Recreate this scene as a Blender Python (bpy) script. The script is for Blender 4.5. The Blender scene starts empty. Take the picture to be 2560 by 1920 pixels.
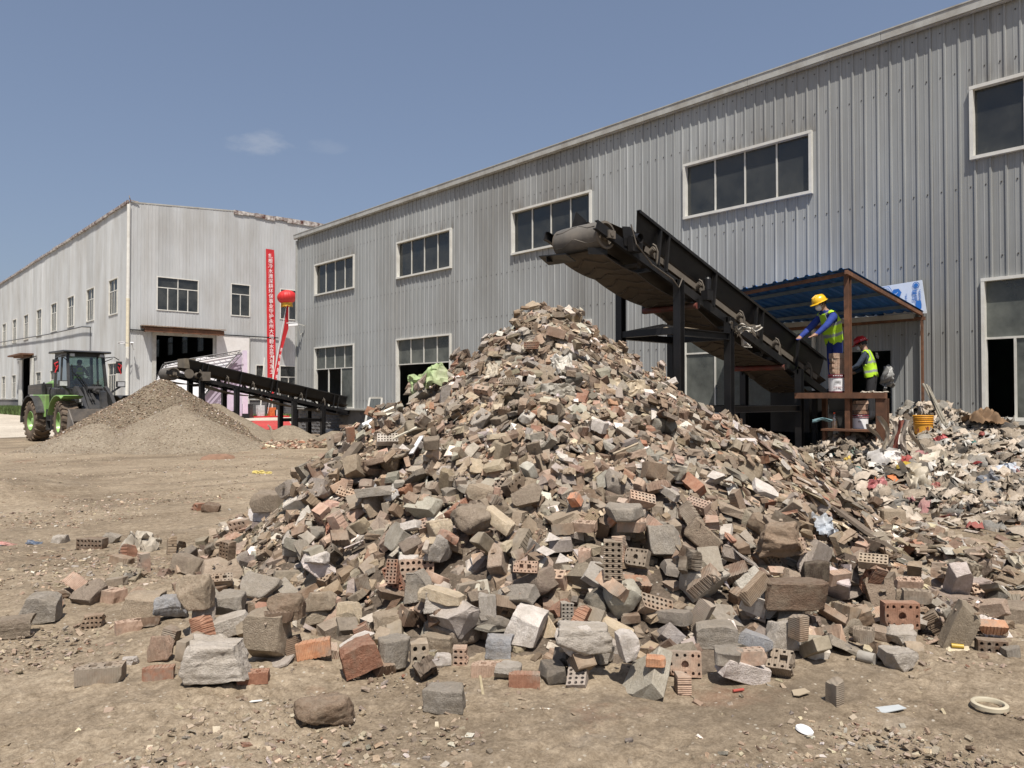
import bpy, bmesh, math, random
import numpy as np
from mathutils import Vector, Matrix, Euler

random.seed(7)
rng = np.random.default_rng(7)
S = bpy.context.scene
COL = S.collection
R = math.radians

# ---------------------------------------------------------------- camera
# world: +Y runs along the long grey hall, +X points towards it, the eye stands 1.6 m above the yard
EYE = Vector((0.0, 0.0, 1.6))
F_PX, CX, CY, HOR = 1900.0, 1280.0, 960.0, 996.0
YAW = R(42.24)
PITCH = math.atan((HOR - CY) / F_PX)
cam_d = bpy.data.cameras.new('camera')
cam = bpy.data.objects.new('camera', cam_d)
COL.objects.link(cam)
cam_d.sensor_width = 36.0
cam_d.lens = 36.0 * F_PX / 2560.0
cam_d.clip_start = 0.05
cam_d.clip_end = 12000
cam.location = EYE
cam.rotation_euler = (math.pi / 2 + PITCH, 0, -YAW)
S.camera = cam
RT = Vector((math.cos(YAW), -math.sin(YAW), 0))
FW = Vector((math.sin(YAW), math.cos(YAW), 0))
FP = FW * math.cos(PITCH) + Vector((0, 0, math.sin(PITCH)))
UP = Vector((0, 0, math.cos(PITCH))) - FW * math.sin(PITCH)

def ray(px, py):
    return RT * ((px - CX) / F_PX) + UP * ((CY - py) / F_PX) + FP
def on_x(px, py, X):
    d = ray(px, py); return EYE + d * (X / d.x)
def on_y(px, py, Y):
    d = ray(px, py); return EYE + d * (Y / d.y)
def on_z(px, py, Z=0.0):
    d = ray(px, py); return EYE + d * ((Z - EYE.z) / d.z)
def at_d(px, py, dep):
    return EYE + ray(px, py) * dep
def cw(xr, dep, z=0.0):
    v = RT * xr + FW * dep
    return Vector((v.x, v.y, z))
def depth(p):
    return (Vector(p) - EYE).dot(FW)

# ---------------------------------------------------------------- light
TO_SUN = Vector((-0.70, -1.0, 2.30)).normalized()
sun_el = math.asin(TO_SUN.z)
sun_az = math.atan2(TO_SUN.x, TO_SUN.y)
W = bpy.data.worlds.new('World')
S.world = W
W.use_nodes = True
nt = W.node_tree
for n in list(nt.nodes): nt.nodes.remove(n)
sky = nt.nodes.new('ShaderNodeTexSky'); sky.sky_type = 'NISHITA'
sky.sun_disc = False
sky.sun_elevation = sun_el
sky.sun_rotation = sun_az
sky.altitude = 0; sky.air_density = 1.0; sky.dust_density = 2.2; sky.ozone_density = 3.0
bg = nt.nodes.new('ShaderNodeBackground'); bg.inputs[1].default_value = 0.066
wo = nt.nodes.new('ShaderNodeOutputWorld')
tc = nt.nodes.new('ShaderNodeTexCoord')
def wn(kind, **kw):
    n = nt.nodes.new(kind)
    for k, v in kw.items(): setattr(n, k, v)
    return n
# the sky of a dusty midday: a little less saturated than the clear model
hs = wn('ShaderNodeHueSaturation'); hs.inputs['Saturation'].default_value = 0.93
nt.links.new(sky.outputs[0], hs.inputs['Color'])
gm = wn('ShaderNodeGamma'); gm.inputs[1].default_value = 0.62
nt.links.new(hs.outputs[0], gm.inputs[0])
sc_ = wn('ShaderNodeVectorMath', operation='MULTIPLY'); sc_.inputs[1].default_value = (1.98, 2.09, 2.36)
nt.links.new(gm.outputs[0], sc_.inputs[0])
last = sc_.outputs[0]
def cloud(px, py, wpx, hpx, amt, seed, last):
    c = ray(px, py).normalized()
    right = Vector((0, 0, 1)).cross(c).normalized(); up = c.cross(right)
    dr = wn('ShaderNodeVectorMath', operation='DOT_PRODUCT'); dr.inputs[1].default_value = right
    du = wn('ShaderNodeVectorMath', operation='DOT_PRODUCT'); du.inputs[1].default_value = up
    dc = wn('ShaderNodeVectorMath', operation='DOT_PRODUCT'); dc.inputs[1].default_value = c
    for d in (dr, du, dc): nt.links.new(tc.outputs['Generated'], d.inputs[0])
    nz = wn('ShaderNodeTexNoise'); nz.inputs['Scale'].default_value = 22; nz.inputs['Detail'].default_value = 6; nz.inputs['Roughness'].default_value = .6
    ad = wn('ShaderNodeVectorMath', operation='ADD'); ad.inputs[1].default_value = (seed, seed, 0)
    mp = wn('ShaderNodeVectorMath', operation='MULTIPLY'); mp.inputs[1].default_value = (1, 1, 2.2)
    nt.links.new(tc.outputs['Generated'], ad.inputs[0]); nt.links.new(ad.outputs[0], mp.inputs[0]); nt.links.new(mp.outputs[0], nz.inputs[0])
    def sq(src, k):
        a = wn('ShaderNodeMath', operation='MULTIPLY'); a.inputs[1].default_value = k; nt.links.new(src, a.inputs[0])
        b = wn('ShaderNodeMath', operation='MULTIPLY'); nt.links.new(a.outputs[0], b.inputs[0]); nt.links.new(a.outputs[0], b.inputs[1]); return b.outputs[0]
    a = sq(dr.outputs['Value'], F_PX / wpx); b = sq(du.outputs['Value'], F_PX / hpx)
    s = wn('ShaderNodeMath', operation='ADD'); nt.links.new(a, s.inputs[0]); nt.links.new(b, s.inputs[1])
    q = wn('ShaderNodeMath', operation='MULTIPLY_ADD'); q.inputs[1].default_value = -1.0; q.inputs[2].default_value = 1.0
    nt.links.new(s.outputs[0], q.inputs[0])
    t = wn('ShaderNodeMath', operation='ADD'); t.inputs[1].default_value = -0.5
    nt.links.new(nz.outputs[0], t.inputs[0])
    u = wn('ShaderNodeMath', operation='MULTIPLY'); u.inputs[1].default_value = 3.2; nt.links.new(t.outputs[0], u.inputs[0])
    v = wn('ShaderNodeMath', operation='ADD'); nt.links.new(q.outputs[0], v.inputs[0]); nt.links.new(u.outputs[0], v.inputs[1])
    mr = wn('ShaderNodeMapRange', interpolation_type='SMOOTHSTEP'); mr.inputs[1].default_value = 0; mr.inputs[2].default_value = 1.3; mr.inputs[4].default_value = amt
    nt.links.new(v.outputs[0], mr.inputs[0])
    gt = wn('ShaderNodeMath', operation='GREATER_THAN'); gt.inputs[1].default_value = 0.5; nt.links.new(dc.outputs['Value'], gt.inputs[0])
    mm = wn('ShaderNodeMath', operation='MULTIPLY'); nt.links.new(mr.outputs[0], mm.inputs[0]); nt.links.new(gt.outputs[0], mm.inputs[1])
    mx = wn('ShaderNodeMix', data_type='RGBA'); mx.inputs[7].default_value = (6.4, 6.8, 7.6, 1)
    nt.links.new(mm.outputs[0], mx.inputs[0]); nt.links.new(last, mx.inputs[6])
    return mx.outputs[2]
last = cloud(648, 358, 92, 34, .34, 3.1, last)
last = cloud(822, 366, 60, 20, .10, 5.7, last)
nt.links.new(last, bg.inputs[0]); nt.links.new(bg.outputs[0], wo.inputs[0])
sl = bpy.data.lights.new('sun', 'SUN'); so = bpy.data.objects.new('sun', sl); COL.objects.link(so)
sl.energy = 5.0; sl.angle = R(0.6); sl.color = (1.0, 0.94, 0.86)
so.rotation_euler = TO_SUN.to_track_quat('Z', 'Y').to_euler()
S.view_settings.view_transform = 'Standard'
S.view_settings.look = 'None'
S.view_settings.exposure = 0.30
S.view_settings.gamma = 1.0
S.view_settings.use_curve_mapping = False
S.render.engine = 'CYCLES'
S.cycles.max_bounces = 6
S.cycles.transparent_max_bounces = 12
S.cycles.use_denoising = True
try: S.cycles.denoiser = 'OPENIMAGEDENOISE'
except Exception: pass

# ---------------------------------------------------------------- numpy noise
def _hash(ix, iy, s):
    h = (ix.astype(np.int64) * 374761393 + iy.astype(np.int64) * 668265263 + s * 1442695041) & 0x7fffffff
    h = ((h ^ (h >> 13)) * 1274126177) & 0x7fffffff
    return ((h ^ (h >> 16)) & 0xffff) / 65535.0
def vnoise(x, y, s=0):
    x = np.asarray(x, float); y = np.asarray(y, float)
    ix = np.floor(x); iy = np.floor(y); fx = x - ix; fy = y - iy
    fx = fx * fx * (3 - 2 * fx); fy = fy * fy * (3 - 2 * fy)
    a = _hash(ix, iy, s); b = _hash(ix + 1, iy, s); c = _hash(ix, iy + 1, s); d = _hash(ix + 1, iy + 1, s)
    return (a * (1 - fx) + b * fx) * (1 - fy) + (c * (1 - fx) + d * fx) * fy - 0.5
def fbm(x, y, o=4, s=0, g=.5):
    v = 0; a = 1
    for i in range(o):
        v = v + a * vnoise(np.asarray(x) * 2 ** i + 17.3 * i, np.asarray(y) * 2 ** i - 9.1 * i, s + i); a *= g
    return v

# ---------------------------------------------------------------- materials
MATS = {}
def newmat(name):
    m = bpy.data.materials.new(name); m.use_nodes = True; MATS[name] = m
    t = m.node_tree
    for n in list(t.nodes): t.nodes.remove(n)
    o = t.nodes.new('ShaderNodeOutputMaterial'); b = t.nodes.new('ShaderNodeBsdfPrincipled')
    t.links.new(b.outputs[0], o.inputs[0])
    return m, t, b
def nd(t, kind, **kw):
    n = t.nodes.new(kind)
    for k, v in kw.items():
        if k.startswith('i_'):
            n.inputs[k[2:].replace('_', ' ')].default_value = v
        else: setattr(n, k, v)
    return n
def c4(c): return (c[0], c[1], c[2], 1)
def ramp(t, src, stops):
    r = nd(t, 'ShaderNodeValToRGB')
    e = r.color_ramp.elements
    while len(e) < len(stops): e.new(0.5)
    for k, (p, c) in enumerate(stops):
        e[k].position = p; e[k].color = c4(c) if not isinstance(c, float) else (c, c, c, 1)
    t.links.new(src, r.inputs[0]); return r.outputs[0]
def mixc(t, fac, a, b, mode='MIX'):
    m = nd(t, 'ShaderNodeMix', data_type='RGBA', blend_type=mode)
    for s, k in ((fac, 0), (a, 6), (b, 7)):
        if hasattr(s, 'links') or hasattr(s, 'is_output'): t.links.new(s, m.inputs[k])
        elif isinstance(s, (int, float)): m.inputs[k].default_value = s
        else: m.inputs[k].default_value = c4(s)
    return m.outputs[2]
def noise(t, vec, scale, detail=5, rough=.55, dist=0):
    n = nd(t, 'ShaderNodeTexNoise'); n.inputs['Scale'].default_value = scale; n.inputs['Detail'].default_value = detail
    n.inputs['Roughness'].default_value = rough; n.inputs['Distortion'].default_value = dist
    t.links.new(vec, n.inputs['Vector']); return n.outputs[0]
def vscale(t, vec, s):
    m = nd(t, 'ShaderNodeMapping'); m.inputs['Scale'].default_value = s; t.links.new(vec, m.inputs[0]); return m.outputs[0]
def coords(t, per_object=True):
    tcn = nd(t, 'ShaderNodeTexCoord')
    if not per_object: return tcn.outputs['Object']
    oi = nd(t, 'ShaderNodeObjectInfo')
    m = nd(t, 'ShaderNodeVectorMath', operation='MULTIPLY_ADD')
    m.inputs[1].default_value = (1, 1, 1)
    mu = nd(t, 'ShaderNodeMath', operation='MULTIPLY'); mu.inputs[1].default_value = 37.0
    t.links.new(oi.outputs['Random'], mu.inputs[0])
    t.links.new(tcn.outputs['Object'], m.inputs[0]); t.links.new(mu.outputs[0], m.inputs[2])
    return m.outputs[0]
def bump(t, b, h, strength, dist=0.01):
    n = nd(t, 'ShaderNodeBump'); n.inputs['Strength'].default_value = strength; n.inputs['Distance'].default_value = dist
    t.links.new(h, n.inputs['Height']); t.links.new(n.outputs[0], b.inputs['Normal'])
def simple(name, col, rough=.7, metal=0.0, var=.25, scale=6, dirt=None, dirt_amt=.5, bumps=.2, bscale=40, bdist=.004, spec=.5, stretch=(1, 1, 1), dscale=1.7):
    m, t, b = newmat(name)
    v = coords(t); vs = vscale(t, v, stretch)
    n = noise(t, vs, scale)
    hi = tuple(min(1, c * (1 + var)) for c in col); lo = tuple(c * (1 - var) for c in col)
    c = ramp(t, n, [(.3, lo), (.7, hi)])
    if dirt:
        n2 = noise(t, vs, dscale, 8, .7)
        f = ramp(t, n2, [(.5 - .12 * dirt_amt - .05, 0.0), (.78 - .2 * dirt_amt, 1.0)])
        m3 = nd(t, 'ShaderNodeMath', operation='MULTIPLY'); m3.inputs[1].default_value = min(1, dirt_amt * 1.4)
        t.links.new(f, m3.inputs[0])
        c = mixc(t, m3.outputs[0], c, dirt)
    t.links.new(c, b.inputs['Base Color'])
    b.inputs['Roughness'].default_value = rough; b.inputs['Metallic'].default_value = metal
    b.inputs['Specular IOR Level'].default_value = spec
    if bumps: bump(t, b, noise(t, vs, bscale, 6, .6), bumps, bdist)
    return m

def glassmat(name, tint, rough=.03, gl=.10, dust=(.3, .29, .27), dust_amt=.12):
    m, t, b = newmat(name)
    t.nodes.remove(b)
    out = [n for n in t.nodes if n.type == 'OUTPUT_MATERIAL'][0]
    tr = nd(t, 'ShaderNodeBsdfTransparent'); tr.inputs[0].default_value = c4(tint)
    gs = nd(t, 'ShaderNodeBsdfGlossy'); gs.inputs['Roughness'].default_value = rough
    fr = nd(t, 'ShaderNodeFresnel'); fr.inputs[0].default_value = 1.5
    mr = nd(t, 'ShaderNodeMath', operation='MULTIPLY_ADD'); mr.inputs[1].default_value = .9; mr.inputs[2].default_value = gl * .2
    t.links.new(fr.outputs[0], mr.inputs[0])
    mx = nd(t, 'ShaderNodeMixShader'); t.links.new(mr.outputs[0], mx.inputs[0]); t.links.new(tr.outputs[0], mx.inputs[1]); t.links.new(gs.outputs[0], mx.inputs[2])
    df = nd(t, 'ShaderNodeBsdfDiffuse'); df.inputs[0].default_value = c4(dust)
    v = coords(t); n = noise(t, v, .9, 8, .62)
    f = ramp(t, n, [(.32, dust_amt * .25), (.70, dust_amt * 1.9)])
    m2 = nd(t, 'ShaderNodeMixShader'); t.links.new(f, m2.inputs[0]); t.links.new(mx.outputs[0], m2.inputs[1]); t.links.new(df.outputs[0], m2.inputs[2])
    t.links.new(m2.outputs[0], out.inputs[0])
    return m

def cladmat(name, base, streak, dirt, rough=.45, spec=.4, amt=.6, stains=False):
    """painted steel sheet: vertical streaks, chalky patches, grime"""
    m, t, b = newmat(name)
    tcn = nd(t, 'ShaderNodeTexCoord'); v = tcn.outputs['Object']
    s1 = noise(t, vscale(t, v, (9, 9, .12)), 1.6, 6, .65)
    s2 = noise(t, vscale(t, v, (1, 1, .35)), .5, 6, .6)
    s3 = noise(t, vscale(t, v, (22, 22, .25)), 2.0, 4, .6)
    c = ramp(t, s1, [(.30, tuple(x * .92 for x in base)), (.55, base), (.75, streak)])
    f = ramp(t, s2, [(.42, 0.0), (.72, 1.0)])
    c = mixc(t, f, c, mixc(t, .55, c, dirt))
    g = ramp(t, s3, [(.52, 0.0), (.75, amt)])
    c = mixc(t, g, c, dirt)
    # every sheet came from the works a little different
    oi = nd(t, 'ShaderNodeObjectInfo')
    r = ramp(t, oi.outputs['Random'], [(0, .90), (1, 1.08)])
    c = mixc(t, 1.0, c, r, 'MULTIPLY')
    if stains:
        # soot and rust washed over the heads of the upper windows and below the eaves
        sp_ = nd(t, 'ShaderNodeSeparateXYZ'); t.links.new(v, sp_.inputs[0])
        def mth(op, a, b_=None, c_=None):
            n = nd(t, 'ShaderNodeMath', operation=op)
            for i, q in enumerate((a, b_, c_)):
                if q is None: continue
                if hasattr(q, 'is_output'): t.links.new(q, n.inputs[i])
                else: n.inputs[i].default_value = q
            return n.outputs[0]
        fr_ = mth('FRACT', mth('DIVIDE', mth('SUBTRACT', 31.45 - 12.0 + 66.3, sp_.outputs['Y']), 6.63))
        inw = mth('LESS_THAN', fr_, .54)
        dz = mth('SUBTRACT', sp_.outputs['Z'], 7.62)
        fall = mth('MULTIPLY', mth('GREATER_THAN', dz, 0.0), mth('POWER', 2.718, mth('MULTIPLY', dz, -3.2)))
        nz_ = ramp(t, noise(t, vscale(t, v, (1, 2.6, .5)), 1.3, 6, .7), [(.36, 0.0), (.66, 1.0)])
        k_ = mth('MULTIPLY', mth('MULTIPLY', inw, fall), nz_)
        c = mixc(t, mth('MULTIPLY', k_, .85), c, (.085, .062, .042))
    t.links.new(c, b.inputs['Base Color'])
    rr = nd(t, 'ShaderNodeMapRange'); rr.inputs[3].default_value = rough - .1; rr.inputs[4].default_value = rough + .2
    t.links.new(s1, rr.inputs[0]); t.links.new(rr.outputs[0], b.inputs['Roughness'])
    b.inputs['Specular IOR Level'].default_value = spec
    bump(t, b, noise(t, vscale(t, v, (3, 3, .6)), 1.2, 3, .5), .35, .012)
    return m

# ---------------------------------------------------------------- mesh helper
class MB:
    def __init__(s): s.v = []; s.f = []; s.mi = []; s.cur = 0
    def add(s, vs, fs):
        o = len(s.v); s.v.extend([tuple(p) for p in vs])
        s.f.extend([tuple(i + o for i in f) for f in fs]); s.mi.extend([s.cur] * len(fs)); return s
    def box(s, x0, y0, z0, x1, y1, z1, M=None):
        p = [(x, y, z) for z in (z0, z1) for y in (y0, y1) for x in (x0, x1)]
        if M is not None: p = [tuple(M @ Vector(q)) for q in p]
        return s.add(p, [(0, 2, 3, 1), (4, 5, 7, 6), (0, 1, 5, 4), (2, 6, 7, 3), (0, 4, 6, 2), (1, 3, 7, 5)])
    def bar(s, a, b, w, h, up=(0, 0, 1)):
        a = Vector(a); b = Vector(b); d = (b - a).normalized(); up = Vector(up)
        if abs(d.dot(up)) > .98: up = Vector((1, 0, 0))
        r = d.cross(up).normalized(); u = r.cross(d)
        p = [q + r * i * w / 2 + u * j * h / 2 for q in (a, b) for (i, j) in ((-1, -1), (1, -1), (1, 1), (-1, 1))]
        return s.add(p, [(3, 2, 1, 0), (4, 5, 6, 7), (0, 1, 5, 4), (1, 2, 6, 5), (2, 3, 7, 6), (3, 0, 4, 7)])
    def ibeam(s, a, b, w, h, t=.012, up=(0, 0, 1)):
        a = Vector(a); b = Vector(b); d = (b - a).normalized(); u0 = Vector(up)
        if abs(d.dot(u0)) > .98: u0 = Vector((1, 0, 0))
        r = d.cross(u0).normalized(); u = r.cross(d)
        s.bar(a, b, t, h - 2 * t, u); s.bar(a + u * (h - t) / 2, b + u * (h - t) / 2, w, t, u); s.bar(a - u * (h - t) / 2, b - u * (h - t) / 2, w, t, u); return s
    def tube(s, pts, r, n=8, cap=True):
        pts = [Vector(p) for p in pts]; m = len(pts)
        rr = r if isinstance(r, (list, tuple)) else [r] * m
        base = len(s.v); prev = None; vs = []
        for i, p in enumerate(pts):
            d = (pts[min(i + 1, m - 1)] - pts[max(i - 1, 0)]).normalized()
            if prev is None:
                q = Vector((0, 0, 1)) if abs(d.z) < .9 else Vector((1, 0, 0)); a = d.cross(q).normalized()
            else: a = (prev - d * prev.dot(d)).normalized()
            b = d.cross(a); prev = a
            for k in range(n):
                t = 2 * math.pi * k / n; vs.append(p + (a * math.cos(t) + b * math.sin(t)) * rr[i])
        fs = []
        for i in range(m - 1):
            for k in range(n):
                k2 = (k + 1) % n; fs.append((i * n + k, i * n + k2, (i + 1) * n + k2, (i + 1) * n + k))
        if cap: fs.append(tuple(range(n - 1, -1, -1))); fs.append(tuple((m - 1) * n + k for k in range(n)))
        return s.add(vs, fs)
    def lathe(s, prof, org, axis=(0, 0, 1), n=20, xdir=None, sx=1, sy=1, a0=0, a1=2 * math.pi):
        org = Vector(org); ax = Vector(axis).normalized()
        a = Vector(xdir) if xdir else (Vector((1, 0, 0)) if abs(ax.x) < .9 else Vector((0, 1, 0)))
        a = (a - ax * a.dot(ax)).normalized(); b = ax.cross(a); vs = []
        full = abs(a1 - a0 - 2 * math.pi) < 1e-6; nn = n if full else n + 1
        for (rad, h) in prof:
            for k in range(nn):
                t = a0 + (a1 - a0) * k / n; vs.append(org + ax * h + a * (rad * sx * math.cos(t)) + b * (rad * sy * math.sin(t)))
        fs = []
        for i in range(len(prof) - 1):
            for k in range(n):
                k2 = (k + 1) % nn
                fs.append((i * nn + k, i * nn + k2, (i + 1) * nn + k2, (i + 1) * nn + k))
        return s.add(vs, fs)
    def prism(s, poly, fn, d0, d1):
        """poly: list of 2D points; fn(a,b,d)->world"""
        n = len(poly); vs = [fn(a, b, d0) for a, b in poly] + [fn(a, b, d1) for a, b in poly]
        fs = [tuple(range(n))[::-1], tuple(range(n, 2 * n))] + [(i, (i + 1) % n, n + (i + 1) % n, n + i) for i in range(n)]
        return s.add(vs, fs)
    def mesh(s, name, mats, recalc=True, smooth=None, org=(0, 0, 0)):
        me = bpy.data.meshes.new(name)
        o = org; me.from_pydata([(p[0] - o[0], p[1] - o[1], p[2] - o[2]) for p in s.v], [], s.f)
        mats = mats if isinstance(mats, (list, tuple)) else [mats]
        for m in mats: me.materials.append(m)
        if len(mats) > 1: me.polygons.foreach_set('material_index', s.mi)
        if recalc:
            bm = bmesh.new(); bm.from_mesh(me); bmesh.ops.recalc_face_normals(bm, faces=bm.faces); bm.to_mesh(me); bm.free()
        if smooth is not None:
            me.polygons.foreach_set('use_smooth', [True] * len(me.polygons))
            me.set_sharp_from_angle(angle=R(smooth))
        me.update(); return me
    def build(s, name, mats, parent=None, recalc=True, smooth=None, bevel=None):
        org = root_of(parent).location if parent is not None else (0, 0, 0)
        me = s.mesh(name, mats, recalc, smooth, org)
        o = bpy.data.objects.new(name, me); COL.objects.link(o)
        if parent is not None: o.parent = parent
        if bevel:
            b = o.modifiers.new('bevel', 'BEVEL'); b.width = bevel; b.segments = 2; b.limit_method = 'ANGLE'; b.angle_limit = R(35)
        return o
def root_of(o):
    while o.parent is not None: o = o.parent
    return o
def tag(o, label=None, cat=None, group=None, kind=None):
    if label: o['label'] = label
    if cat: o['category'] = cat
    if group: o['group'] = group
    if kind: o['kind'] = kind
    return o
def empty(name, loc, label, cat, group=None, rz=0):
    o = bpy.data.objects.new(name, None); COL.objects.link(o); o.location = loc; o.rotation_euler = (0, 0, rz)
    o.empty_display_size = .1
    return tag(o, label, cat, group)
def own(mb, name, mats, label, cat, group=None, loc=None, **kw):
    """one-mesh thing, origin at its base"""
    vs = np.array([tuple(p) for p in mb.v])
    if loc is None: loc = (float((vs[:, 0].min() + vs[:, 0].max()) / 2), float((vs[:, 1].min() + vs[:, 1].max()) / 2), float(vs[:, 2].min()))
    sm = kw.get('smooth'); rc = kw.get('recalc', True)
    me = mb.mesh(name, mats, rc, sm, loc); o = bpy.data.objects.new(name, me); COL.objects.link(o); o.location = loc
    return tag(o, label, cat, group)
def kids(o): return [c for c in bpy.data.objects if c.parent == o]
def text(body, size, parent, mat, M, name='lettering', align='CENTER', ext=.0015, sx=1.0):
    cu = bpy.data.curves.new(name, 'FONT'); cu.body = body; cu.size = size; cu.align_x = align; cu.align_y = 'CENTER'; cu.extrude = ext
    cu.materials.append(mat); o = bpy.data.objects.new(name, cu); COL.objects.link(o)
    o.parent = parent
    L = Matrix.Translation(-Vector(root_of(parent).location)) if parent else Matrix()
    o.matrix_local = L @ M @ Matrix.Diagonal((sx, 1, 1, 1))
    return o
# ================================================================ materials
grey_sheet = cladmat('grey_sheet', (.325, .338, .335), (.42, .43, .425), (.17, .158, .138), .42, .32, .55, stains=True)
white_sheet = cladmat('white_sheet', (.46, .472, .475), (.56, .57, .57), (.28, .26, .23), .5, .35, .28)
trim_white = simple('trim_white', (.66, .65, .60), .45, var=.06, dirt=(.30, .26, .20), dirt_amt=.25, bumps=.05)
trim_grey = simple('trim_grey', (.42, .42, .39), .45, var=.08, dirt=(.22, .19, .15), dirt_amt=.45, bumps=.08, stretch=(1, 1, 1))
alu = simple('aluminium', (.62, .61, .56), .4, .0, var=.08, dirt=(.3, .27, .22), dirt_amt=.3, bumps=.05)
rust = simple('rusty_steel', (.165, .075, .038), .85, var=.4, scale=9, dirt=(.075, .038, .024), dirt_amt=.6, bumps=.4, bscale=60)
rust_roof = simple('rusted_trim', (.60, .58, .54), .7, var=.2, dirt=(.075, .022, .014), dirt_amt=.80, bumps=.3, dscale=2.2)
black_steel = simple('black_steel', (.011, .011, .012), .38, var=.3, scale=5, dirt=(.045, .038, .031), dirt_amt=.22, bumps=.15, spec=.35)
dusty_steel = simple('dusty_steel', (.095, .082, .068), .8, var=.3, scale=8, dirt=(.15, .125, .095), dirt_amt=.6, bumps=.3)
rubber = simple('belt_rubber', (.050, .040, .031), .7, var=.25, scale=4, dirt=(.10, .078, .056), dirt_amt=.5, bumps=.2, spec=.35)
rubber_grey = simple('drum_rubber', (.085, .080, .072), .75, var=.2, scale=8, dirt=(.19, .165, .135), dirt_amt=.55, bumps=.35)
tyre_m = simple('tyre_rubber', (.075, .058, .043), .85, var=.2, scale=6, dirt=(.16, .115, .078), dirt_amt=.75, bumps=.3)
lime = simple('lime_paint', (.235, .43, .125), .35, var=.05, scale=2, dirt=(.19, .19, .11), dirt_amt=.5, bumps=.03)
charcoal = simple('charcoal_paint', (.030, .031, .033), .42, var=.15, scale=4, dirt=(.12, .105, .085), dirt_amt=.30, bumps=.05)
bucket_m = simple('bucket_steel', (.11, .10, .09), .6, var=.3, scale=3, dirt=(.24, .20, .16), dirt_amt=.6, bumps=.2)
red_roller = simple('red_roller', (.20, .028, .022), .6, var=.3, dirt=(.07, .045, .032), dirt_amt=.85)
blue_sheet = simple('blue_sheet', (.02, .12, .36), .45, var=.1, scale=3, dirt=(.05, .09, .14), dirt_amt=.3, bumps=.05)
blue_under = simple('blue_sheet_underside', (.012, .105, .36), .5, var=.1, scale=3, dirt=(.03, .06, .10), dirt_amt=.3, bumps=.05)
concrete_m = simple('concrete', (.34, .32, .285), .9, var=.18, scale=5, dirt=(.24, .20, .155), dirt_amt=.5, bumps=.6, bscale=24, bdist=.01)
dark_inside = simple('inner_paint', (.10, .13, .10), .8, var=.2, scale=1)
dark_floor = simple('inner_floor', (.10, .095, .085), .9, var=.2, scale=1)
pit_shade = simple('pit_void_shade', (.012, .012, .012), .9, var=.2)  # near-black that paints the shadow void of the steel pit
glass_dark = glassmat('dusty_glass', (.34, .38, .37), .04, .2, (.12, .125, .12), .30)
glass_pale = glassmat('frosted_glass', (.30, .34, .32), .15, .2, (.155, .165, .15), .62)
glass_clear = glassmat('clear_glass', (.92, .94, .94), .03, .2, (.4, .4, .4), .12)
glass_cab = glassmat('cab_glass', (.50, .62, .58), .02, .3, (.25, .27, .25), .06)
red_cloth = simple('red_cloth', (.50, .018, .024), .75, var=.12, scale=3, bumps=.1)
balloon_m = simple('balloon_cloth', (.52, .02, .02), .55, var=.06, scale=2, bumps=.03)
gold_cloth = simple('gold_cloth', (.62, .36, .03), .6, var=.2)
carpet_m = simple('red_carpet', (.42, .035, .03), .95, var=.2, scale=1, dirt=(.36, .13, .1), dirt_amt=.3)
white_print = simple('white_print', (.80, .80, .80), .6, var=.03, bumps=0)
white_cloth = simple('white_cloth', (.80, .81, .84), .8, var=.04, scale=1.5, bumps=.05)
lilac = simple('lilac_print', (.44, .38, .47), .6, var=.25, scale=.8, bumps=.05)
paper_blue = simple('blue_print', (.025, .16, .48), .5, var=.05, bumps=0)
board_white = simple('board_white', (.66, .70, .74), .5, var=.05, bumps=.02)
maroon = simple('maroon_print', (.16, .015, .03), .5, var=.1, bumps=0)
ink = simple('ink', (.06, .06, .06), .7, var=.1, bumps=0)
grass_m = simple('grass_blades', (.075, .115, .03), .8, var=.4, scale=3, bumps=0)

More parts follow.
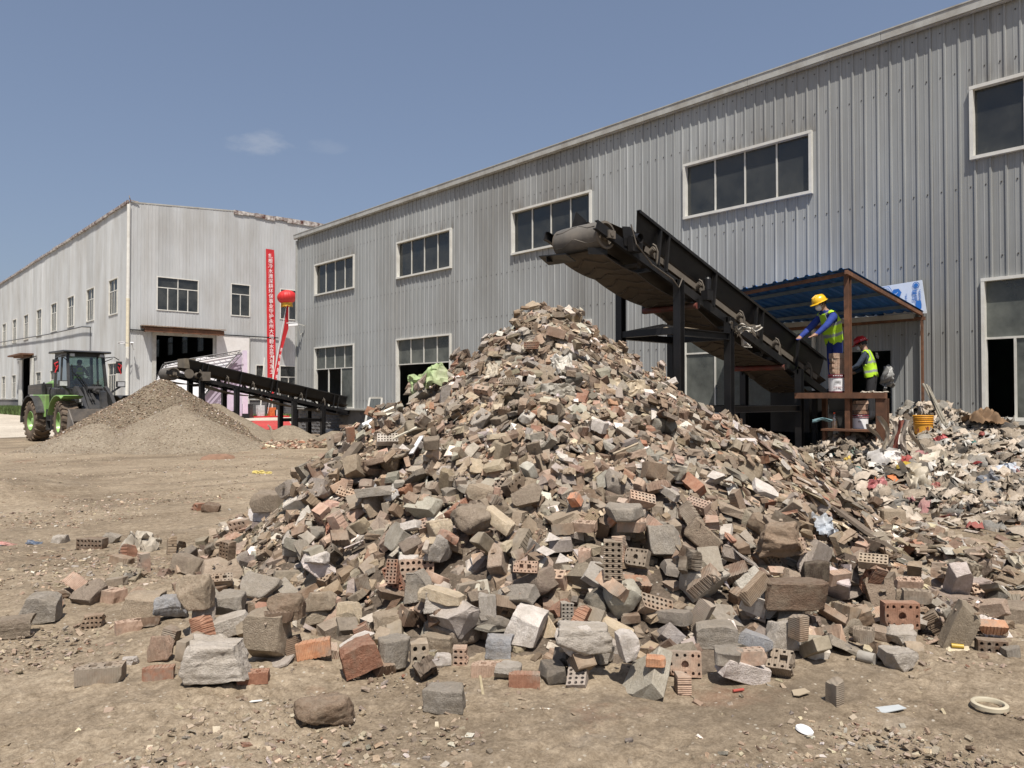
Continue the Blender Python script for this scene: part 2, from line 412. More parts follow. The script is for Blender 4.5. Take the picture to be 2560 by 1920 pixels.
def dirt_material(name, a, b_, c_, chips=True, sc=1.0, redness=True, rough=.95, tracks=True):
    m, t, b = newmat(name)
    tcn = nd(t, 'ShaderNodeTexCoord'); v = tcn.outputs['Object']
    n0 = noise(t, v, .22 * sc, 5, .6); n1 = noise(t, v, 1.1 * sc, 8, .66); n2 = noise(t, v, 13 * sc, 6, .7); n3 = noise(t, v, 55 * sc, 4, .7)
    c = ramp(t, n1, [(.30, a), (.52, b_), (.72, c_)])
    if tracks:
        c = mixc(t, ramp(t, n0, [(.40, 0.0), (.62, .55)]), c, tuple(x * 1.22 for x in c_))
    c = mixc(t, .75, c, ramp(t, n2, [(.28, .18), (.5, .5), (.72, .85)]), 'SOFT_LIGHT')
    c = mixc(t, .6, c, ramp(t, n3, [(.28, .15), (.5, .5), (.72, .85)]), 'SOFT_LIGHT')
    if redness:
        nr = noise(t, v, .62 * sc, 6, .7)
        c = mixc(t, ramp(t, nr, [(.60, 0.0), (.72, .50)]), c, (.235, .105, .062))
        nw = noise(t, vscale(t, v, (1, 1.7, 1)), .8 * sc, 7, .7)
        c = mixc(t, ramp(t, nw, [(.28, .6), (.42, 0.0)]), c, (.115, .095, .075))
        rt = nd(t, 'ShaderNodeMapping'); rt.inputs['Rotation'].default_value = (0, 0, R(38)); rt.inputs['Scale'].default_value = (.16, 1.5, 1); t.links.new(v, rt.inputs[0])
        ntk = noise(t, rt.outputs[0], .9 * sc, 5, .6)
        c = mixc(t, ramp(t, ntk, [(.54, 0.0), (.66, .5)]), c, (.125, .098, .070))
        c = mixc(t, ramp(t, ntk, [(.30, .45), (.42, 0.0)]), c, (.31, .26, .19))
        nl = noise(t, v, 2.1 * sc, 6, .7)
        c = mixc(t, ramp(t, nl, [(.60, 0.0), (.74, .35)]), c, (.36, .31, .25))
    if chips:
        vo = nd(t, 'ShaderNodeTexVoronoi'); vo.inputs['Scale'].default_value = 34 * sc; vo.inputs['Randomness'].default_value = 1
        t.links.new(v, vo.inputs['Vector'])
        gate = ramp(t, vo.outputs['Color'], [(.80, 0.0), (.84, 1.0)])
        near = ramp(t, vo.outputs['Distance'], [(.22, 1.0), (.32, 0.0)])
        k = nd(t, 'ShaderNodeMath', operation='MULTIPLY'); t.links.new(gate, k.inputs[0]); t.links.new(near, k.inputs[1])
        k2 = nd(t, 'ShaderNodeMath', operation='MULTIPLY'); k2.inputs[1].default_value = .7; t.links.new(k.outputs[0], k2.inputs[0])
        c = mixc(t, k2.outputs[0], c, (.46, .42, .35))
    t.links.new(c, b.inputs['Base Color']); b.inputs['Roughness'].default_value = rough; b.inputs['Specular IOR Level'].default_value = .15
    h = mixc(t, .5, n2, n3)
    h2 = mixc(t, .4, h, noise(t, v, 120 * sc, 3, .6))
    bump(t, b, h2, .9, .022)
    return m
dirt_m = dirt_material('yard_dirt', (.138, .106, .073), (.215, .168, .116), (.298, .241, .172))
sand_m = dirt_material('pale_sand', (.185, .150, .110), (.225, .187, .138), (.268, .225, .17), redness=False, tracks=False)
gravel_m = dirt_material('brown_grit', (.120, .095, .067), (.160, .128, .091), (.205, .168, .122), redness=False, tracks=False)
mound_m = dirt_material('rubble_dust_gap_shade', (.07, .055, .042), (.115, .090, .068), (.17, .138, .104), redness=False, tracks=False)  # heap dust, darkened so the shade in the gaps is painted in
apron_m = dirt_material('dusty_concrete', (.33, .29, .235), (.41, .36, .295), (.48, .43, .355), chips=False, redness=False, sc=.5)

# ================================================================ ground
def bumpf(x, y, cx, cy, r, h):
    d = np.hypot(x - cx, y - cy) / r
    return h * np.clip(1 - d * d, 0, 1) ** 1.5
_m1 = cw(-9.6, 12.6)
def ground_h(x, y):
    x = np.asarray(x, float); y = np.asarray(y, float)
    d = np.hypot(x, y)
    far = np.clip((48 - d) / 14, 0, 1) * np.clip((36.2 - y) / 3, 0, 1)
    near = np.clip((16 - d) / 8, 0, 1)
    z = .045 * fbm(x * .35, y * .35, 3, 3) + .030 * fbm(x * 1.6, y * 1.6, 3, 11)
    cl = np.clip(.5 + 1.8 * fbm(x * .8 + 4, y * .8, 3, 27), .1, 1.3)
    z = z + near * (.018 * fbm(x * 6, y * 6, 3, 21) + cl * .030 * np.abs(fbm(x * 9 + 3, y * 9, 4, 31, .65)) + cl * .016 * np.clip(fbm(x * 22, y * 22, 2, 37), 0, 1))
    z = z * far
    return z + bumpf(x, y, _m1.x, _m1.y, 2.6, .34) * (1 + .5 * fbm(x * 2, y * 2, 3, 5))
def gh(x, y): return float(ground_h(np.array([x]), np.array([y]))[0])
rad = np.concatenate([np.linspace(.5, 2.2, 20)[:-1], np.linspace(2.2, 9, 400), 9 * (40 / 9) ** (np.linspace(0, 1, 170)[1:]), np.array([46, 55, 70, 90, 130, 200, 400, 900, 2500, 6000])])
azc = math.pi / 2 - YAW
ang = np.concatenate([azc + np.linspace(-R(40), R(40), 640), azc + R(40) + np.linspace(0, R(280), 70)[1:-1]])
rr, aa = np.meshgrid(rad, ang, indexing='ij')
gx = rr * np.cos(aa); gy = rr * np.sin(aa); gz = ground_h(gx, gy)
nr_, na_ = rr.shape
vv = np.stack([gx, gy, gz], -1).reshape(-1, 3)
ii = np.arange(nr_ - 1)[:, None] * na_; jj = np.arange(na_)[None, :]; j2 = (jj + 1) % na_
ff = np.stack([ii + jj, ii + na_ + jj, ii + na_ + j2, ii + j2], -1).reshape(-1, 4)
vv = np.vstack([vv, [[0, 0, 0]]])
me = bpy.data.meshes.new('ground')
me.from_pydata(vv.tolist(), [], ff.tolist() + [(len(vv) - 1, k, (k + 1) % na_) for k in range(na_)])
me.materials.append(dirt_m); me.polygons.foreach_set('use_smooth', [True] * len(me.polygons))
g = bpy.data.objects.new('ground', me); COL.objects.link(g); tag(g, kind='structure')
# concrete apron in front of the white workshop
mb = MB(); xs = np.linspace(-90, 70, 161)
pa = [(x, 36.6 + .9 * float(fbm(x * .3, 2.0, 4, 8)), .016) for x in xs]; pb = [(x, 61.9, .016) for x in xs]
mb.add(pa + pb, [(i, i + 1, len(xs) + i + 1, len(xs) + i) for i in range(len(xs) - 1)])
mb.add([(-90, 61.9, .016), (16.9, 61.9, .016), (16.9, 200, .016), (-90, 200, .016)], [(0, 1, 2, 3)])
o = mb.build('pavement', apron_m); tag(o, kind='structure')

# ================================================================ walls and windows
class Wall:
    def __init__(s, fn): s.p = fn
    def box(s, mb, u0, z0, w0, u1, z1, w1):
        P = [s.p(u, z, w) for w in (w0, w1) for z in (z0, z1) for u in (u0, u1)]
        mb.add(P, [(0, 2, 3, 1), (4, 5, 7, 6), (0, 1, 5, 4), (2, 6, 7, 3), (0, 4, 6, 2), (1, 3, 7, 5)])
GREYW = Wall(lambda u, z, w: (16.5 - w, u, z))
FRONT = Wall(lambda u, z, w: (u, 62.0 - w, z))
SIDE = Wall(lambda u, z, w: (17.1 - w, u, z))
PITCH_R = .26
def islands(mb):
    key = {}; par = {}
    def find(a):
        while par[a] != a: par[a] = par[par[a]]; a = par[a]
        return a
    fk = []
    for f in mb.f:
        ks = [tuple(round(c, 3) for c in mb.v[i]) for i in f]
        for k in ks: par.setdefault(k, k)
        for k in ks[1:]:
            a, b = find(ks[0]), find(k)
            if a != b: par[a] = b
        fk.append(ks[0])
    out = {}
    for f, k in zip(mb.f, fk):
        m = out.setdefault(find(k), MB()); m.add([mb.v[i] for i in f], [tuple(range(len(f)))])
    return list(out.values())
def clad(wall, u0, u1, z0, ztop, holes, parent, mat, per=4, rib=.026, name='cladding_sheet', screws=None):
    k = 0; u = u0
    while u < u1 - .02:
        ue = min(u + per * PITCH_R, u1); mb = MB(); off = .006 * (k % 2)
        prof = [(u - .012, off)]; r = u
        while r < ue - .01:
            prof += [(r + .004, off), (r + .016, off + rib), (r + .044, off + rib), (r + .056, off)]
            a = r + .135; b = r + .165
            if b < ue: prof += [(a, off), (a + .008, off + .004), (b - .008, off + .004), (b, off)]
            r += PITCH_R
        prof = [p for p in prof if p[0] <= ue] + [(ue, off)]
        for (ua, wa), (ub, wb) in zip(prof[:-1], prof[1:]):
            if ub - ua < 1e-5: continue
            cuts = sorted({ua, ub} | {c for h in holes for c in h[:2] if ua < c < ub})
            for ca, cb in zip(cuts[:-1], cuts[1:]):
                if cb - ca < 1e-6: continue
                lw = lambda q: wa + (wb - wa) * (q - ua) / (ub - ua)
                mid = (ca + cb) / 2
                hs_ = sorted([(h[2], h[3]) for h in holes if h[0] < mid < h[1]]); z = z0
                for (ha, hb) in hs_ + [(None, None)]:
                    if ha is None:
                        za, zb = z, None
                    else: za, zb = z, ha
                    ta = zb if zb is not None else ztop(ca); tb = zb if zb is not None else ztop(cb)
                    if ta - za > .001:
                        mb.add([wall.p(ca, za, lw(ca)), wall.p(cb, za, lw(cb)), wall.p(cb, tb, lw(cb)), wall.p(ca, ta, lw(ca))], [(0, 1, 2, 3)])
                    if hb is not None: z = max(z, hb)
        for piece_ in islands(mb): piece_.build(name, mat, parent, recalc=False)
        if screws:
            sb = MB(); r = u + .1
            while r < ue:
                for zs in screws:
                    if not any(h[0] - .05 < r < h[1] + .05 and h[2] - .05 < zs < h[3] + .05 for h in holes):
                        wall.box(sb, r, zs, .0, r + .022, zs + .022, .014)
                r += PITCH_R
            if sb.f: screwmb.append(sb)
        u = ue; k += 1
screwmb = []
def window(parent, wall, u0, u1, z0, z1, rows, fr=.075, out=.07, name='window', open_=(), gl=None, fm=None, mul=.045, sill=True):
    """rows: list of (height share from the top, number of columns)"""
    fm = fm or trim_white; gl = gl or glass_dark
    mb = MB(); B = lambda a, b, c, d, e, f: wall.box(mb, a, b, c, d, e, f)
    B(u0, z1 - fr, -.10, u1, z1, out); B(u0, z0, -.10, u1, z0 + fr, out + .004)
    B(u0, z0 + fr, -.10, u0 + fr, z1 - fr, out - .003); B(u1 - fr, z0 + fr, -.10, u1, z1 - fr, out - .003)
    w = mb.build(name, fm, parent)
    ub = MB(); B = lambda a, b, c, d, e, f: wall.box(ub, a, b, c, d, e, f)
    ia, ib, ja, jb = u0 + fr, u1 - fr, z0 + fr, z1 - fr
    z = jb; panes = []
    for ri, (share, cols) in enumerate(rows):
        za = z - share * (jb - ja)
        if ri < len(rows) - 1: B(ia, za - mul / 2, -.075, ib, za + mul / 2, -.02)
        lo = za + (mul / 2 if ri < len(rows) - 1 else 0); hi = z - (mul / 2 if ri > 0 else 0)
        for c in range(cols):
            a = ia + (ib - ia) * c / cols; b = ia + (ib - ia) * (c + 1) / cols
            if c > 0: B(a - mul / 2, lo + .001, -.072, a + mul / 2, hi - .001, -.017)
            if (ri, c) not in open_: panes.append((a + (mul / 2 if c else 0), lo, b - (mul / 2 if c < cols - 1 else 0), hi))
        z = za
    if ub.f: ub.build('glazing_bar', alu, w)
    for (a, b, c, d) in panes:
        q = MB(); wall.box(q, a, b, -.052, c, d, -.046); q.build('pane', gl, w)
    return w

# ================================================================ grey workshop
GY0, GY1, GTOP, GSILL = -9.0, 33.2, 9.25, 1.18
gw = empty('grey_workshop', (16.5, 12, 0), 'long grey workshop of ribbed metal sheet standing behind the rubble heap', 'building')
upper = []; y = 31.4
for k in range(6): upper.append((31.4 - 6.63 * k - 3.45, 31.4 - 6.63 * k))
holes = [(a, b, 6.22, 7.65) for a, b in upper]
low = [(27.95, 31.4), (21.35, 24.8), (14.7, 18.15), (8.03, 11.56), (1.3, 4.72), (-5.3, -1.9)]
holes += [(a, b, GSILL, 3.90) for a, b in low]
holes += [(6.42, 7.62, GSILL - .1, 2.60)]
clad(GREYW, GY0, GY1, GSILL, lambda u: GTOP, holes, gw, grey_sheet, screws=[1.5, 2.9, 4.3, 5.7, 8.0, 8.9])
sb = MB()
for q in screwmb: sb.add(q.v, q.f)
tag(sb.build('screw_head', simple('screw_metal', (.05, .045, .04), .6), gw, recalc=False), kind='stuff'); screwmb.clear()
for k, (a, b) in enumerate(upper): window(gw, GREYW, a, b, 6.22, 7.65, [(1, 4)], fr=.065, out=.09, mul=.035)
for k, (a, b) in enumerate(low):
    op = {0: [(1, 0), (1, 1)], 1: [(1, 0), (1, 1), (1, 2), (1, 3)], 3: [(1, 3)], 4: [(1, 3)]}.get(k, [])
    fr_ = dict(fr=.06, out=.08, gl=glass_pale, mul=.04)
    if k == 1: window(gw, GREYW, a, b, GSILL + .002, 3.90, [(.36, 4), (.64, 1)], open_=[(1, 0)], **fr_)
    elif k == 0: window(gw, GREYW, a, b, GSILL + .002, 3.90, [(.36, 4), (.64, 3)], open_=[(1, 1), (1, 2)], **fr_)   # column 0 is the near one
    elif k == 4: window(gw, GREYW, a, b, GSILL + .002, 3.90, [(.42, 1), (.58, 7)], open_=[(1, 6)], **fr_)
    else: window(gw, GREYW, a, b, GSILL + .002, 3.90, [(.42, 4), (.58, 4)], **fr_)
mb = MB(); u = GY0
while u < GY1:      # eaves gutter in 3 m lengths, each its own piece
    e = min(u + 3.1, GY1 + .12); mb = MB()
    GREYW.box(mb, u + .004, GTOP - .15, .03, e - .004, GTOP + .02, .16)
    GREYW.box(mb, u + .004, GTOP - .18, .05, e - .004, GTOP - .153, .12)
    GREYW.box(mb, u + .004, GTOP + .022, -.1, e - .004, GTOP + .05, .175)
    mb.build('fascia', trim_grey, gw); u += 3.1
mb = MB(); GREYW.box(mb, GY1 - .06, GSILL, .032, GY1 + .05, GTOP - .24, .075); mb.build('corner_trim', trim_grey, gw)
mb = MB(); GREYW.box(mb, GY0, GSILL - .07, .0, 6.42, GSILL - .002, .16); GREYW.box(mb, 10.2, GSILL - .07, .0, GY1, GSILL - .002, .16)
mb.build('base_ledge', trim_grey, gw)
# plinth of split faced grey blocks
block_m = simple('grey_block', (.095, .095, .098), .9, var=.2, scale=7, dirt=(.17, .155, .13), dirt_amt=.3, bumps=.8, bscale=14, bdist=.02)
mortar_m = simple('mortar', (.16, .155, .145), .95, var=.15)
mb = MB(); GREYW.box(mb, GY0, -.2, -.25, 6.9, GSILL - .072, -.02); GREYW.box(mb, 10.0, -.2, -.25, GY1, GSILL - .072, -.02)
mb.build('foundation', mortar_m, gw)
def block_variants():
    out = []
    for s in range(5):
        r = random.Random(s); b = MB(); n = 4
        P = []
        for j in range(3):
            for i in range(n + 1):
                e = i in (0, n) or j in (0, 2)
                P.append((-(0.0 if e else .022 + r.uniform(-.008, .012)), i / n * .386, j / 2 * .134))
        F = [(j * (n + 1) + i, j * (n + 1) + i + 1, (j + 1) * (n + 1) + i + 1, (j + 1) * (n + 1) + i) for j in range(2) for i in range(n)]
        b.add(P, F); b.add([(0, 0, 0), (0, .386, 0), (0, .386, .134), (0, 0, .134), (.04, 0, 0), (.04, .386, 0), (.04, .386, .134), (.04, 0, .134)], [(0, 1, 5, 4), (1, 2, 6, 5), (2, 3, 7, 6), (3, 0, 4, 7)])
        out.append(b.mesh('block', block_m))
    return out
bv = block_variants()
def blocks(u0, u1, z0, z1, wallx, parent, flip=False, skip=lambda u, z: False):
    j = 0; z = z0
    while z + .1 < z1:
        u = u0 + (.2 if j % 2 else 0)
        while u + .39 < u1:
            if not skip(u, z):
                o = bpy.data.objects.new('block', random.choice(bv)); COL.objects.link(o); o.parent = parent
                rl = Vector(root_of(parent).location)
                if flip: o.rotation_euler = (0, 0, math.pi / 2 * 1); o.location = Vector((u + .386, wallx, z)) - rl
                else: o.location = Vector((wallx + random.uniform(-.002, .004), u, z)) - rl
            u += .398
        z += .146; j += 1
blocks(2.4, 6.85, .02, GSILL - .08, 16.517, gw)
blocks(25.6, 33.1, .02, GSILL - .08, 16.517, gw, skip=lambda u, z: 27.3 < u < 28.8 and z < .9)
# what one can look into: floor, rear wall, roof, steel frame
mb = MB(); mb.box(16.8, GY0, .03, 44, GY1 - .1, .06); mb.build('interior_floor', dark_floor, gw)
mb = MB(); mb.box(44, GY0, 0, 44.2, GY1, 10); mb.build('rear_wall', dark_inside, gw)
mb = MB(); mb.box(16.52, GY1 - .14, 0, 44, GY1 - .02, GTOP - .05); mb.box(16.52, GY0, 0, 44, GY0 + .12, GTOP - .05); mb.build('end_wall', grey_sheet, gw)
mb = MB(); mb.add([(16.42, GY0, GTOP + .03), (16.42, GY1, GTOP + .03), (30.5, GY1, GTOP + 1.5), (30.5, GY0, GTOP + 1.5), (44.2, GY1, GTOP), (44.2, GY0, GTOP)], [(0, 1, 2, 3), (3, 2, 4, 5)])
mb.build('roof', trim_grey, gw)
steel_in = simple('inner_steel', (.30, .31, .30), .6, var=.15)
for y in (-1.0, 5.6, 12.8, 19.6, 26.4, 32.5):
    mb = MB(); mb.ibeam((16.95, y, .06), (16.95, y, 9.0), .22, .3, up=(1, 0, 0)); mb.build('column', steel_in, gw)
for (ya, za, yb, zb) in ((26.4, 8.4, 32.4, 5.0), (-1.0, 8.8, 5.4, 5.2)):
    mb = MB(); mb.bar((16.9, ya, za), (16.9, yb, zb), .10, .16); mb.build('brace', steel_in, gw)
mb = MB(); mb.bar((17.0, GY0, 5.2), (17.0, GY1 - .2, 5.2), .2, .24); mb.build('crane_beam', steel_in, gw)
# stored lumber and machines glimpsed through the open windows
green_in = simple('green_machine', (.05, .12, .06), .7)
for (x, y, a, b, c) in ((21, 23.0, 2.6, 1.6, 2.6), (22, 29.4, 2.2, 1.6, 3.0), (19.8, 3.6, 1.2, 1.4, 2.0)):
    mb = MB(); mb.box(x, y, .06, x + a, y + b, c); mb.box(x + .2, y + .2, c, x + a - .4, y + b - .3, c + .35); mb.box(x - .12, y + .3, .4, x - .002, y + b - .3, c - .5)
    own(mb, 'machine_cabinet', green_in, {21: 'green machine cabinet glimpsed through the second open ground floor window', 22: 'green machine cabinet glimpsed through the open far window', 19.8: 'dark green cabinet behind the sliding pane at the near end of the grey hall'}[x], 'cabinet')

# ================================================================ white workshop
ww = empty('white_workshop', (17.1, 62, 0), 'tall whitish workshop of stained ribbed sheet with a wide open doorway', 'building')
WX1 = 40.0
def wtop(u): return 16.5 + (u - 17.1) / 8.0 * .65 if u < 25.1 else 17.15 + (u - 25.1) * .014
fw_ = [(19.1, 22.3, 8.44, 11.08, [(.31, 2), (.69, 4)]), (24.9, 26.56, 8.44, 11.12, [(.31, 1), (.69, 2)]), (29.2, 32.4, 8.44, 11.1, [(.31, 2), (.69, 4)]), (34.6, 36.2, 8.44, 11.1, [(.31, 1), (.69, 2)]),
       (29.2, 32.4, 1.58, 4.45, [(.34, 2), (.66, 4)]), (27.05, 27.9, 1.58, 4.45, [(.34, 1), (.66, 1)])]
DOOR = (19.1, 23.46, -.1, 6.5)
clad(FRONT, 17.1, WX1, 1.50, wtop, [h[:4] for h in fw_] + [DOOR], ww, white_sheet)
clad(SIDE, 62.06, 150, 1.50, lambda u: 16.45, [], ww, white_sheet) if False else None
sp = []   # windows along the side, measured from the picture
for a, b in ((267.8, 298), (212.7, 238.7), (164, 187), (123.5, 141.8), (88, 105), (56, 71), (29, 41), (5, 16.5)):
    ya = on_x(b, 900, 17.1).y; yb = on_x(a, 900, 17.1).y; sp.append((ya + yb) / 2)
step = (sp[-1] - sp[0]) / (len(sp) - 1)
sw = [(sp[0] + step * k - 1.28, sp[0] + step * k + 1.28) for k in range(11)]
SD = (sp[0] + step * 4.55, sp[0] + step * 5.20)    # side doorway
szt = on_x(298, 691, 17.1).z; szb = on_x(298, 783, 17.1).z
side_holes = [(a, b, szb, szt) for a, b in sw]
side_low = [(a, b) for k, (a, b) in enumerate(sw) if not (a < SD[1] + 1.2 and b > SD[0] - 1.2)]
side_holes += [(a, b, 1.58, 4.45) for a, b in side_low] + [(SD[0], SD[1], -.1, 6.2)]
clad(SIDE, 62.06, 140, 1.50, lambda u: 16.45, side_holes, ww, white_sheet, per=8)
for (a, b, c, d, rows) in fw_: window(ww, FRONT, a, b, c, d, rows, fr=.07, out=.06, mul=.07)
for a, b in sw: window(ww, SIDE, a, b, szb, szt, [(.33, 2), (.67, 4)], fr=.09, out=.07, mul=.07)
for a, b in side_low: window(ww, SIDE, a, b, 1.58, 4.45, [(.33, 2), (.67, 4)], fr=.09, out=.07, mul=.07)
pl_m = simple('grey_plinth', (.14, .14, .145), .9, var=.15, scale=2, dirt=(.22, .2, .17), dirt_amt=.3)
mb = MB(); FRONT.box(mb, 17.1, -.1, -.25, 19.1, 1.45, .012); FRONT.box(mb, 23.46, -.1, -.25, WX1, 1.45, .012)
SIDE.box(mb, 62.02, -.1, -.25, SD[0], 1.45, .012); SIDE.box(mb, SD[1], -.1, -.25, 140, 1.45, .012); mb.build('plinth', pl_m, ww)
mb = MB(); FRONT.box(mb, 23.5, 1.452, .0, WX1, 1.52, .10); FRONT.box(mb, 17.1, 1.452, .0, 19.05, 1.52, .10); SIDE.box(mb, 62.1, 1.452, .0, SD[0] - .05, 1.52, .10); SIDE.box(mb, SD[1] + .05, 1.452, 0, 140, 1.52, .10)
mb.build('base_ledge', trim_grey, ww)
# courses of the plinth (each course one long strip: the blocks cannot be told apart at this distance)
mb = MB()
for j in range(8):
    z = .03 + j * .178
    FRONT.box(mb, 23.5, z, .012, WX1, z + .16, .03); SIDE.box(mb, 62.1, z, .012, SD[0], z + .16, .03)
tag(mb.build('plinth_courses', block_m, ww), kind='stuff')
# rusty eaves trims
mb = MB(); n = 40
for k in range(n):
    y0 = 62.0 + k * 1.95
    SIDE.box(mb, y0, 16.40 + random.uniform(-.02, .03), .02, y0 + 1.9, 16.62 + random.uniform(-.03, .03), .16 + random.uniform(-.02, .02))
mb.build('eaves_trim', rust_roof, ww)
mb = MB(); x = 25.1
while x < 36:
    z = wtop(x); e = x + random.uniform(.5, 1.1); hh = random.uniform(.16, .34)
    if random.random() < .92: FRONT.box(mb, x, z - hh, .03, e - .02, z + random.uniform(.03, .12), .12)
    x = e
mb.build('torn_rusty_flashing', rust_roof, ww)
mb = MB(); P = [(17.1, wtop(17.1)), (25.1, wtop(25.1))]
mb.add([FRONT.p(17.1, wtop(17.1) - .05, .035), FRONT.p(25.1, wtop(25.1) - .05, .035), FRONT.p(25.1, wtop(25.1) + .05, .035), FRONT.p(17.1, wtop(17.1) + .05, .035),
        FRONT.p(17.1, wtop(17.1) - .05, -.05), FRONT.p(25.1, wtop(25.1) - .05, -.05), FRONT.p(25.1, wtop(25.1) + .05, -.05), FRONT.p(17.1, wtop(17.1) + .05, -.05)],
       [(0, 1, 2, 3), (3, 2, 6, 7), (7, 6, 5, 4), (4, 5, 1, 0)]); mb.build('gable_trim', trim_grey, ww)
mb = MB(); mb.bar((17.15, 61.9, 16.5), (17.02, 61.82, 16.95), .05, .05); mb.bar((17.15, 61.9, 16.62), (17.7, 61.86, 16.58), .06, .06); mb.build('broken_ridge_end', rust_roof, ww)
mb = MB(); mb.tube([(17.02, 61.88, 1.0), (17.02, 61.88, 9.1)], .125, 10); mb.tube([(17.02, 61.88, 9.02), (17.02, 61.88, 9.16)], .14, 10); mb.build('downpipe', simple('old_pvc', (.62, .56, .42), .6, var=.1), ww)
mb = MB(); mb.tube([(17.02, 61.88, 9.1), (17.02, 61.88, 16.3)], .125, 10); mb.tube([(17.02, 61.88, 0), (17.02, 61.88, 5.5)], .126, 10); mb.build('downpipe', trim_white, ww)
# doorway of the front: frame, canopy, track and the white sliding leaf
mb = MB(); FRONT.box(mb, 18.8, 0, .0, 19.1, 6.8, .06); FRONT.box(mb, 23.46, 0, .0, 23.68, 6.8, .06); FRONT.box(mb, 19.1, 6.5, .0, 23.46, 6.8, .055)
mb.build('door_frame', trim_grey, ww)
mb = MB(); mb.box(18.0, 61.05, 6.98, 24.0, 61.99, 7.06); mb.box(18.0, 61.0, 6.66, 24.0, 61.12, 6.98)
for k in range(5): mb.box(18.2 + k * 1.4, 61.1, 6.7, 18.3 + k * 1.4, 61.98, 6.96)
cp = mb.build('canopy', rust, ww)
mb = MB(); N = 60
for k in range(N):
    a = 17.9 + 6.2 * k / N; b = 17.9 + 6.2 * (k + 1) / N; h = .05 if k % 2 else 0
    mb.add([(a, 60.85, 7.09 + h), (b, 60.85, 7.09 + h), (b, 61.99, 7.19 + h), (a, 61.99, 7.19 + h), (a, 60.85, 7.07), (b, 60.85, 7.07), (b, 61.99, 7.17), (a, 61.99, 7.17)], [(0, 1, 2, 3), (4, 5, 1, 0), (3, 2, 6, 7), (0, 3, 7, 4), (1, 5, 6, 2), (4, 7, 6, 5)])
mb.build('canopy_sheet', simple('canopy_tin', (.33, .28, .22), .7, dirt=(.17, .08, .04), dirt_amt=.7), cp)
mb = MB(); FRONT.box(mb, 17.2, 6.76, .04, 18.7, 6.84, .14); mb.build('door_track', black_steel, ww); mb = MB(); FRONT.box(mb, 23.75, 6.76, .10, 29.0, 6.84, .18); mb.build('door_track', black_steel, ww)
mb = MB(); FRONT.box(mb, 23.72, .12, .065, 26.45, 6.72, .13); dl = mb.build('sliding_door', simple('door_white', (.66, .64, .62), .5, var=.05, dirt=(.45, .40, .36), dirt_amt=.2, bumps=.03), ww)
mb = MB(); FRONT.box(mb, 26.46, .12, .06, 26.52, 6.72, .14); mb.build('edge_strip', trim_grey, dl)
# side doorway
mb = MB(); SIDE.box(mb, SD[0] - 1.6, .12, .08, SD[0] - .02, 6.0, .16); mb.build('sliding_door', trim_white, ww)
mb = MB(); SIDE.box(mb, SD[1] + .02, .12, .08, SD[1] + 1.9, 6.0, .16); mb.build('sliding_door', trim_white, ww)
mb = MB(); SIDE.box(mb, SD[0] - 1.2, 6.35, .0, SD[1] + 1.8, 6.52, 1.3); SIDE.box(mb, SD[0] - .4, 6.2, .0, SD[1] + .6, 6.35, .9); mb.build('canopy', rust, ww)
mb = MB(); SIDE.box(mb, SD[0] - 3.0, 6.1, .06, SD[1] + 3.4, 6.18, .14); mb.build('door_track', black_steel, ww)
# inside: floor, far wall with daylight windows, roof
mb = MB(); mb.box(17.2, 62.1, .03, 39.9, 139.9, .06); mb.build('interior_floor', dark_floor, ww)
fh = [(110.2 + 6.35 * k - 1.25, 110.2 + 6.35 * k + 1.25, szb, szt) for k in range(-6, 4)]
FARW = Wall(lambda u, z, w: (40.0 + w, u, z))
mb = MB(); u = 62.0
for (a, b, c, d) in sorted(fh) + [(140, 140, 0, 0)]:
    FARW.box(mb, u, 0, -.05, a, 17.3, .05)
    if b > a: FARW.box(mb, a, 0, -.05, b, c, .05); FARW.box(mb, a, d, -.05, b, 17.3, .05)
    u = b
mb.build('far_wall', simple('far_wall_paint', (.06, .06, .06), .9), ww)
for (a, b, c, d) in fh:
    window(ww, FARW, a, b, c, d, [(.33, 2), (.67, 4)], fr=.09, out=.07, mul=.10, gl=glass_clear, fm=black_steel)
mb = MB(); mb.box(17.15, 139.9, 0, 40, 140.1, 17); mb.build('end_wall', white_sheet, ww)
mb = MB(); mb.add([(17.0, 61.98, 16.5), (25.1, 61.98, 17.13), (25.1, 140, 17.13), (17.0, 140, 16.5), (40.2, 61.98, 17.33), (40.2, 140, 17.33)], [(0, 1, 2, 3), (1, 4, 5, 2)]); mb.build('roof', rust_roof, ww)
# ================================================================ heaps of grit beside the far conveyor
def heap_mesh(name, cx, cy, rx, cells, hfn, mat, label, cat, kind=None, sink=.06):
    n = cells; xs = np.linspace(cx - rx, cx + rx, n); ys = np.linspace(cy - rx, cy + rx, n)
    X, Y = np.meshgrid(xs, ys, indexing='ij'); Z = hfn(X, Y)
    keep = Z > -sink
    idx = -np.ones(X.shape, int); idx[keep] = np.arange(keep.sum())
    V = np.stack([X[keep], Y[keep], Z[keep]], -1)
    a, b, c, d = idx[:-1, :-1], idx[1:, :-1], idx[1:, 1:], idx[:-1, 1:]
    ok = (a >= 0) & (b >= 0) & (c >= 0) & (d >= 0)
    Fq = np.stack([a[ok], b[ok], c[ok], d[ok]], -1)
    me = bpy.data.meshes.new(name); loc = Vector((cx, cy, 0)); V[:, 0] -= cx; V[:, 1] -= cy
    me.from_pydata(V.tolist(), [], Fq.tolist()); me.materials.append(mat)
    me.polygons.foreach_set('use_smooth', [True] * len(me.polygons))
    o = bpy.data.objects.new(name, me); COL.objects.link(o); o.location = loc
    return tag(o, label, cat, kind=kind)
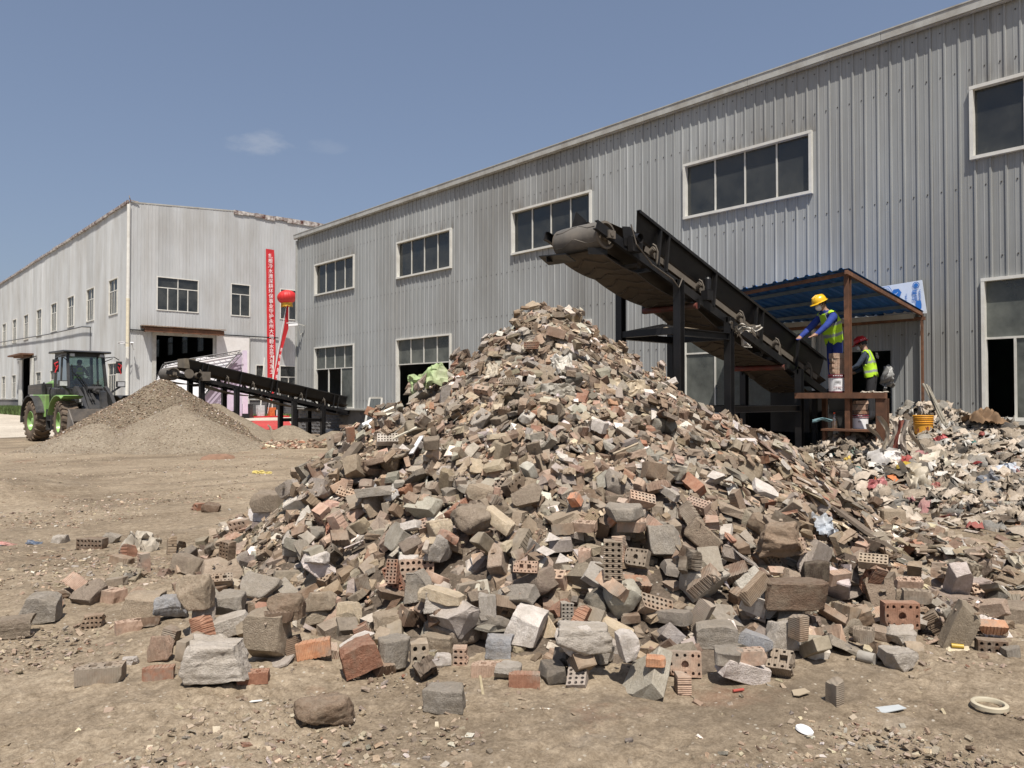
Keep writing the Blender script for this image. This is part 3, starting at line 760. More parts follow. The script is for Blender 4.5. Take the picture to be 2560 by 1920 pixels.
def cone(x, y, c, h, s, nz=.0, sc=1.0, seed=0, toe=.3, sx=1, sy=1):
    d = np.hypot((x - c[0]) / sx, (y - c[1]) / sy) * (1 + .10 * fbm((x - c[0]) * .5, (y - c[1]) * .5, 3, seed))
    z = h - s * d
    z = np.where(z > toe, z, toe * np.exp((np.minimum(z, toe) - toe) / toe) - .0)       # foot runs out gently
    z = np.minimum(z, h - s * .18)
    return z - .07 + nz * fbm(x * sc, y * sc, 4, seed + 3)
gA = cw(-12.4, 27.0)
def big_heap(x, y): return cone(x, y, (gA.x, gA.y), 2.45, .66, .07, 2.2, 41, .16)
heap_mesh('gravel_heap', gA.x, gA.y, 5.6, 190, big_heap, gravel_m, 'tall brown heap of crushed grit under the head of the small conveyor', 'gravel heap', 'stuff')
gB = cw(-10.9, 24.7); gC = cw(-13.0, 23.9)
def front_heap(x, y):
    return np.maximum(cone(x, y, (gB.x, gB.y), 1.50, .50, .05, 2.6, 51, .15), cone(x, y, (gC.x, gC.y), .95, .42, .05, 2.6, 52, .15))
heap_mesh('gravel_heap', gB.x - .6, gB.y, 5.6, 190, front_heap, sand_m, 'paler fine grit heap slumped in front of the brown one', 'gravel heap', 'stuff')
s1 = cw(-8.5, 29.0); s2 = cw(-11.05, 28.15); s3 = cw(-7.05, 30.3); s4 = cw(-6.3, 29.2)
heap_mesh('sand_heap', s1.x, s1.y, 2.4, 90, lambda x, y: cone(x, y, (s1.x, s1.y), .72, .52, .04, 3, 61, .1), sand_m, 'small pale sand cone beneath the middle legs of the far conveyor', 'sand heap', 'stuff')
heap_mesh('sand_heap', s2.x, s2.y, 4.4, 110, lambda x, y: cone(x, y, (s2.x, s2.y), 1.58, .58, .04, 3, 62, .12), sand_m, 'pale sand ridge showing right behind the brown grit heap', 'sand heap', 'stuff')
heap_mesh('sand_heap', s3.x, s3.y, 2.0, 70, lambda x, y: np.maximum(cone(x, y, (s3.x, s3.y), .42, .4, .05, 3, 63, .1), cone(x, y, (s4.x, s4.y), .34, .4, .05, 3, 64, .1)), sand_m, 'low spill of sand at the tail of the far conveyor', 'sand heap', 'stuff')

# ================================================================ height map of the rubble
HX0, HX1, HY0, HY1, HS = -7.0, 17.0, -3.0, 17.0, .03
hx = np.arange(HX0, HX1, HS); hy = np.arange(HY0, HY1, HS)
HXX, HYY = np.meshgrid(hx, hy, indexing='ij')
AP = (7.28, 7.30)
def pile_core(x, y):
    dx = x - AP[0]; dy = y - AP[1]
    an = np.arctan2(dy, dx)
    r = np.hypot(dx, dy)
    a = dx * RT.x + dy * RT.y; b = dx * FW.x + dy * FW.y
    r = np.hypot(a / np.where(a < 0, .76, .82), b / np.where(b < 0, 1.20, .9))
    r = r * (1 + .04 * np.sin(3 * an + 1.0) + .04 * np.sin(5 * an + 2.2) + .10 * fbm(dx * .35, dy * .35, 3, 71))
    z = 2.87 - .60 * r + .05 * np.sin(r * 2.2)
    z = np.where(z > .22, z, .22 * np.exp((z - .22) / .22))
    z = np.minimum(z, 2.87 - .60 * .24)
    return z - .075 + .09 * fbm(x * 1.3, y * 1.3, 4, 75) * np.clip(z * 3, 0, 1)
def trash_core(x, y):
    ys = np.array([-3, -1, 1.0, 3.0, 4.4, 5.4, 6.1, 6.9, 7.6, 9]); hs_ = np.array([.2, .38, .62, .92, 1.16, 1.30, 1.25, .6, .1, 0])
    Hh = np.interp(y, ys, hs_); L = np.interp(y, [-3, 2, 6.5, 7.5], [4.0, 5.6, 5.0, 2.5])
    t = np.clip(1 - (16.5 - x) / L, 0, 1)
    z = Hh * t ** .95 + bumpf(x, y, 12.9, 5.75, 1.7, .50) + bumpf(x, y, 14.2, 3.0, 2.2, .22)
    return z * (1 + .35 * fbm(x * 1.1, y * 1.1, 3, 81)) - .02
H = np.maximum(np.maximum(ground_h(HXX, HYY), pile_core(HXX, HYY)), trash_core(HXX, HYY))
H0 = H.copy()
def hidx(x, y): return int(min(max((x - HX0) / HS, 0), len(hx) - 1)), int(min(max((y - HY0) / HS, 0), len(hy) - 1))
def Hat(x, y, arr=None):
    i, j = hidx(x, y); return float((H if arr is None else arr)[i, j])
from math import floor
_sm = pile_core(HXX, HYY)
def slope_normal(x, y):
    i, j = hidx(x, y); k = 8
    i0, i1 = max(i - k, 0), min(i + k, len(hx) - 1); j0, j1 = max(j - k, 0), min(j + k, len(hy) - 1)
    gx_ = (H0[i1, j] - H0[i0, j]) / ((i1 - i0) * HS); gy_ = (H0[i, j1] - H0[i, j0]) / ((j1 - j0) * HS)
    return Vector((-gx_, -gy_, 1)).normalized()
def on_h(px, py):
    d = ray(px, py); t = 2.5
    while t < 40:
        p = EYE + d * t
        if p.x > HX1 or p.y > HY1 or p.z <= (Hat(p.x, p.y) if (HX0 < p.x and HY0 < p.y) else gh(p.x, p.y)): return p
        t += .03
    return EYE + d * t
# core surfaces
def patch(name, fn, mat, label, cat, x0, x1, y0, y1, st, thr):
    xs = np.arange(x0, x1, st); ys = np.arange(y0, y1, st); X, Y = np.meshgrid(xs, ys, indexing='ij'); G = ground_h(X, Y); Z = fn(X, Y)
    Z2 = np.where(Z > G - .03, Z, G - .03 - 2.0 * np.clip(G - .03 - Z, 0, .2)) + .03 * fbm(X * 5, Y * 5, 3, 77)
    keep = Z > G - thr; idx = -np.ones(X.shape, int); idx[keep] = np.arange(keep.sum())
    V = np.stack([X[keep], Y[keep], Z2[keep]], -1)
    a, b, c, d = idx[:-1, :-1], idx[1:, :-1], idx[1:, 1:], idx[:-1, 1:]; ok = (a >= 0) & (b >= 0) & (c >= 0) & (d >= 0)
    me = bpy.data.meshes.new(name); me.from_pydata(V.tolist(), [], np.stack([a[ok], b[ok], c[ok], d[ok]], -1).tolist()); me.materials.append(mat)
    o = bpy.data.objects.new(name, me); COL.objects.link(o); return tag(o, label, cat, kind='stuff')
patch('rubble_mound', pile_core, mound_m, 'brown dust and crumbs, darkened for gap shade, between the pieces of the big rubble heap', 'rubble', 1, 14, 1, 14, .06, .09)
patch('waste_mound', trash_core, mound_m, 'earth and crumbs beneath the plastic waste by the wall', 'waste', 9.5, 16.48, -3, 8.5, .07, .09)

# ================================================================ rubble materials
def rubble_mat(name, kind, attr=False):
    m, t, b = newmat(name)
    v = coords(t, not attr)
    if attr:
        a = nd(t, 'ShaderNodeAttribute'); a.attribute_name = 'Col'; base = a.outputs['Color']
    else:
        oi = nd(t, 'ShaderNodeObjectInfo'); base = oi.outputs['Color']
    n1 = noise(t, v, 9, 6, .65); n2 = noise(t, v, 34, 5, .7); n3 = noise(t, v, 3.5, 5, .65)
    c = mixc(t, .75, base, ramp(t, n1, [(.25, .25), (.5, .5), (.75, .78)]), 'SOFT_LIGHT')
    c = mixc(t, .55, c, ramp(t, n2, [(.25, .2), (.5, .5), (.75, .8)]), 'SOFT_LIGHT')
    if kind == 'brick':
        f = ramp(t, n3, [(.50, 0.0), (.64, .75)])
        c = mixc(t, f, c, (.27, .235, .19))            # old mortar and dust
        tn = nd(t, 'ShaderNodeTexCoord')
        wv = nd(t, 'ShaderNodeTexWave'); wv.wave_type = 'BANDS'; wv.bands_direction = 'X'; wv.inputs['Scale'].default_value = 26; wv.inputs['Distortion'].default_value = 1.2; wv.inputs['Detail'].default_value = 2
        t.links.new(tn.outputs['Object'], wv.inputs['Vector'])
        h = mixc(t, .28, mixc(t, .5, n2, noise(t, v, 15, 5, .7)), wv.outputs['Color'])
        bump(t, b, h, .75, .009)
    else:
        f = ramp(t, n3, [(.48, 0.0), (.66, .6)])
        c = mixc(t, f, c, mixc(t, .6, base, (.25, .205, .15)))
        sp = noise(t, v, 60, 3, .75)
        c = mixc(t, ramp(t, sp, [(.60, 0.0), (.70, .45)]), c, mixc(t, .45, c, (.60, .57, .51)))
        c = mixc(t, ramp(t, sp, [(.30, .5), (.40, 0.0)]), c, mixc(t, .6, c, (.05, .045, .04)))
        bump(t, b, mixc(t, .5, n2, noise(t, v, 16, 6, .7)), 1.0, .022)
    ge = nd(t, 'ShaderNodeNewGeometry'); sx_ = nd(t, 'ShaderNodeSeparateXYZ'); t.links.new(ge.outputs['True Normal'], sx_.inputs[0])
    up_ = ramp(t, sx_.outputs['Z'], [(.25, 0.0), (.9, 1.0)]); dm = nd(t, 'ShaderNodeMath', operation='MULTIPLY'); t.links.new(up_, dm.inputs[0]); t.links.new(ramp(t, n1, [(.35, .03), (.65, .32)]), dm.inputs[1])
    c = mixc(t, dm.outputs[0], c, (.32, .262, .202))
    c = mixc(t, ramp(t, noise(t, v, 1.9, 4, .6), [(.45, 0.0), (.65, .28)]), c, (.25, .212, .158))
    t.links.new(c, b.inputs['Base Color']); b.inputs['Roughness'].default_value = .93; b.inputs['Specular IOR Level'].default_value = .2
    return m
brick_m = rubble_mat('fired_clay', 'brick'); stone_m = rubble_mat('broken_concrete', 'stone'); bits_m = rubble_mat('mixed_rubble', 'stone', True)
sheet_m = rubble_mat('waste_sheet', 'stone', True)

# ================================================================ piece meshes
def from_arrays(name, V, Fl, mat, smooth=None):
    me = bpy.data.meshes.new(name); me.from_pydata([tuple(p) for p in V], [], Fl); me.materials.append(mat)
    if smooth is not None:
        me.polygons.foreach_set('use_smooth', [True] * len(me.polygons)); me.set_sharp_from_angle(angle=R(smooth))
    return me
def rock(seed, dims=(1, 1, 1), cuts=6, sub=2, rough=.03, box=True, mat=None, smooth=26, bev=.03, wob=.09, qlo=.58):
    """a block with its corners and edges struck off by random planes, then worn"""
    r = random.Random(seed); bm = bmesh.new(); bmesh.ops.create_cube(bm, size=1)
    for v in bm.verts: v.co = Vector(tuple(v.co[a] * dims[a] * (1 + r.uniform(-wob, wob)) for a in range(3)))
    bmesh.ops.triangulate(bm, faces=bm.faces)
    for k in range(cuts):
        n = Vector((r.gauss(0, 1), r.gauss(0, 1), r.gauss(0, 1))).normalized(); ext = sum(abs(n[a]) * dims[a] / 2 for a in range(3)); q = r.uniform(qlo, .86)
        bmesh.ops.bisect_plane(bm, geom=bm.verts[:] + bm.edges[:] + bm.faces[:], plane_co=n * ext * q, plane_no=n, clear_outer=True, dist=1e-5)
        be = [e for e in bm.edges if len(e.link_faces) == 1]
        if be: bmesh.ops.holes_fill(bm, edges=be, sides=0)
    bmesh.ops.dissolve_limit(bm, angle_limit=R(4), verts=bm.verts[:], edges=bm.edges[:])
    m = max(dims)
    try: bmesh.ops.bevel(bm, geom=bm.edges[:], offset=bev * m, segments=1, affect='EDGES', clamp_overlap=True)
    except Exception: pass
    bmesh.ops.triangulate(bm, faces=bm.faces)
    for it in range(sub):
        lim = m * (.26, .15, .085, .05)[it]
        es = [e for e in bm.edges if e.calc_length() > lim]
        if es: bmesh.ops.subdivide_edges(bm, edges=es, cuts=1)
        bmesh.ops.triangulate(bm, faces=bm.faces)
    bm.normal_update()
    P = np.array([v.co[:] for v in bm.verts]); N = np.array([v.normal[:] for v in bm.verts]); nz = 0
    for o_ in range(5 if sub > 2 else 4):
        f = 2.2 * 2 ** o_ / m
        nz = nz + .62 ** o_ * (vnoise(P[:, 0] * f + seed, P[:, 1] * f + P[:, 2] * f * .7, seed + o_) + vnoise(P[:, 1] * f - seed, P[:, 2] * f + 5, seed + 9 + o_))
    P = P + N * (nz * rough * m)[:, None]
    for v, p in zip(bm.verts, P): v.co = p
    bmesh.ops.recalc_face_normals(bm, faces=bm.faces)
    me = bpy.data.meshes.new('rock'); bm.to_mesh(me); bm.free(); me.materials.append(mat or stone_m)
    me.polygons.foreach_set('use_smooth', [True] * len(me.polygons)); me.set_sharp_from_angle(angle=R(smooth))
    return me
def holed(L=.24, Wd=.115, Hh=.09, cells=None, seed=0, cut=None, dep=.035, n=8, wear=.004, nickn=2):
    """brick with real recesses on its two big faces. cells: (xs, ys, {(i,j):(shape,r)})"""
    xs, ys, hl = cells; bm = bmesh.new()
    xs = [-L / 2 + L * q for q in xs]; ys = [-Wd / 2 + Wd * q for q in ys]
    for sgn in (1, -1):
        z = sgn * Hh / 2
        for i in range(len(xs) - 1):
            for j in range(len(ys) - 1):
                x0, x1, y0, y1 = xs[i], xs[i + 1], ys[j], ys[j + 1]; mx, my = (x0 + x1) / 2, (y0 + y1) / 2
                h = hl.get((i, j))
                outer = [(x1, my), (x1, y1), (mx, y1), (x0, y1), (x0, my), (x0, y0), (mx, y0), (x1, y0)]
                if not h:
                    bm.faces.new([bm.verts.new((a, b, z)) for a, b in outer]); continue
                sh, fx, fy = h; hwx = (x1 - x0) / 2 * fx; hwy = (y1 - y0) / 2 * fy
                inner = []
                for k in range(8):
                    t = 2 * math.pi * k / 8; c, s_ = math.cos(t), math.sin(t)
                    if sh == 'r': q = (c * hwx, s_ * hwy)
                    else:
                        mq = max(abs(c), abs(s_)); q = (c / mq * hwx, s_ / mq * hwy)
                    inner.append((mx + q[0], my + q[1]))
                for k in range(8):
                    k2 = (k + 1) % 8
                    bm.faces.new([bm.verts.new((*outer[k], z)), bm.verts.new((*outer[k2], z)), bm.verts.new((*inner[k2], z)), bm.verts.new((*inner[k], z))])
                    zz = z - sgn * dep
                    bm.faces.new([bm.verts.new((*inner[k], z)), bm.verts.new((*inner[k2], z)), bm.verts.new((*inner[k2], zz)), bm.verts.new((*inner[k], zz))])
                bm.faces.new([bm.verts.new((*p, z - sgn * dep)) for p in inner])
    hsx = sorted(set(xs + [(a + b) / 2 for a, b in zip(xs[:-1], xs[1:])])); hsy = sorted(set(ys + [(a + b) / 2 for a, b in zip(ys[:-1], ys[1:])]))
    for y in (ys[0], ys[-1]):
        for a, b in zip(hsx[:-1], hsx[1:]):
            for za, zb in ((-Hh / 2, 0), (0, Hh / 2)): bm.faces.new([bm.verts.new((a, y, za)), bm.verts.new((b, y, za)), bm.verts.new((b, y, zb)), bm.verts.new((a, y, zb))])
    for x in (xs[0], xs[-1]):
        for a, b in zip(hsy[:-1], hsy[1:]):
            for za, zb in ((-Hh / 2, 0), (0, Hh / 2)): bm.faces.new([bm.verts.new((x, a, za)), bm.verts.new((x, b, za)), bm.verts.new((x, b, zb)), bm.verts.new((x, a, zb))])
    bmesh.ops.remove_doubles(bm, verts=bm.verts, dist=1e-5)
    r = random.Random(seed)
    corners = [(sx * L / 2, sy * Wd / 2, sz * Hh / 2) for sx in (-1, 1) for sy in (-1, 1) for sz in (-1, 1)]
    nick = [(Vector(c), r.uniform(.018, .045)) for c in r.sample(corners, nickn)]
    cn = cut
    for v in bm.verts:
        p = v.co
        for c, q in nick:
            d = (p - c).length
            if d < q * 1.6: p -= c.normalized() * max(0, q * 1.6 - d) * .45
        if cn is not None and p.x > cn:
            p.x = cn + .018 * float(vnoise(p.y * 40 + seed, p.z * 40, seed)) * 2
        p.x += wear * float(vnoise(p.y * 60 + p.z * 37, p.z * 60 + 3, seed + 1)); p.y += wear * float(vnoise(p.x * 60, p.z * 60 + 9, seed + 2)); p.z += wear * float(vnoise(p.x * 50, p.y * 50 + 9, seed + 3))
    if cn is not None:
        for v in bm.verts: v.co.x -= (cn - L / 2) / 2
    bmesh.ops.recalc_face_normals(bm, faces=bm.faces)
    me = bpy.data.meshes.new('hollow_brick'); bm.to_mesh(me); bm.free(); me.materials.append(brick_m); return me
def cellsA():      # three rows of round holes
    xs = [.02 + .96 * k / 7 for k in range(8)]; xs[0] = 0; xs[-1] = 1; ys = [0, .345, .655, 1]
    return xs, ys, {(i, j): ('r', .66, .56) for i in range(7) for j in range(3)}
def cellsB():      # two square openings ringed by small round holes
    xs = [0, .12, .24, .44, .56, .76, .88, 1]; ys = [0, .26, .74, 1]; h = {}
    for i in range(7):
        h[(i, 0)] = h[(i, 2)] = ('r', .55 if i not in (2, 4) else .36, .55)
    h[(2, 1)] = h[(4, 1)] = ('s', .84, .82); h[(0, 1)] = h[(6, 1)] = ('r', .6, .25); h[(1, 1)] = h[(5, 1)] = ('r', .6, .25)
    return xs, ys, h
def cellsC():      # two rows of large round holes
    xs = [0, .25, .5, .75, 1]; ys = [0, .5, 1]; return xs, ys, {(i, j): ('r', .52, .60) for i in range(4) for j in range(2)}
def cellsD():      # an oval in the middle, dots all round
    xs = [0, .14, .30, .5, .70, .86, 1]; ys = [0, .3, .7, 1]; h = {(i, j): ('r', .56, .50) for i in range(6) for j in (0, 2)}
    xs = [0, .16, .36, .64, .84, 1]; h = {(i, j): ('r', .50, .52) for i in range(5) for j in (0, 2)}; h[(2, 1)] = ('r', .84, .8); h[(0, 1)] = h[(4, 1)] = ('r', .5, .4); h[(2, 0)] = h[(2, 2)] = ('r', .36, .5)
    return xs, ys, h
def ribbed(L=.24, Wd=.115, Hh=.09, seed=0, cut=None, ribs=8, dep=.0042):
    """solid brick whose long sides are combed with grooves"""
    top = []; r = random.Random(seed)
    for s in (1, -1):
        seq = []
        for k in range(ribs):
            a = -L / 2 + L * k / ribs; w = L / ribs
            seq += [(a, Wd / 2), (a + w * .62, Wd / 2), (a + w * .68, Wd / 2 - dep), (a + w * .94, Wd / 2 - dep)]
        seq += [(L / 2, Wd / 2)]
        if s == 1: top += seq
        else: top += [(x, -y) for x, y in reversed(seq)]
    bm = bmesh.new(); n = len(top)
    rows = [[bm.verts.new((x, y, z)) for x, y in top] for z in (-Hh / 2, 0, Hh / 2)]
    for q in range(2):
        for k in range(n): bm.faces.new([rows[q][k], rows[q][(k + 1) % n], rows[q + 1][(k + 1) % n], rows[q + 1][k]])
    bm.faces.new(rows[0][::-1]); bm.faces.new(rows[2]); bmesh.ops.remove_doubles(bm, verts=bm.verts, dist=1e-6)
    corners = [Vector((sx * L / 2, sy * Wd / 2, sz * Hh / 2)) for sx in (-1, 1) for sy in (-1, 1) for sz in (-1, 1)]; nick = [(c, r.uniform(.02, .05)) for c in r.sample(corners, 3)]
    for v in bm.verts:
        p = v.co
        for c, q in nick:
            d = (p - c).length
            if d < q * 1.6: p -= c.normalized() * max(0, q * 1.6 - d) * .5
        if cut is not None and p.x > cut: p.x = cut + .03 * float(vnoise(p.y * 35 + seed, p.z * 35, seed))
        p.z += .004 * float(vnoise(p.x * 50, p.y * 50 + 9, seed + 3))
    if cut is not None:
        for v in bm.verts: v.co.x -= (cut - L / 2) / 2
    bmesh.ops.recalc_face_normals(bm, faces=bm.faces); me = bpy.data.meshes.new('ribbed_brick'); bm.to_mesh(me); bm.free(); me.materials.append(brick_m); return me
def shard(seed, n=5, th=.012):
    r = random.Random(seed); pts = []
    for k in range(n):
        a = 2 * math.pi * (k + r.uniform(-.25, .25)) / n; q = r.uniform(.35, .55); pts.append((q * math.cos(a) * 1.2, q * math.sin(a) * .85))
    mb = MB(); mb.prism(pts, lambda a, b, d: (a, b, d), -th / 2, th / 2)
    # a slight warp: middle point lifted is enough to catch light differently
    return mb.mesh('tile_shard', stone_m)
HOL = {}
HOL['A'] = [holed(cells=cellsA(), seed=s) for s in (1, 2)]; HOL['B'] = [holed(cells=cellsB(), seed=s) for s in (3, 4)]
HOL['C'] = [holed(L=.24, Wd=.115, Hh=.115, cells=cellsC(), seed=s, dep=.05) for s in (5,)]; HOL['D'] = [holed(L=.24, Wd=.18, cells=cellsD(), seed=6, dep=.05)]
HOL['a'] = [holed(cells=cellsA(), seed=s, cut=c) for s, c in ((7, -.01), (8, .03), (9, -.03))]
HOL['b'] = [holed(cells=cellsB(), seed=s, cut=c) for s, c in ((10, .0), (11, .04))]
HOL['c'] = [holed(L=.20, Wd=.115, Hh=.115, cells=cellsC(), seed=12, cut=.0, dep=.05)]
RIB = [ribbed(seed=s) for s in (1, 2)] + [ribbed(seed=s, cut=c) for s, c in ((3, .0), (4, .04), (5, -.02))]
SOL = [rock(100 + s, (.235, .112, .055 + .03 * (s % 2)), 2, 2, .010, mat=brick_m, bev=.02) for s in range(5)] + [rock(110 + s, (.15, .112, .07), 4, 2, .018, mat=brick_m, bev=.03) for s in range(4)]
CHK = [rock(200 + s, (1, .80, .68), 7 + s % 4, 2, .060, bev=.05, wob=.2, qlo=.5, smooth=34) for s in range(14)]
CUB = [rock(300 + s, (1, .72, .58), 2, 2, .035, bev=.04, wob=.13, smooth=32) for s in range(6)]
SLB = [rock(400 + s, (1, .78, .22), 6, 2, .028, bev=.03, wob=.2, qlo=.5) for s in range(8)]
LNG = [rock(500 + s, (1, .42, .32), 4, 2, .032, bev=.04, wob=.15) for s in range(6)]
SHD = [shard(s, 3 + s % 4, .03) for s in range(8)]
BIG = [rock(600 + s, (1, .8, .66), 13, 4, .085, smooth=60, bev=.05, wob=.3, qlo=.42) for s in range(5)]
NEARK = [rock(700 + s, (1, .80, .68), 9 + s % 4, 4, .058, bev=.05, wob=.22, qlo=.48, smooth=55) for s in range(9)]
NEARQ = [rock(750 + s, (1, .74, .62), 3 + s % 2, 4, .034, bev=.05, wob=.15, qlo=.62, smooth=50) for s in range(6)]      # for the foreground
TIM = []
for s in range(4):
    r = random.Random(s); mb = MB(); mb.prism([(-.5, -.03), (-.44, .03), (.5, .025 + r.uniform(0, .01)), (.46, -.035)], lambda a, b, d: (a, b, d + .02 * math.sin(a * 3 + s)), -.012, .012); TIM.append(mb.mesh('splinter', stone_m))
HALF = {}
def half_ext(me):
    k = me.name
    if k not in HALF:
        a = np.empty(len(me.vertices) * 3); me.vertices.foreach_get('co', a); a = a.reshape(-1, 3)
        HALF[k] = a[:: max(1, len(a) // 60)] if len(a) > 90 else a
        HALF[k] = np.vstack([HALF[k], a[[a[:, i].argmax() for i in range(3)] + [a[:, i].argmin() for i in range(3)]]])
    return HALF[k]

# ---------------------------------------------------------------- colours (dry albedo) and their names
PAL = {
 'dusty brown': (0.239, 0.170, 0.117), 'dark brown': (0.144, 0.095, 0.065), 'wet dark': (0.078, 0.057, 0.042), 'grey brown': (0.242, 0.193, 0.145), 'pinkish': (0.411, 0.281, 0.205),
 'reddish': (0.283, 0.140, 0.089), 'orange': (0.477, 0.233, 0.127), 'grey': (0.294, 0.261, 0.219), 'dark grey': (0.150, 0.131, 0.110), 'pale grey': (0.466, 0.419, 0.362), 'tan': (0.355, 0.281, 0.203),
 'whitish': (0.733, 0.668, 0.605), 'cream': (0.577, 0.472, 0.335), 'bluish grey': (0.355, 0.355, 0.362)}
def jit(c, a=.10):
    k = 1 + random.uniform(-a * 1.4, a * 1.4); return tuple(max(.01, min(.9, x * k * (1 + random.uniform(-.04, .04)))) for x in c)
def wpick(items):
    t = random.random() * sum(w for _, w in items)
    for v, w in items:
        t -= w
        if t <= 0: return v
    return items[-1][0]
def put(mesh, name, loc, rot, scale, col):
    o = bpy.data.objects.new(name, mesh); COL.objects.link(o)
    o.location = loc; o.rotation_mode = 'QUATERNION'; o.rotation_quaternion = rot
    o.scale = scale if isinstance(scale, (tuple, list, Vector)) else (scale,) * 3
    o.color = (*col, 1); return o
def settle(mesh, x, y, quat, scale, sink=.3, frac=.5):
    """height at which the turned piece comes to lie on what is already there"""
    s = scale if isinstance(scale, (tuple, list)) else (scale,) * 3
    P = half_ext(mesh) * np.array(s); Rm = np.array(quat.to_matrix()); P = P @ Rm.T
    zmin, zmax = P[:, 2].min(), P[:, 2].max()
    low = P[P[:, 2] < zmin + (zmax - zmin) * .55]
    ii = np.clip(((low[:, 0] + x - HX0) / HS).astype(int), 0, len(hx) - 1); jj = np.clip(((low[:, 1] + y - HY0) / HS).astype(int), 0, len(hy) - 1)
    need = H[ii, jj] - low[:, 2]
    z = float(np.quantile(need, frac)) if len(need) else Hat(x, y)
    z -= sink * (zmax - zmin) * .25
    # imprint
    ex = max(abs(P[:, 0]).max(), HS); ey = max(abs(P[:, 1]).max(), HS)
    i0, i1 = hidx(x - ex * .8, y)[0], hidx(x + ex * .8, y)[0] + 1; j0, j1 = hidx(x, y - ey * .8)[1], hidx(x, y + ey * .8)[1] + 1
    sub = H[i0:i1, j0:j1]
    if sub.size:
        XX = (HXX[i0:i1, j0:j1] - x) / (ex * .85); YY = (HYY[i0:i1, j0:j1] - y) / (ey * .85)
        msk = XX ** 2 + YY ** 2 < 1
        sub[msk] = np.maximum(sub[msk], z + (zmax) * .62)
    return z, zmin, zmax
def rand_quat(n, flat=1.0, tilt=20):
    q = Vector((0, 0, 1)).rotation_difference(n) if n is not None else Euler((0, 0, 0)).to_quaternion()
    e = Euler((R(random.gauss(0, tilt)), R(random.gauss(0, tilt)), random.uniform(0, 2 * math.pi))).to_quaternion()
    k = random.random()
    f = Euler((0, 0, 0)) if k < flat else (Euler((math.pi / 2, 0, 0)) if k < flat + (1 - flat) * .6 else Euler((0, math.pi / 2, 0)))
    return q @ e @ f.to_quaternion(), ('flat' if k < flat else 'on its side' if k < flat + (1 - flat) * .6 else 'on end')
def zone(p):
    xr = (Vector(p) - EYE).dot(RT); dp = depth(p); px = CX + F_PX * xr / dp; z = p[2]
    r = math.hypot(p[0] - AP[0], p[1] - AP[1])
    side = 'left' if px < 980 else 'centre left' if px < 1240 else 'centre right' if px < 1520 else 'right' if px < 1850 else 'far right'
    if z > 2.25: return 'crest'
    if z > 1.55: return {'left': 'upper left flank', 'centre left': 'upper left slope', 'centre right': 'upper right slope', 'right': 'upper right flank', 'far right': 'upper right flank'}[side]
    if z > .85: return {'left': 'left flank', 'centre left': 'middle slope, left', 'centre right': 'middle slope, centre', 'right': 'middle slope, right', 'far right': 'conveyor-side flank'}[side]
    if r < 5.6: return {'left': 'lower left flank', 'centre left': 'lower slope, left', 'centre right': 'lower slope, centre', 'right': 'lower slope, right', 'far right': 'lower right flank'}[side]
    return {'left': 'left foot', 'centre left': 'front foot, left', 'centre right': 'front foot, centre', 'right': 'front foot, right', 'far right': 'right foot'}[side]

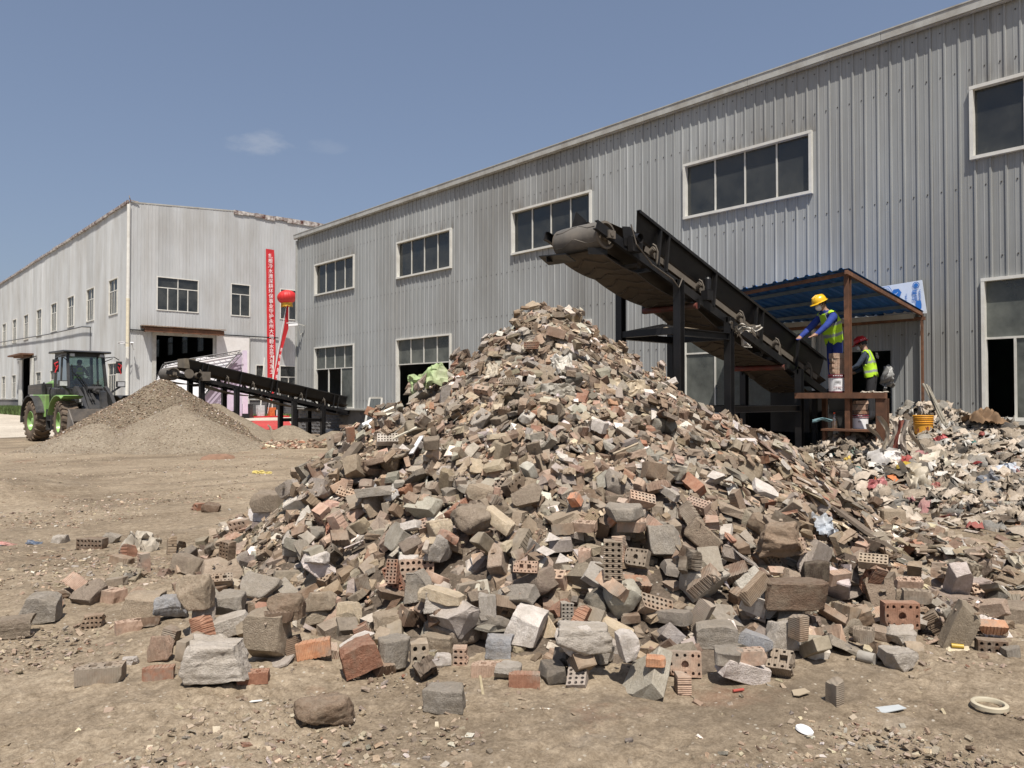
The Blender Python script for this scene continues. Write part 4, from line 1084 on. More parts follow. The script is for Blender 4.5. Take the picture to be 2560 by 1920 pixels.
# ---------------------------------------------------------------- fine filler: one mass of broken bits
def bits(name, n, sampler, size, label, cat, pal, flat=.5, mat=None, round_=False, rise=.25, lift=0.0):
    """n jittered bricks-and-chips joined to one mesh with a colour per piece"""
    base = np.array([(x, y, z) for z in (-.5, .5) for y in (-.5, .5) for x in (-.5, .5)])
    fq = np.array([(0, 2, 3, 1), (4, 5, 7, 6), (0, 1, 5, 4), (2, 6, 7, 3), (0, 4, 6, 2), (1, 3, 7, 5)])
    XY = sampler(n); n = len(XY)
    i = np.clip(((XY[:, 0] - HX0) / HS).astype(int), 0, len(hx) - 1); j = np.clip(((XY[:, 1] - HY0) / HS).astype(int), 0, len(hy) - 1)
    inside = (XY[:, 0] > HX0) & (XY[:, 0] < HX1) & (XY[:, 1] > HY0) & (XY[:, 1] < HY1)
    Z = np.where(inside, H[i, j], ground_h(XY[:, 0], XY[:, 1]))
    s = size(n)                                    # (n,3)
    an = rng.normal(0, .35, (n, 3)); an[:, 2] = rng.uniform(0, 6.28, n)
    gxx = np.where(inside, (H0[np.minimum(i + 6, len(hx) - 1), j] - H0[np.maximum(i - 6, 0), j]) / (12 * HS), 0)
    gyy = np.where(inside, (H0[i, np.minimum(j + 6, len(hy) - 1)] - H0[i, np.maximum(j - 6, 0)]) / (12 * HS), 0)
    gxx = np.clip(gxx, -.6, .6); gyy = np.clip(gyy, -.6, .6)
    P = base[None] * s[:, None, :] * (1 + rng.uniform(-.32, .32, (n, 8, 3)))
    cz, sz_ = np.cos(an[:, 2]), np.sin(an[:, 2]); cx_, sx_ = np.cos(an[:, 0]), np.sin(an[:, 0]); cy_, sy_ = np.cos(an[:, 1]), np.sin(an[:, 1])
    y = P[:, :, 1] * cx_[:, None] - P[:, :, 2] * sx_[:, None]; z = P[:, :, 1] * sx_[:, None] + P[:, :, 2] * cx_[:, None]; x = P[:, :, 0]
    x, z = x * cy_[:, None] + z * sy_[:, None], -x * sy_[:, None] + z * cy_[:, None]
    x, y = x * cz[:, None] - y * sz_[:, None], x * sz_[:, None] + y * cz[:, None]
    z = z + x * gxx[:, None] * .8 + y * gyy[:, None] * .8
    V = np.stack([x + XY[:, 0, None], y + XY[:, 1, None], z + (Z + s[:, 2] * rise + lift)[:, None]], -1).reshape(-1, 3)
    F_ = (fq[None] + (np.arange(n) * 8)[:, None, None]).reshape(-1, 4)
    me = bpy.data.meshes.new(name)
    me.vertices.add(len(V)); me.vertices.foreach_set('co', V.ravel()); me.loops.add(len(F_) * 4); me.loops.foreach_set('vertex_index', F_.ravel().astype(np.int32))
    me.polygons.add(len(F_)); me.polygons.foreach_set('loop_start', np.arange(0, len(F_) * 4, 4).astype(np.int32)); me.polygons.foreach_set('loop_total', np.full(len(F_), 4, np.int32))
    me.update(calc_edges=True); me.validate(); me.polygons.foreach_set('use_smooth', [False] * len(me.polygons))
    ks = list(pal); pr = np.array([pal[k] for k in ks], float); pr /= pr.sum(); pc = np.array([PAL[k] for k in ks])
    ch = pc[rng.choice(len(ks), n, p=pr)] * rng.uniform(.72, 1.3, (n, 1)) * rng.uniform(.94, 1.06, (n, 3))
    C = np.ones((n, 8, 4), np.float32); C[:, :, :3] = ch[:, None, :]
    a = me.color_attributes.new('Col', 'FLOAT_COLOR', 'POINT'); a.data.foreach_set('color', C.ravel())
    me.materials.append(mat or bits_m); o = bpy.data.objects.new(name, me); COL.objects.link(o); return tag(o, label, cat, kind='stuff')
def cone_sampler(rmax=5.6, back=.35, pw=.62):
    def f(n):
        out = np.zeros((0, 2))
        va = math.atan2(-AP[1], -AP[0])
        while len(out) < n:
            r = rmax * rng.uniform(0, 1, n * 2) ** pw; a = rng.uniform(-math.pi, math.pi, n * 2)
            d = np.abs((a - va + math.pi) % (2 * math.pi) - math.pi)
            keep = (d < R(108)) | (rng.uniform(0, 1, n * 2) < back)
            ux, uy = r * np.cos(a), r * np.sin(a); la = ux * RT.x + uy * RT.y; lb = ux * FW.x + uy * FW.y
            la = la * np.where(la < 0, .80, .92); lb = lb * np.where(lb < 0, 1.08, .95)
            out = np.vstack([out, np.stack([AP[0] + la * RT.x + lb * FW.x, AP[1] + la * RT.y + lb * FW.y], -1)[keep]])
        return out[:n]
    return f
MIXPAL = {'dusty brown': 5, 'dark brown': 3.5, 'wet dark': 1.8, 'grey brown': 6, 'pinkish': 1.5, 'reddish': .5, 'orange': .06, 'grey': 3.5, 'dark grey': 1.5, 'pale grey': 1.6, 'tan': 3.0, 'whitish': .7, 'cream': .5}
def sz(lo, hi, fl=.5, p=2.0):
    def f(n):
        a = lo + (hi - lo) * rng.uniform(0, 1, n) ** p
        return np.stack([a * rng.uniform(.9, 1.6, n), a * rng.uniform(.6, 1.0, n), a * rng.uniform(fl * .6, fl * 1.4, n)], -1)
    return f
bits('broken_rubble', 6500, cone_sampler(5.2), sz(.05, .15, .55), 'crumbled brick and concrete filling the gaps of the big heap', 'rubble', MIXPAL)
H = H + 0.0
H = np.maximum(H, np.where(pile_core(HXX, HYY) > ground_h(HXX, HYY) + .05, H0 + .045, H0))

# ---------------------------------------------------------------- the countable pieces
va = math.atan2(-AP[1], -AP[0])
def spot(k, n, rmax):
    while True:
        r = rmax * (random.random() ** .60)
        if r < .34 and random.random() < .55: continue
        a = va + R(random.uniform(-122, 122))
        x = AP[0] + r * math.cos(a); y = AP[1] + r * math.sin(a)
        da = (x - AP[0]) * RT.x + (y - AP[1]) * RT.y; db = (x - AP[0]) * FW.x + (y - AP[1]) * FW.y
        r = math.hypot(da / (.73 if da < 0 else .89), db / (1.20 if db < 0 else .9))
        e = 4.80 * (1 + .07 * math.sin(3 * a) + .05 * math.sin(7 * a + 1))
        if r > e and random.random() < .90 + (r - e): continue
        return x, y, r
OPW = {'flat': 'lying flat', 'on its side': 'lying sideways', 'on end': 'standing on end'}
def size_word(s): return 'small' if s < .16 else 'large' if s > .30 else 'middling'
used_labels = {}
def piece(fam, x, y, r, group=None):
    n = slope_normal(x, y); top = max(0, min(1, 1 - r / 5.4))
    if fam == 'hollow':
        k = wpick([('A', 5), ('B', 3), ('C', 2.0), ('D', .7), ('a', 5), ('b', 3), ('c', 2.5)]); me = random.choice(HOL[k]); sc = random.uniform(.88, 1.08) * (1 - .28 * top)
        cn = wpick([('dusty brown', 5), ('dark brown', 4.5), ('wet dark', 1.4), ('grey brown', 3), ('pinkish', 3.2), ('reddish', 1.6), ('orange', .2), ('grey', 1.2)])
        q, op = rand_quat(n, .42, 24); kind = {'A': 'brick with round holes', 'B': 'brick with square holes', 'C': 'big-holed brick', 'D': 'wide oval-holed brick', 'a': 'snapped round-holed brick', 'b': 'snapped square-holed brick', 'c': 'broken big-holed brick'}[k]
        name = 'hollow_brick'; cat = 'brick'; grp = 'perforated bricks in the rubble heap'; sw_ = ''
    elif fam == 'ribbed':
        me = random.choice(RIB); sc = random.uniform(.85, 1.05) * (1 - .28 * top); cn = wpick([('dusty brown', 5), ('dark brown', 3), ('grey brown', 4), ('pinkish', 3), ('reddish', .9), ('orange', .3), ('wet dark', .6)])
        q, op = rand_quat(n, .45, 26); kind = ('whole' if me in RIB[:2] else 'half') + ' brick with combed sides'; name = 'ribbed_brick'; cat = 'brick'; grp = 'grooved bricks in the rubble heap'; sw_ = ''
    elif fam == 'solid':
        me = random.choice(SOL); sc = random.uniform(.85, 1.05) * (1 - .3 * top); cn = wpick([('dusty brown', 4), ('dark brown', 3), ('grey brown', 4), ('pinkish', 2.4), ('reddish', 1.3), ('pale grey', 2.2), ('wet dark', 1)])
        q, op = rand_quat(n, .55, 26); kind = 'plain brick' if me in SOL[:5] else 'broken plain brick'; name = 'plain_brick'; cat = 'brick'; grp = 'plain bricks in the rubble heap'; sw_ = ''
    elif fam == 'chunk':
        s = (.31 - .19 * top) * random.uniform(.45, 1.15); me = random.choice(CHK + CUB); sc = (s, s * random.uniform(.8, 1.1), s * random.uniform(.75, 1.1))
        cn = wpick([('grey', 5), ('pale grey', 2.6), ('tan', 4), ('grey brown', 4), ('dark grey', 1.4), ('whitish', .9), ('bluish grey', .15), ('cream', .3), ('dusty brown', 1.6)])
        q, op = rand_quat(n, .7, 22); op = 'flat'; kind = 'concrete lump' if me in CHK else 'squared concrete lump'; name = 'concrete_lump'; cat = 'concrete lump'; grp = 'lumps of concrete in the rubble heap'; sw_ = size_word(s)
    elif fam == 'slab':
        s = (.34 - .17 * top) * random.uniform(.40, 1.15); me = random.choice(SLB); sc = (s, s * random.uniform(.7, 1.1), s * random.uniform(.6, 1.2))
        cn = wpick([('grey', 4), ('pale grey', 3), ('tan', 3.5), ('grey brown', 4), ('dark grey', 1.5), ('whitish', .8), ('cream', .5), ('dusty brown', 2)])
        q, op = rand_quat(n, .85, 20); kind = 'slab of mortar'; name = 'mortar_slab'; cat = 'slab'; grp = 'flat slabs in the rubble heap'; sw_ = size_word(s)
    elif fam == 'long':
        s = (.34 - .16 * top) * random.uniform(.6, 1.1); me = random.choice(LNG); sc = (s, s, s)
        cn = wpick([('grey', 4), ('pale grey', 2.6), ('tan', 3), ('grey brown', 4), ('whitish', .7), ('cream', .5)])
        q, op = rand_quat(n, .8, 24); kind = 'oblong stone'; name = 'oblong_stone'; cat = 'stone'; grp = 'oblong stones in the rubble heap'; sw_ = size_word(s)
    else:
        s = (.26 - .10 * top) * random.uniform(.45, 1.1); me = random.choice(SHD); sc = (s, s, s * random.uniform(.9, 2.0))
        cn = wpick([('whitish', 5), ('pale grey', 3), ('cream', 1.5), ('bluish grey', .3), ('pinkish', .6)])
        q, op = rand_quat(n, .8, 28); kind = 'tile shard'; name = 'tile_shard'; cat = 'tile'; grp = 'pale tile shards in the rubble heap'; sw_ = size_word(s)
    z, zmin, zmax = settle(me, x, y, q, sc, .12, .66)
    o = put(me, name, (x, y, z), q, sc, jit(PAL[cn]))
    zn = zone((x, y, z))
    bits_ = [w for w in (sw_, cn, kind) if w] + [OPW[op] if fam not in ('chunk',) else 'wedged', 'on the' if 'foot' not in zn and zn != 'crest' else 'at the', zn]
    lab = ' '.join(bits_); tag(o, lab, cat, grp); return o
plan = ['hollow'] * 296 + ['ribbed'] * 280 + ['solid'] * 290 + ['chunk'] * 250 + ['slab'] * 200 + ['long'] * 90 + ['shard'] * 120
random.shuffle(plan)
plan.sort(key=lambda f: random.random() + (.35 if f in ('hollow', 'ribbed') else .15 if f == 'solid' else 0))
for k, fam in enumerate(plan):
    if k % 9 == 0:      # the crowded front foot
        a = va + R(random.uniform(-62, 62)); rr_ = random.uniform(4.4, 6.0); x, y, r = AP[0] + rr_ * math.cos(a), AP[1] + rr_ * math.sin(a), rr_ / 1.12
        da = (x - AP[0]) * RT.x + (y - AP[1]) * RT.y
        if abs(da) > 4.2: x, y, r = spot(k, len(plan), 6.3)
    else: x, y, r = spot(k, len(plan), 6.3)
    piece(fam, x, y, r)
    if k == len(plan) // 2:
        bits('broken_rubble', 1800, cone_sampler(4.9, .3), sz(.03, .10, .5), 'small broken bits scattered between the bricks of the big heap', 'rubble', MIXPAL, rise=.35)
# crumbs lying on and between the pieces, finer towards the crest
def crest_sampler(n):
    f = cone_sampler(3.6, .5, .55); return f(n)
bits('broken_rubble', 6500, crest_sampler, sz(.03, .11, .45), 'fine broken bits lying over the upper half of the big heap', 'rubble', {**MIXPAL, 'cream': 1.2, 'whitish': 1.2, 'pinkish': 2.6}, rise=.3)

def lower_sampler(n):
    f = cone_sampler(5.9, .1, .9)(n * 2); d = np.hypot(f[:, 0] - AP[0], f[:, 1] - AP[1]); return f[d > 2.4][:n]
bits('broken_rubble', 5000, lower_sampler, sz(.015, .07, .5, 2.4), 'crumbs and fines lying between the blocks of the lower slope', 'rubble', MIXPAL, rise=.1, lift=-.03)
# ================================================================ the pieces one can point to, each measured in the photograph
def yawq(deg, tilt=0, roll=0, up='top'):
    q = Euler((0, 0, -YAW + R(deg))).to_quaternion() @ Euler((R(tilt), R(roll), 0)).to_quaternion()
    return q @ {'top': Euler((0, 0, 0)), 'side': Euler((math.pi / 2, 0, 0)), 'end': Euler((0, math.pi / 2, 0)), 'stand': Euler((math.pi / 2, math.pi / 2, 0)), 'upend': Euler((0, math.pi / 2, math.pi / 2))}[up].to_quaternion()
NAMES = {'h': ('hollow_brick', 'brick'), 'r': ('ribbed_brick', 'brick'), 's': ('plain_brick', 'brick'), 'k': ('concrete_lump', 'concrete lump'), 'K': ('boulder', 'boulder'), 'l': ('mortar_slab', 'slab'), 'o': ('oblong_stone', 'stone'), 't': ('tile_shard', 'tile'), 'q': ('concrete_block', 'concrete block')}
def hand(fam, box, col, label, yaw=0, tilt=0, roll=0, up='top', var=0, dz=0.0, ground=None, dscale=.8, lift=.0, group=None):
    """box: x0,y0,x1,y1 of its outline in the photograph; stands where the ray through its lower edge meets the ground or the heap"""
    x0, y0, x1, y1 = box; mx = (x0 + x1) / 2
    if fam[0] == 'h': me = HOL[fam[1:] or 'A'][var % len(HOL[fam[1:] or 'A'])]
    elif fam == 'r': me = RIB[var % len(RIB)]
    elif fam == 's': me = SOL[var % len(SOL)]
    else:
        near_ = box[3] > 1380
        L_ = {'k': NEARK if near_ else CHK, 'K': BIG, 'l': SLB, 'o': LNG, 't': SHD, 'q': NEARQ if near_ else CUB}[fam]; me = L_[var % len(L_)]
    on_pile = ground is None and y1 < 1500
    if on_pile and tilt == 0 and roll == 0 and fam in ('q', 'k', 'K', 's', 'r', 'o'): tilt = random.uniform(-24, 20); roll = random.uniform(-20, 20); yaw = yaw + random.uniform(-25, 25)
    q = yawq(yaw, tilt, roll, up)
    E = half_ext(me); Rm = np.array(q.to_matrix())
    p0 = on_h(mx, (y0 + y1) / 2 if on_pile else y1)
    dp = depth(p0) + (0 if on_pile else .08)
    wm = (x1 - x0) * dp / F_PX * (.94 if fam in 'Kt' or not on_pile else .84); hm = (y1 - y0) * dp / F_PX * (.94 if fam in 'Kt' or not on_pile else .84)
    P = E @ Rm.T; r2 = np.array(RT); ext = (P @ r2).max() - (P @ r2).min()
    zz = P[:, 2].max() - P[:, 2].min()
    k = wm / max(ext, 1e-3)
    if fam in 'kKqlo' and fam != 't':
        # width from the outline, height too; depth in between
        down = (EYE.z - p0.z) / dp; hh = max(.25 * wm, hm / (1 + .25 * down))
        k2 = hh / max(zz, 1e-3)
        if up == 'top': sc = (k, k * dscale if yaw % 90 == 0 else (k + k2) / 2, min(k2, k * 2.6))
        else: sc = (min(k, k2) if False else (k + k2) / 2,) * 3
    elif fam == 't': sc = (k, k, k * .6)
    else: sc = (min(max(k, .7), 1.25),) * 3
    P = (E * np.array(sc)) @ Rm.T
    fwd = np.array(FW); near = (P @ fwd).min()
    if on_pile:
        c = p0 + slope_normal(p0.x, p0.y) * (lift + .25 * (P[:, 2].max() - P[:, 2].min())); loc = c + Vector((0, 0, dz))
    else:
        c = on_h(mx, y1); c = c + FW * (-near * .75)
        g_ = max(Hat(c.x, c.y), gh(c.x, c.y)) if ground is None else gh(c.x, c.y)
        loc = Vector((c.x, c.y, g_ - P[:, 2].min() - .012 + dz))
    nm, cat = NAMES[fam[0]]
    o = put(me, nm, loc, q, sc, PAL[col] if isinstance(col, str) else col)
    return tag(o, label, cat, group)
HAND = [
 # ---- loose pieces left of the heap
 ('q', (35, 1480, 130, 1562), 'grey', 'squared grey concrete block lying alone at the far left of the yard', dict(var=1, yaw=12)),
 ('k', (-30, 1540, 60, 1598), 'grey brown', 'brown veined stone cut by the left edge of the picture', dict(var=3, yaw=30)),
 ('ha', (196, 1533, 252, 1573), 'dusty brown', 'small crumbling brick with two dark holes facing out, alone on the dirt', dict(up='side', yaw=10, var=1)),
 ('hB', (211, 1466, 306, 1512), 'pinkish', 'pale pink-grey brick with dotted top lying right of the lone block', dict(yaw=-22)),
 ('s', (255, 1448, 323, 1478), 'grey brown', 'grey-brown plain brick just behind the pale dotted brick', dict(yaw=-8, var=1)),
 ('hC', (278, 1547, 343, 1590), 'pinkish', 'pinkish brick with round holes on top beside the dark one', dict(yaw=35)),
 ('hA', (330, 1521, 388, 1572), 'dark brown', 'dark brick with rows of holes leaning on the flat grey stone', dict(yaw=28, tilt=-14)),
 ('q', (294, 1478, 397, 1550), 'tan', 'flat-topped tan stone at the left foot behind the dark holed brick', dict(var=2)),
 ('k', (376, 1482, 452, 1552), 'bluish grey', 'bluish split stone between two tan stones at the left foot', dict(var=5, yaw=25)),
 ('k', (430, 1443, 528, 1545), 'tan', 'rounded tan boulder above the bluish stone at the left foot', dict(var=1)),
 ('k', (515, 1478, 600, 1546), 'grey', 'rounded grey stone right of the tan boulder at the left foot', dict(var=6, yaw=10)),
 ('o', (484, 1525, 610, 1606), 'pale grey', 'long pale stone slanting behind the big limestone boulder', dict(var=2, yaw=20, roll=-14)),
 ('k', (445, 1530, 500, 1592), 'grey', 'rough grey lump left of the long pale stone', dict(var=8)),
 ('K', (418, 1582, 603, 1716), 'pale grey', 'biggest pale limestone boulder in front of the left foot', dict(var=0, yaw=0)),
 ('hB', (592, 1650, 663, 1713), 'reddish', 'red-brown holed brick leaning on the right side of the limestone boulder', dict(yaw=10, var=1)),
 ('r', (352, 1654, 428, 1702), 'reddish', 'red and grey ribbed brick touching the left tip of the limestone boulder', dict(yaw=12, up='side')),
 ('k', (362, 1578, 424, 1658), 'pinkish', 'upright lump of pink brick and mortar left of the limestone boulder', dict(var=2)),
 ('s', (438, 1592, 482, 1652), 'grey brown', 'brick set on edge between the upright lump and the long stone', dict(yaw=80, up='side')),
 ('hB', (176, 1658, 296, 1717), 'dusty brown', 'whole brick with square holes on top, alone in the left foreground', dict(yaw=14)),
 ('k', (298, 1638, 338, 1662), 'whitish', 'small whitish stone right above the lone left foreground brick', dict(var=4)),
 ('h', (190, 1353, 272, 1388), 'dark brown', 'pair-sized dark brick lying far left behind the grey block', dict(yaw=-8, up='side')),
 ('k', (255, 1335, 302, 1376), 'grey', 'rounded grey lump standing behind the dark far left brick', dict(var=7)),
 ('k', (130, 1336, 174, 1376), 'pale grey', 'dirty white stone lying alone far left', dict(var=9)),
 ('hc', (462, 1248, 530, 1302), 'reddish', 'red drum-like cluster of holed brick lying behind the heap at left', dict(yaw=60, up='end')),
 ('k', (500, 1260, 552, 1300), 'dark brown', 'dark clod stuck behind the red holed cluster', dict(var=0)),
 ('s', (265, 1398, 344, 1420), 'dusty brown', 'flat broken brick left of the straw bag', dict(yaw=14, var=6)),
 ('r', (300, 1378, 344, 1410), 'reddish', 'reddish brick end left of the straw bag', dict(yaw=-30, up='end', var=3)),
 # ---- left front of the heap
 ('q', (425, 1390, 518, 1462), 'grey brown', 'large brown squared block on the lower left flank', dict(var=4)),
 ('hB', (515, 1430, 590, 1486), 'dusty brown', 'tilted brown brick showing two square holes above the grey stone', dict(yaw=22, tilt=34)),
 ('l', (585, 1425, 690, 1505), 'grey', 'broad grey mortar slab with a brick-red edge on the lower left', dict(var=2, tilt=48, roll=10)),
 ('s', (612, 1562, 680, 1610), 'pinkish', 'pale pink brick lying level at the left foot', dict(yaw=-25, var=0)),
 ('hA', (660, 1585, 720, 1642), 'dark brown', 'dark brick with dotted top standing apart at the left foot', dict(yaw=22)),
 ('r', (733, 1574, 828, 1660), 'orange', 'thick chunk of orange ribbed brick with a grey mortar face', dict(yaw=8, up='side', roll=-8)),
 ('q', (836, 1588, 950, 1700), 'reddish', 'red brick chunk capped by white plaster leaning at the front foot', dict(var=3, yaw=20, roll=-14)),
 ('l', (845, 1590, 938, 1625), 'whitish', 'white plaster cap lying on the red brick chunk', dict(var=5, yaw=20, roll=-18, lift=.12)),
 ('q', (935, 1562, 1013, 1655), 'grey', 'tall grey stone standing right of the plaster-capped brick chunk', dict(var=5, yaw=35)),
 ('k', (660, 1495, 760, 1570), 'dusty brown', 'brown rounded stone at the left front', dict(var=1)),
 ('k', (755, 1512, 835, 1570), 'tan', 'yellow-brown rounded stone at the left front', dict(var=2)),
 ('k', (838, 1500, 905, 1575), 'cream', 'rough cream-edged stone left of centre near the foot', dict(var=5)),
 ('k', (925, 1500, 1012, 1560), 'tan', 'smooth tan stone above the tall grey one', dict(var=7)),
 ('o', (1045, 1528, 1172, 1580), 'cream', 'upper of two long cream curb stones at the front', dict(var=0, yaw=-24, roll=10, lift=.14)),
 ('o', (1040, 1560, 1165, 1618), 'cream', 'lower of two long cream curb stones at the front', dict(var=3, yaw=-26, roll=10, lift=.12)),
 ('k', (1050, 1485, 1135, 1545), 'pale grey', 'pale speckled stone above the cream curb stones', dict(var=8)),
 ('q', (1045, 1586, 1135, 1640), 'tan', 'tan paving block tucked under the cream curb stones', dict(var=0, yaw=-18)),
 ('hc', (1016, 1620, 1072, 1662), 'tan', 'small yellowish brick with six holes facing out at the front foot', dict(yaw=12, up='side')),
 ('q', (1079, 1632, 1130, 1663), 'whitish', 'small white block beside the six-holed brick', dict(var=1)),
 ('ha', (1128, 1612, 1170, 1664), 'pinkish', 'upright pinkish brick end with four holes right of the small white block', dict(yaw=0, up='side', var=2)),
 ('k', (1205, 1583, 1284, 1650), 'bluish grey', 'rounded bluish stone under the big white block', dict(var=3)),
 ('q', (1255, 1518, 1372, 1634), 'whitish', 'biggest white rounded block at the front foot', dict(var=2, yaw=-18, roll=12, lift=.12)),
 ('q', (1195, 1520, 1243, 1598), 'pale grey', 'tall pale stone standing left of the biggest white block', dict(var=4)),
 ('hB', (1176, 1630, 1268, 1692), 'pinkish', 'whole pink brick with two square holes lying flat at the front foot', dict(yaw=-6)),
 ('k', (1234, 1658, 1308, 1708), 'pale grey', 'pale rounded stone in front of the flat pink brick', dict(var=6)),
 ('r', (1270, 1679, 1353, 1722), 'reddish', 'front-most red ribbed brick lying on the dirt', dict(yaw=-3, up='side')),
 ('l', (1345, 1672, 1417, 1716), 'dark grey', 'cracked dark slab right of the front-most ribbed brick', dict(var=1, yaw=12)),
 ('k', (1388, 1558, 1486, 1642), 'whitish', 'cracked white stone right of the biggest white block', dict(var=10, lift=.10)),
 ('K', (1378, 1618, 1536, 1706), 'pale grey', 'jagged grey concrete mass lowest at the front centre', dict(var=2, dscale=.6)),
 ('k', (1470, 1585, 1535, 1665), 'pale grey', 'speckled stone standing behind the jagged concrete mass', dict(var=4, lift=.1)),
 ('q', (1545, 1603, 1602, 1686), 'whitish', 'white-crusted block standing on end at the front foot', dict(var=1, yaw=8, roll=78, up='top')),
 ('s', (1614, 1667, 1671, 1706), 'orange', 'small orange brick bit on the dirt at the front foot', dict(yaw=-12, var=6)),
 ('hD', (1672, 1620, 1758, 1697), 'pinkish', 'wide brick with an oval hole facing out near the front foot', dict(yaw=-6, up='side', tilt=-10)),
 ('r', (1692, 1684, 1729, 1739), 'pinkish', 'pink brick standing on end on the dirt in front of the oval-holed one', dict(yaw=0, up='end', var=2)),
 ('l', (1790, 1671, 1872, 1716), 'grey', 'flat rough grey stone right of the upright pink brick', dict(var=6, yaw=-10)),
 ('hC', (1848, 1638, 1916, 1690), 'pinkish', 'pink brick with six holes on top near the right front foot', dict(yaw=10)),
 ('hb', (1920, 1645, 2006, 1702), 'grey brown', 'thin broken brick strip with a row of holes propped at the right foot', dict(yaw=-30, tilt=40)),
 ('o', (1858, 1583, 1942, 1645), 'bluish grey', 'long blue-grey stone at the right front', dict(var=1, yaw=-26, roll=14, lift=.06)),
 ('k', (1914, 1548, 2012, 1642), 'pale grey', 'knobbly pale concrete ball at the right front', dict(var=11)),
 ('q', (1738, 1563, 1858, 1632), 'grey', 'squared grey concrete with an orange ribbed corner at the right front', dict(var=3, yaw=-6)),
 ('r', (1818, 1582, 1856, 1632), 'orange', 'orange ribbed brick stub stuck on the squared grey concrete', dict(yaw=-10, up='end', var=3, lift=.1)),
 ('s', (1982, 1616, 2026, 1662), 'dusty brown', 'brown brick stub right of the pale concrete ball', dict(yaw=22, up='end', var=5)),
 ('k', (2212, 1618, 2296, 1681), 'pale grey', 'whitish boulder lying alone on the dirt right of the heap', dict(var=0, yaw=10)),
 ('s', (2272, 1601, 2312, 1632), 'tan', 'small tan brick bit behind the lone whitish boulder', dict(yaw=-12, var=7)),
 ('K', (2225, 1560, 2312, 1618), 'pale grey', 'lumpy speckled concrete behind the small tan bit', dict(var=3)),
 ('hD', (2212, 1522, 2302, 1578), 'reddish', 'brown brick with a row of holes standing above the lumpy concrete', dict(yaw=-4, up='side')),
 ('hb', (2136, 1575, 2202, 1630), 'grey brown', 'grey-brown brick with open slots left of the lone boulder', dict(yaw=-28, up='top')),
 ('r', (2462, 1558, 2524, 1612), 'orange', 'orange ribbed brick pair on top of a mortar block at the right edge', dict(yaw=-14, lift=.02, tilt=22, dz=.06)),
 ('hC', (2458, 1590, 2520, 1636), 'dark brown', 'dark brick with holes under the orange pair at the right edge', dict(yaw=-16, up='side')),
 ('q', (2486, 1503, 2580, 1562), 'grey brown', 'brown rounded slab cut by the right edge', dict(var=2)),
 ('l', (2512, 1610, 2556, 1646), 'grey', 'grey wedge leaning beside the dark holed brick at the right edge', dict(var=4)),
 ('hB', (2235, 1440, 2308, 1490), 'pinkish', 'pinkish square-holed brick high on the right foot', dict(yaw=-10, tilt=14)),
 ('r', (2056, 1425, 2128, 1478), 'pinkish', 'ribbed pinkish brick slanting at the right foot', dict(yaw=24, tilt=16, up='side')),
 ('hC', (2265, 1502, 2340, 1552), 'grey brown', 'row of bricks stuck together at the right foot', dict(yaw=-16)),
 ('hA', (2160, 1465, 2228, 1505), 'tan', 'slanting half-round brick with many holes at the right foot', dict(yaw=-30, tilt=36)),
 ('q', (2010, 1470, 2075, 1530), 'wet dark', 'very dark wet block above the right foot', dict(var=0)),
 ('K', (1880, 1330, 2002, 1425), 'dusty brown', 'big brown rough boulder right of centre', dict(var=4, lift=.05)),
 ('q', (1910, 1475, 2080, 1560), 'dark brown', 'wide dark clod on the lower right', dict(var=5)),
 # ---- face of the heap
 ('l', (1103, 1145, 1168, 1216), 'tan', 'left of two pale flat stones set upright mid-slope', dict(var=0, tilt=58)),
 ('l', (1157, 1144, 1230, 1214), 'cream', 'right of two pale flat stones set upright mid-slope', dict(var=3, tilt=60, roll=10)),
 ('k', (1162, 1210, 1252, 1288), 'tan', 'broken tan stone under the two pale flat stones', dict(var=5)),
 ('l', (1270, 1195, 1362, 1310), 'grey brown', 'tallest brown slab standing mid-slope', dict(var=6, tilt=62, roll=-18)),
 ('K', (1134, 1284, 1245, 1378), 'grey brown', 'rough concrete lump with bent rebar sticking out', dict(var=1, lift=.06)),
 ('k', (1062, 1300, 1142, 1386), 'cream', 'yellowish squared stone left of the rebar lump', dict(var=9)),
 ('o', (1208, 1274, 1302, 1362), 'cream', 'long tan curb stone right of the rebar lump', dict(var=4, yaw=-30, roll=32)),
 ('hB', (1420, 1312, 1498, 1372), 'pinkish', 'pink dotted brick at the end of the stuck-together row', dict(yaw=-20, tilt=10, lift=.08)),
 ('r', (1376, 1324, 1440, 1366), 'dusty brown', 'brown ribbed brick at the left of the stuck-together row', dict(yaw=-20, up='side', lift=.06)),
 ('hA', (1532, 1312, 1618, 1364), 'pinkish', 'pinkish brick with a many-holed top right of the row', dict(yaw=-8, tilt=10, lift=.07)),
 ('l', (1348, 1268, 1476, 1330), 'tan', 'long flat tan slab lying across the middle slope', dict(var=4, yaw=10, roll=-14)),
 ('l', (1496, 1265, 1618, 1312), 'grey', 'oval grey slab lying level on the middle slope', dict(var=2, yaw=-4)),
 ('q', (1608, 1324, 1706, 1440), 'grey', 'tallest dark block standing on the lower slope right of centre', dict(var=4, lift=.04)),
 ('hD', (1552, 1385, 1625, 1472), 'grey brown', 'grey brick with an oval hole facing out low on the slope', dict(yaw=-34, up='side', tilt=-28, lift=.08)),
 ('hA', (1402, 1506, 1434, 1572), 'grey', 'grey many-holed brick standing upright at the front', dict(yaw=4, up='stand', lift=.06)),
 ('hA', (1508, 1482, 1562, 1560), 'grey brown', 'brown many-holed brick leaning at the front', dict(yaw=-8, up='stand', roll=0, tilt=0, lift=.08)),
 ('hA', (970, 1420, 1010, 1490), 'reddish', 'reddish many-holed brick leaning left of centre', dict(yaw=-10, up='stand', tilt=-16, lift=.05)),
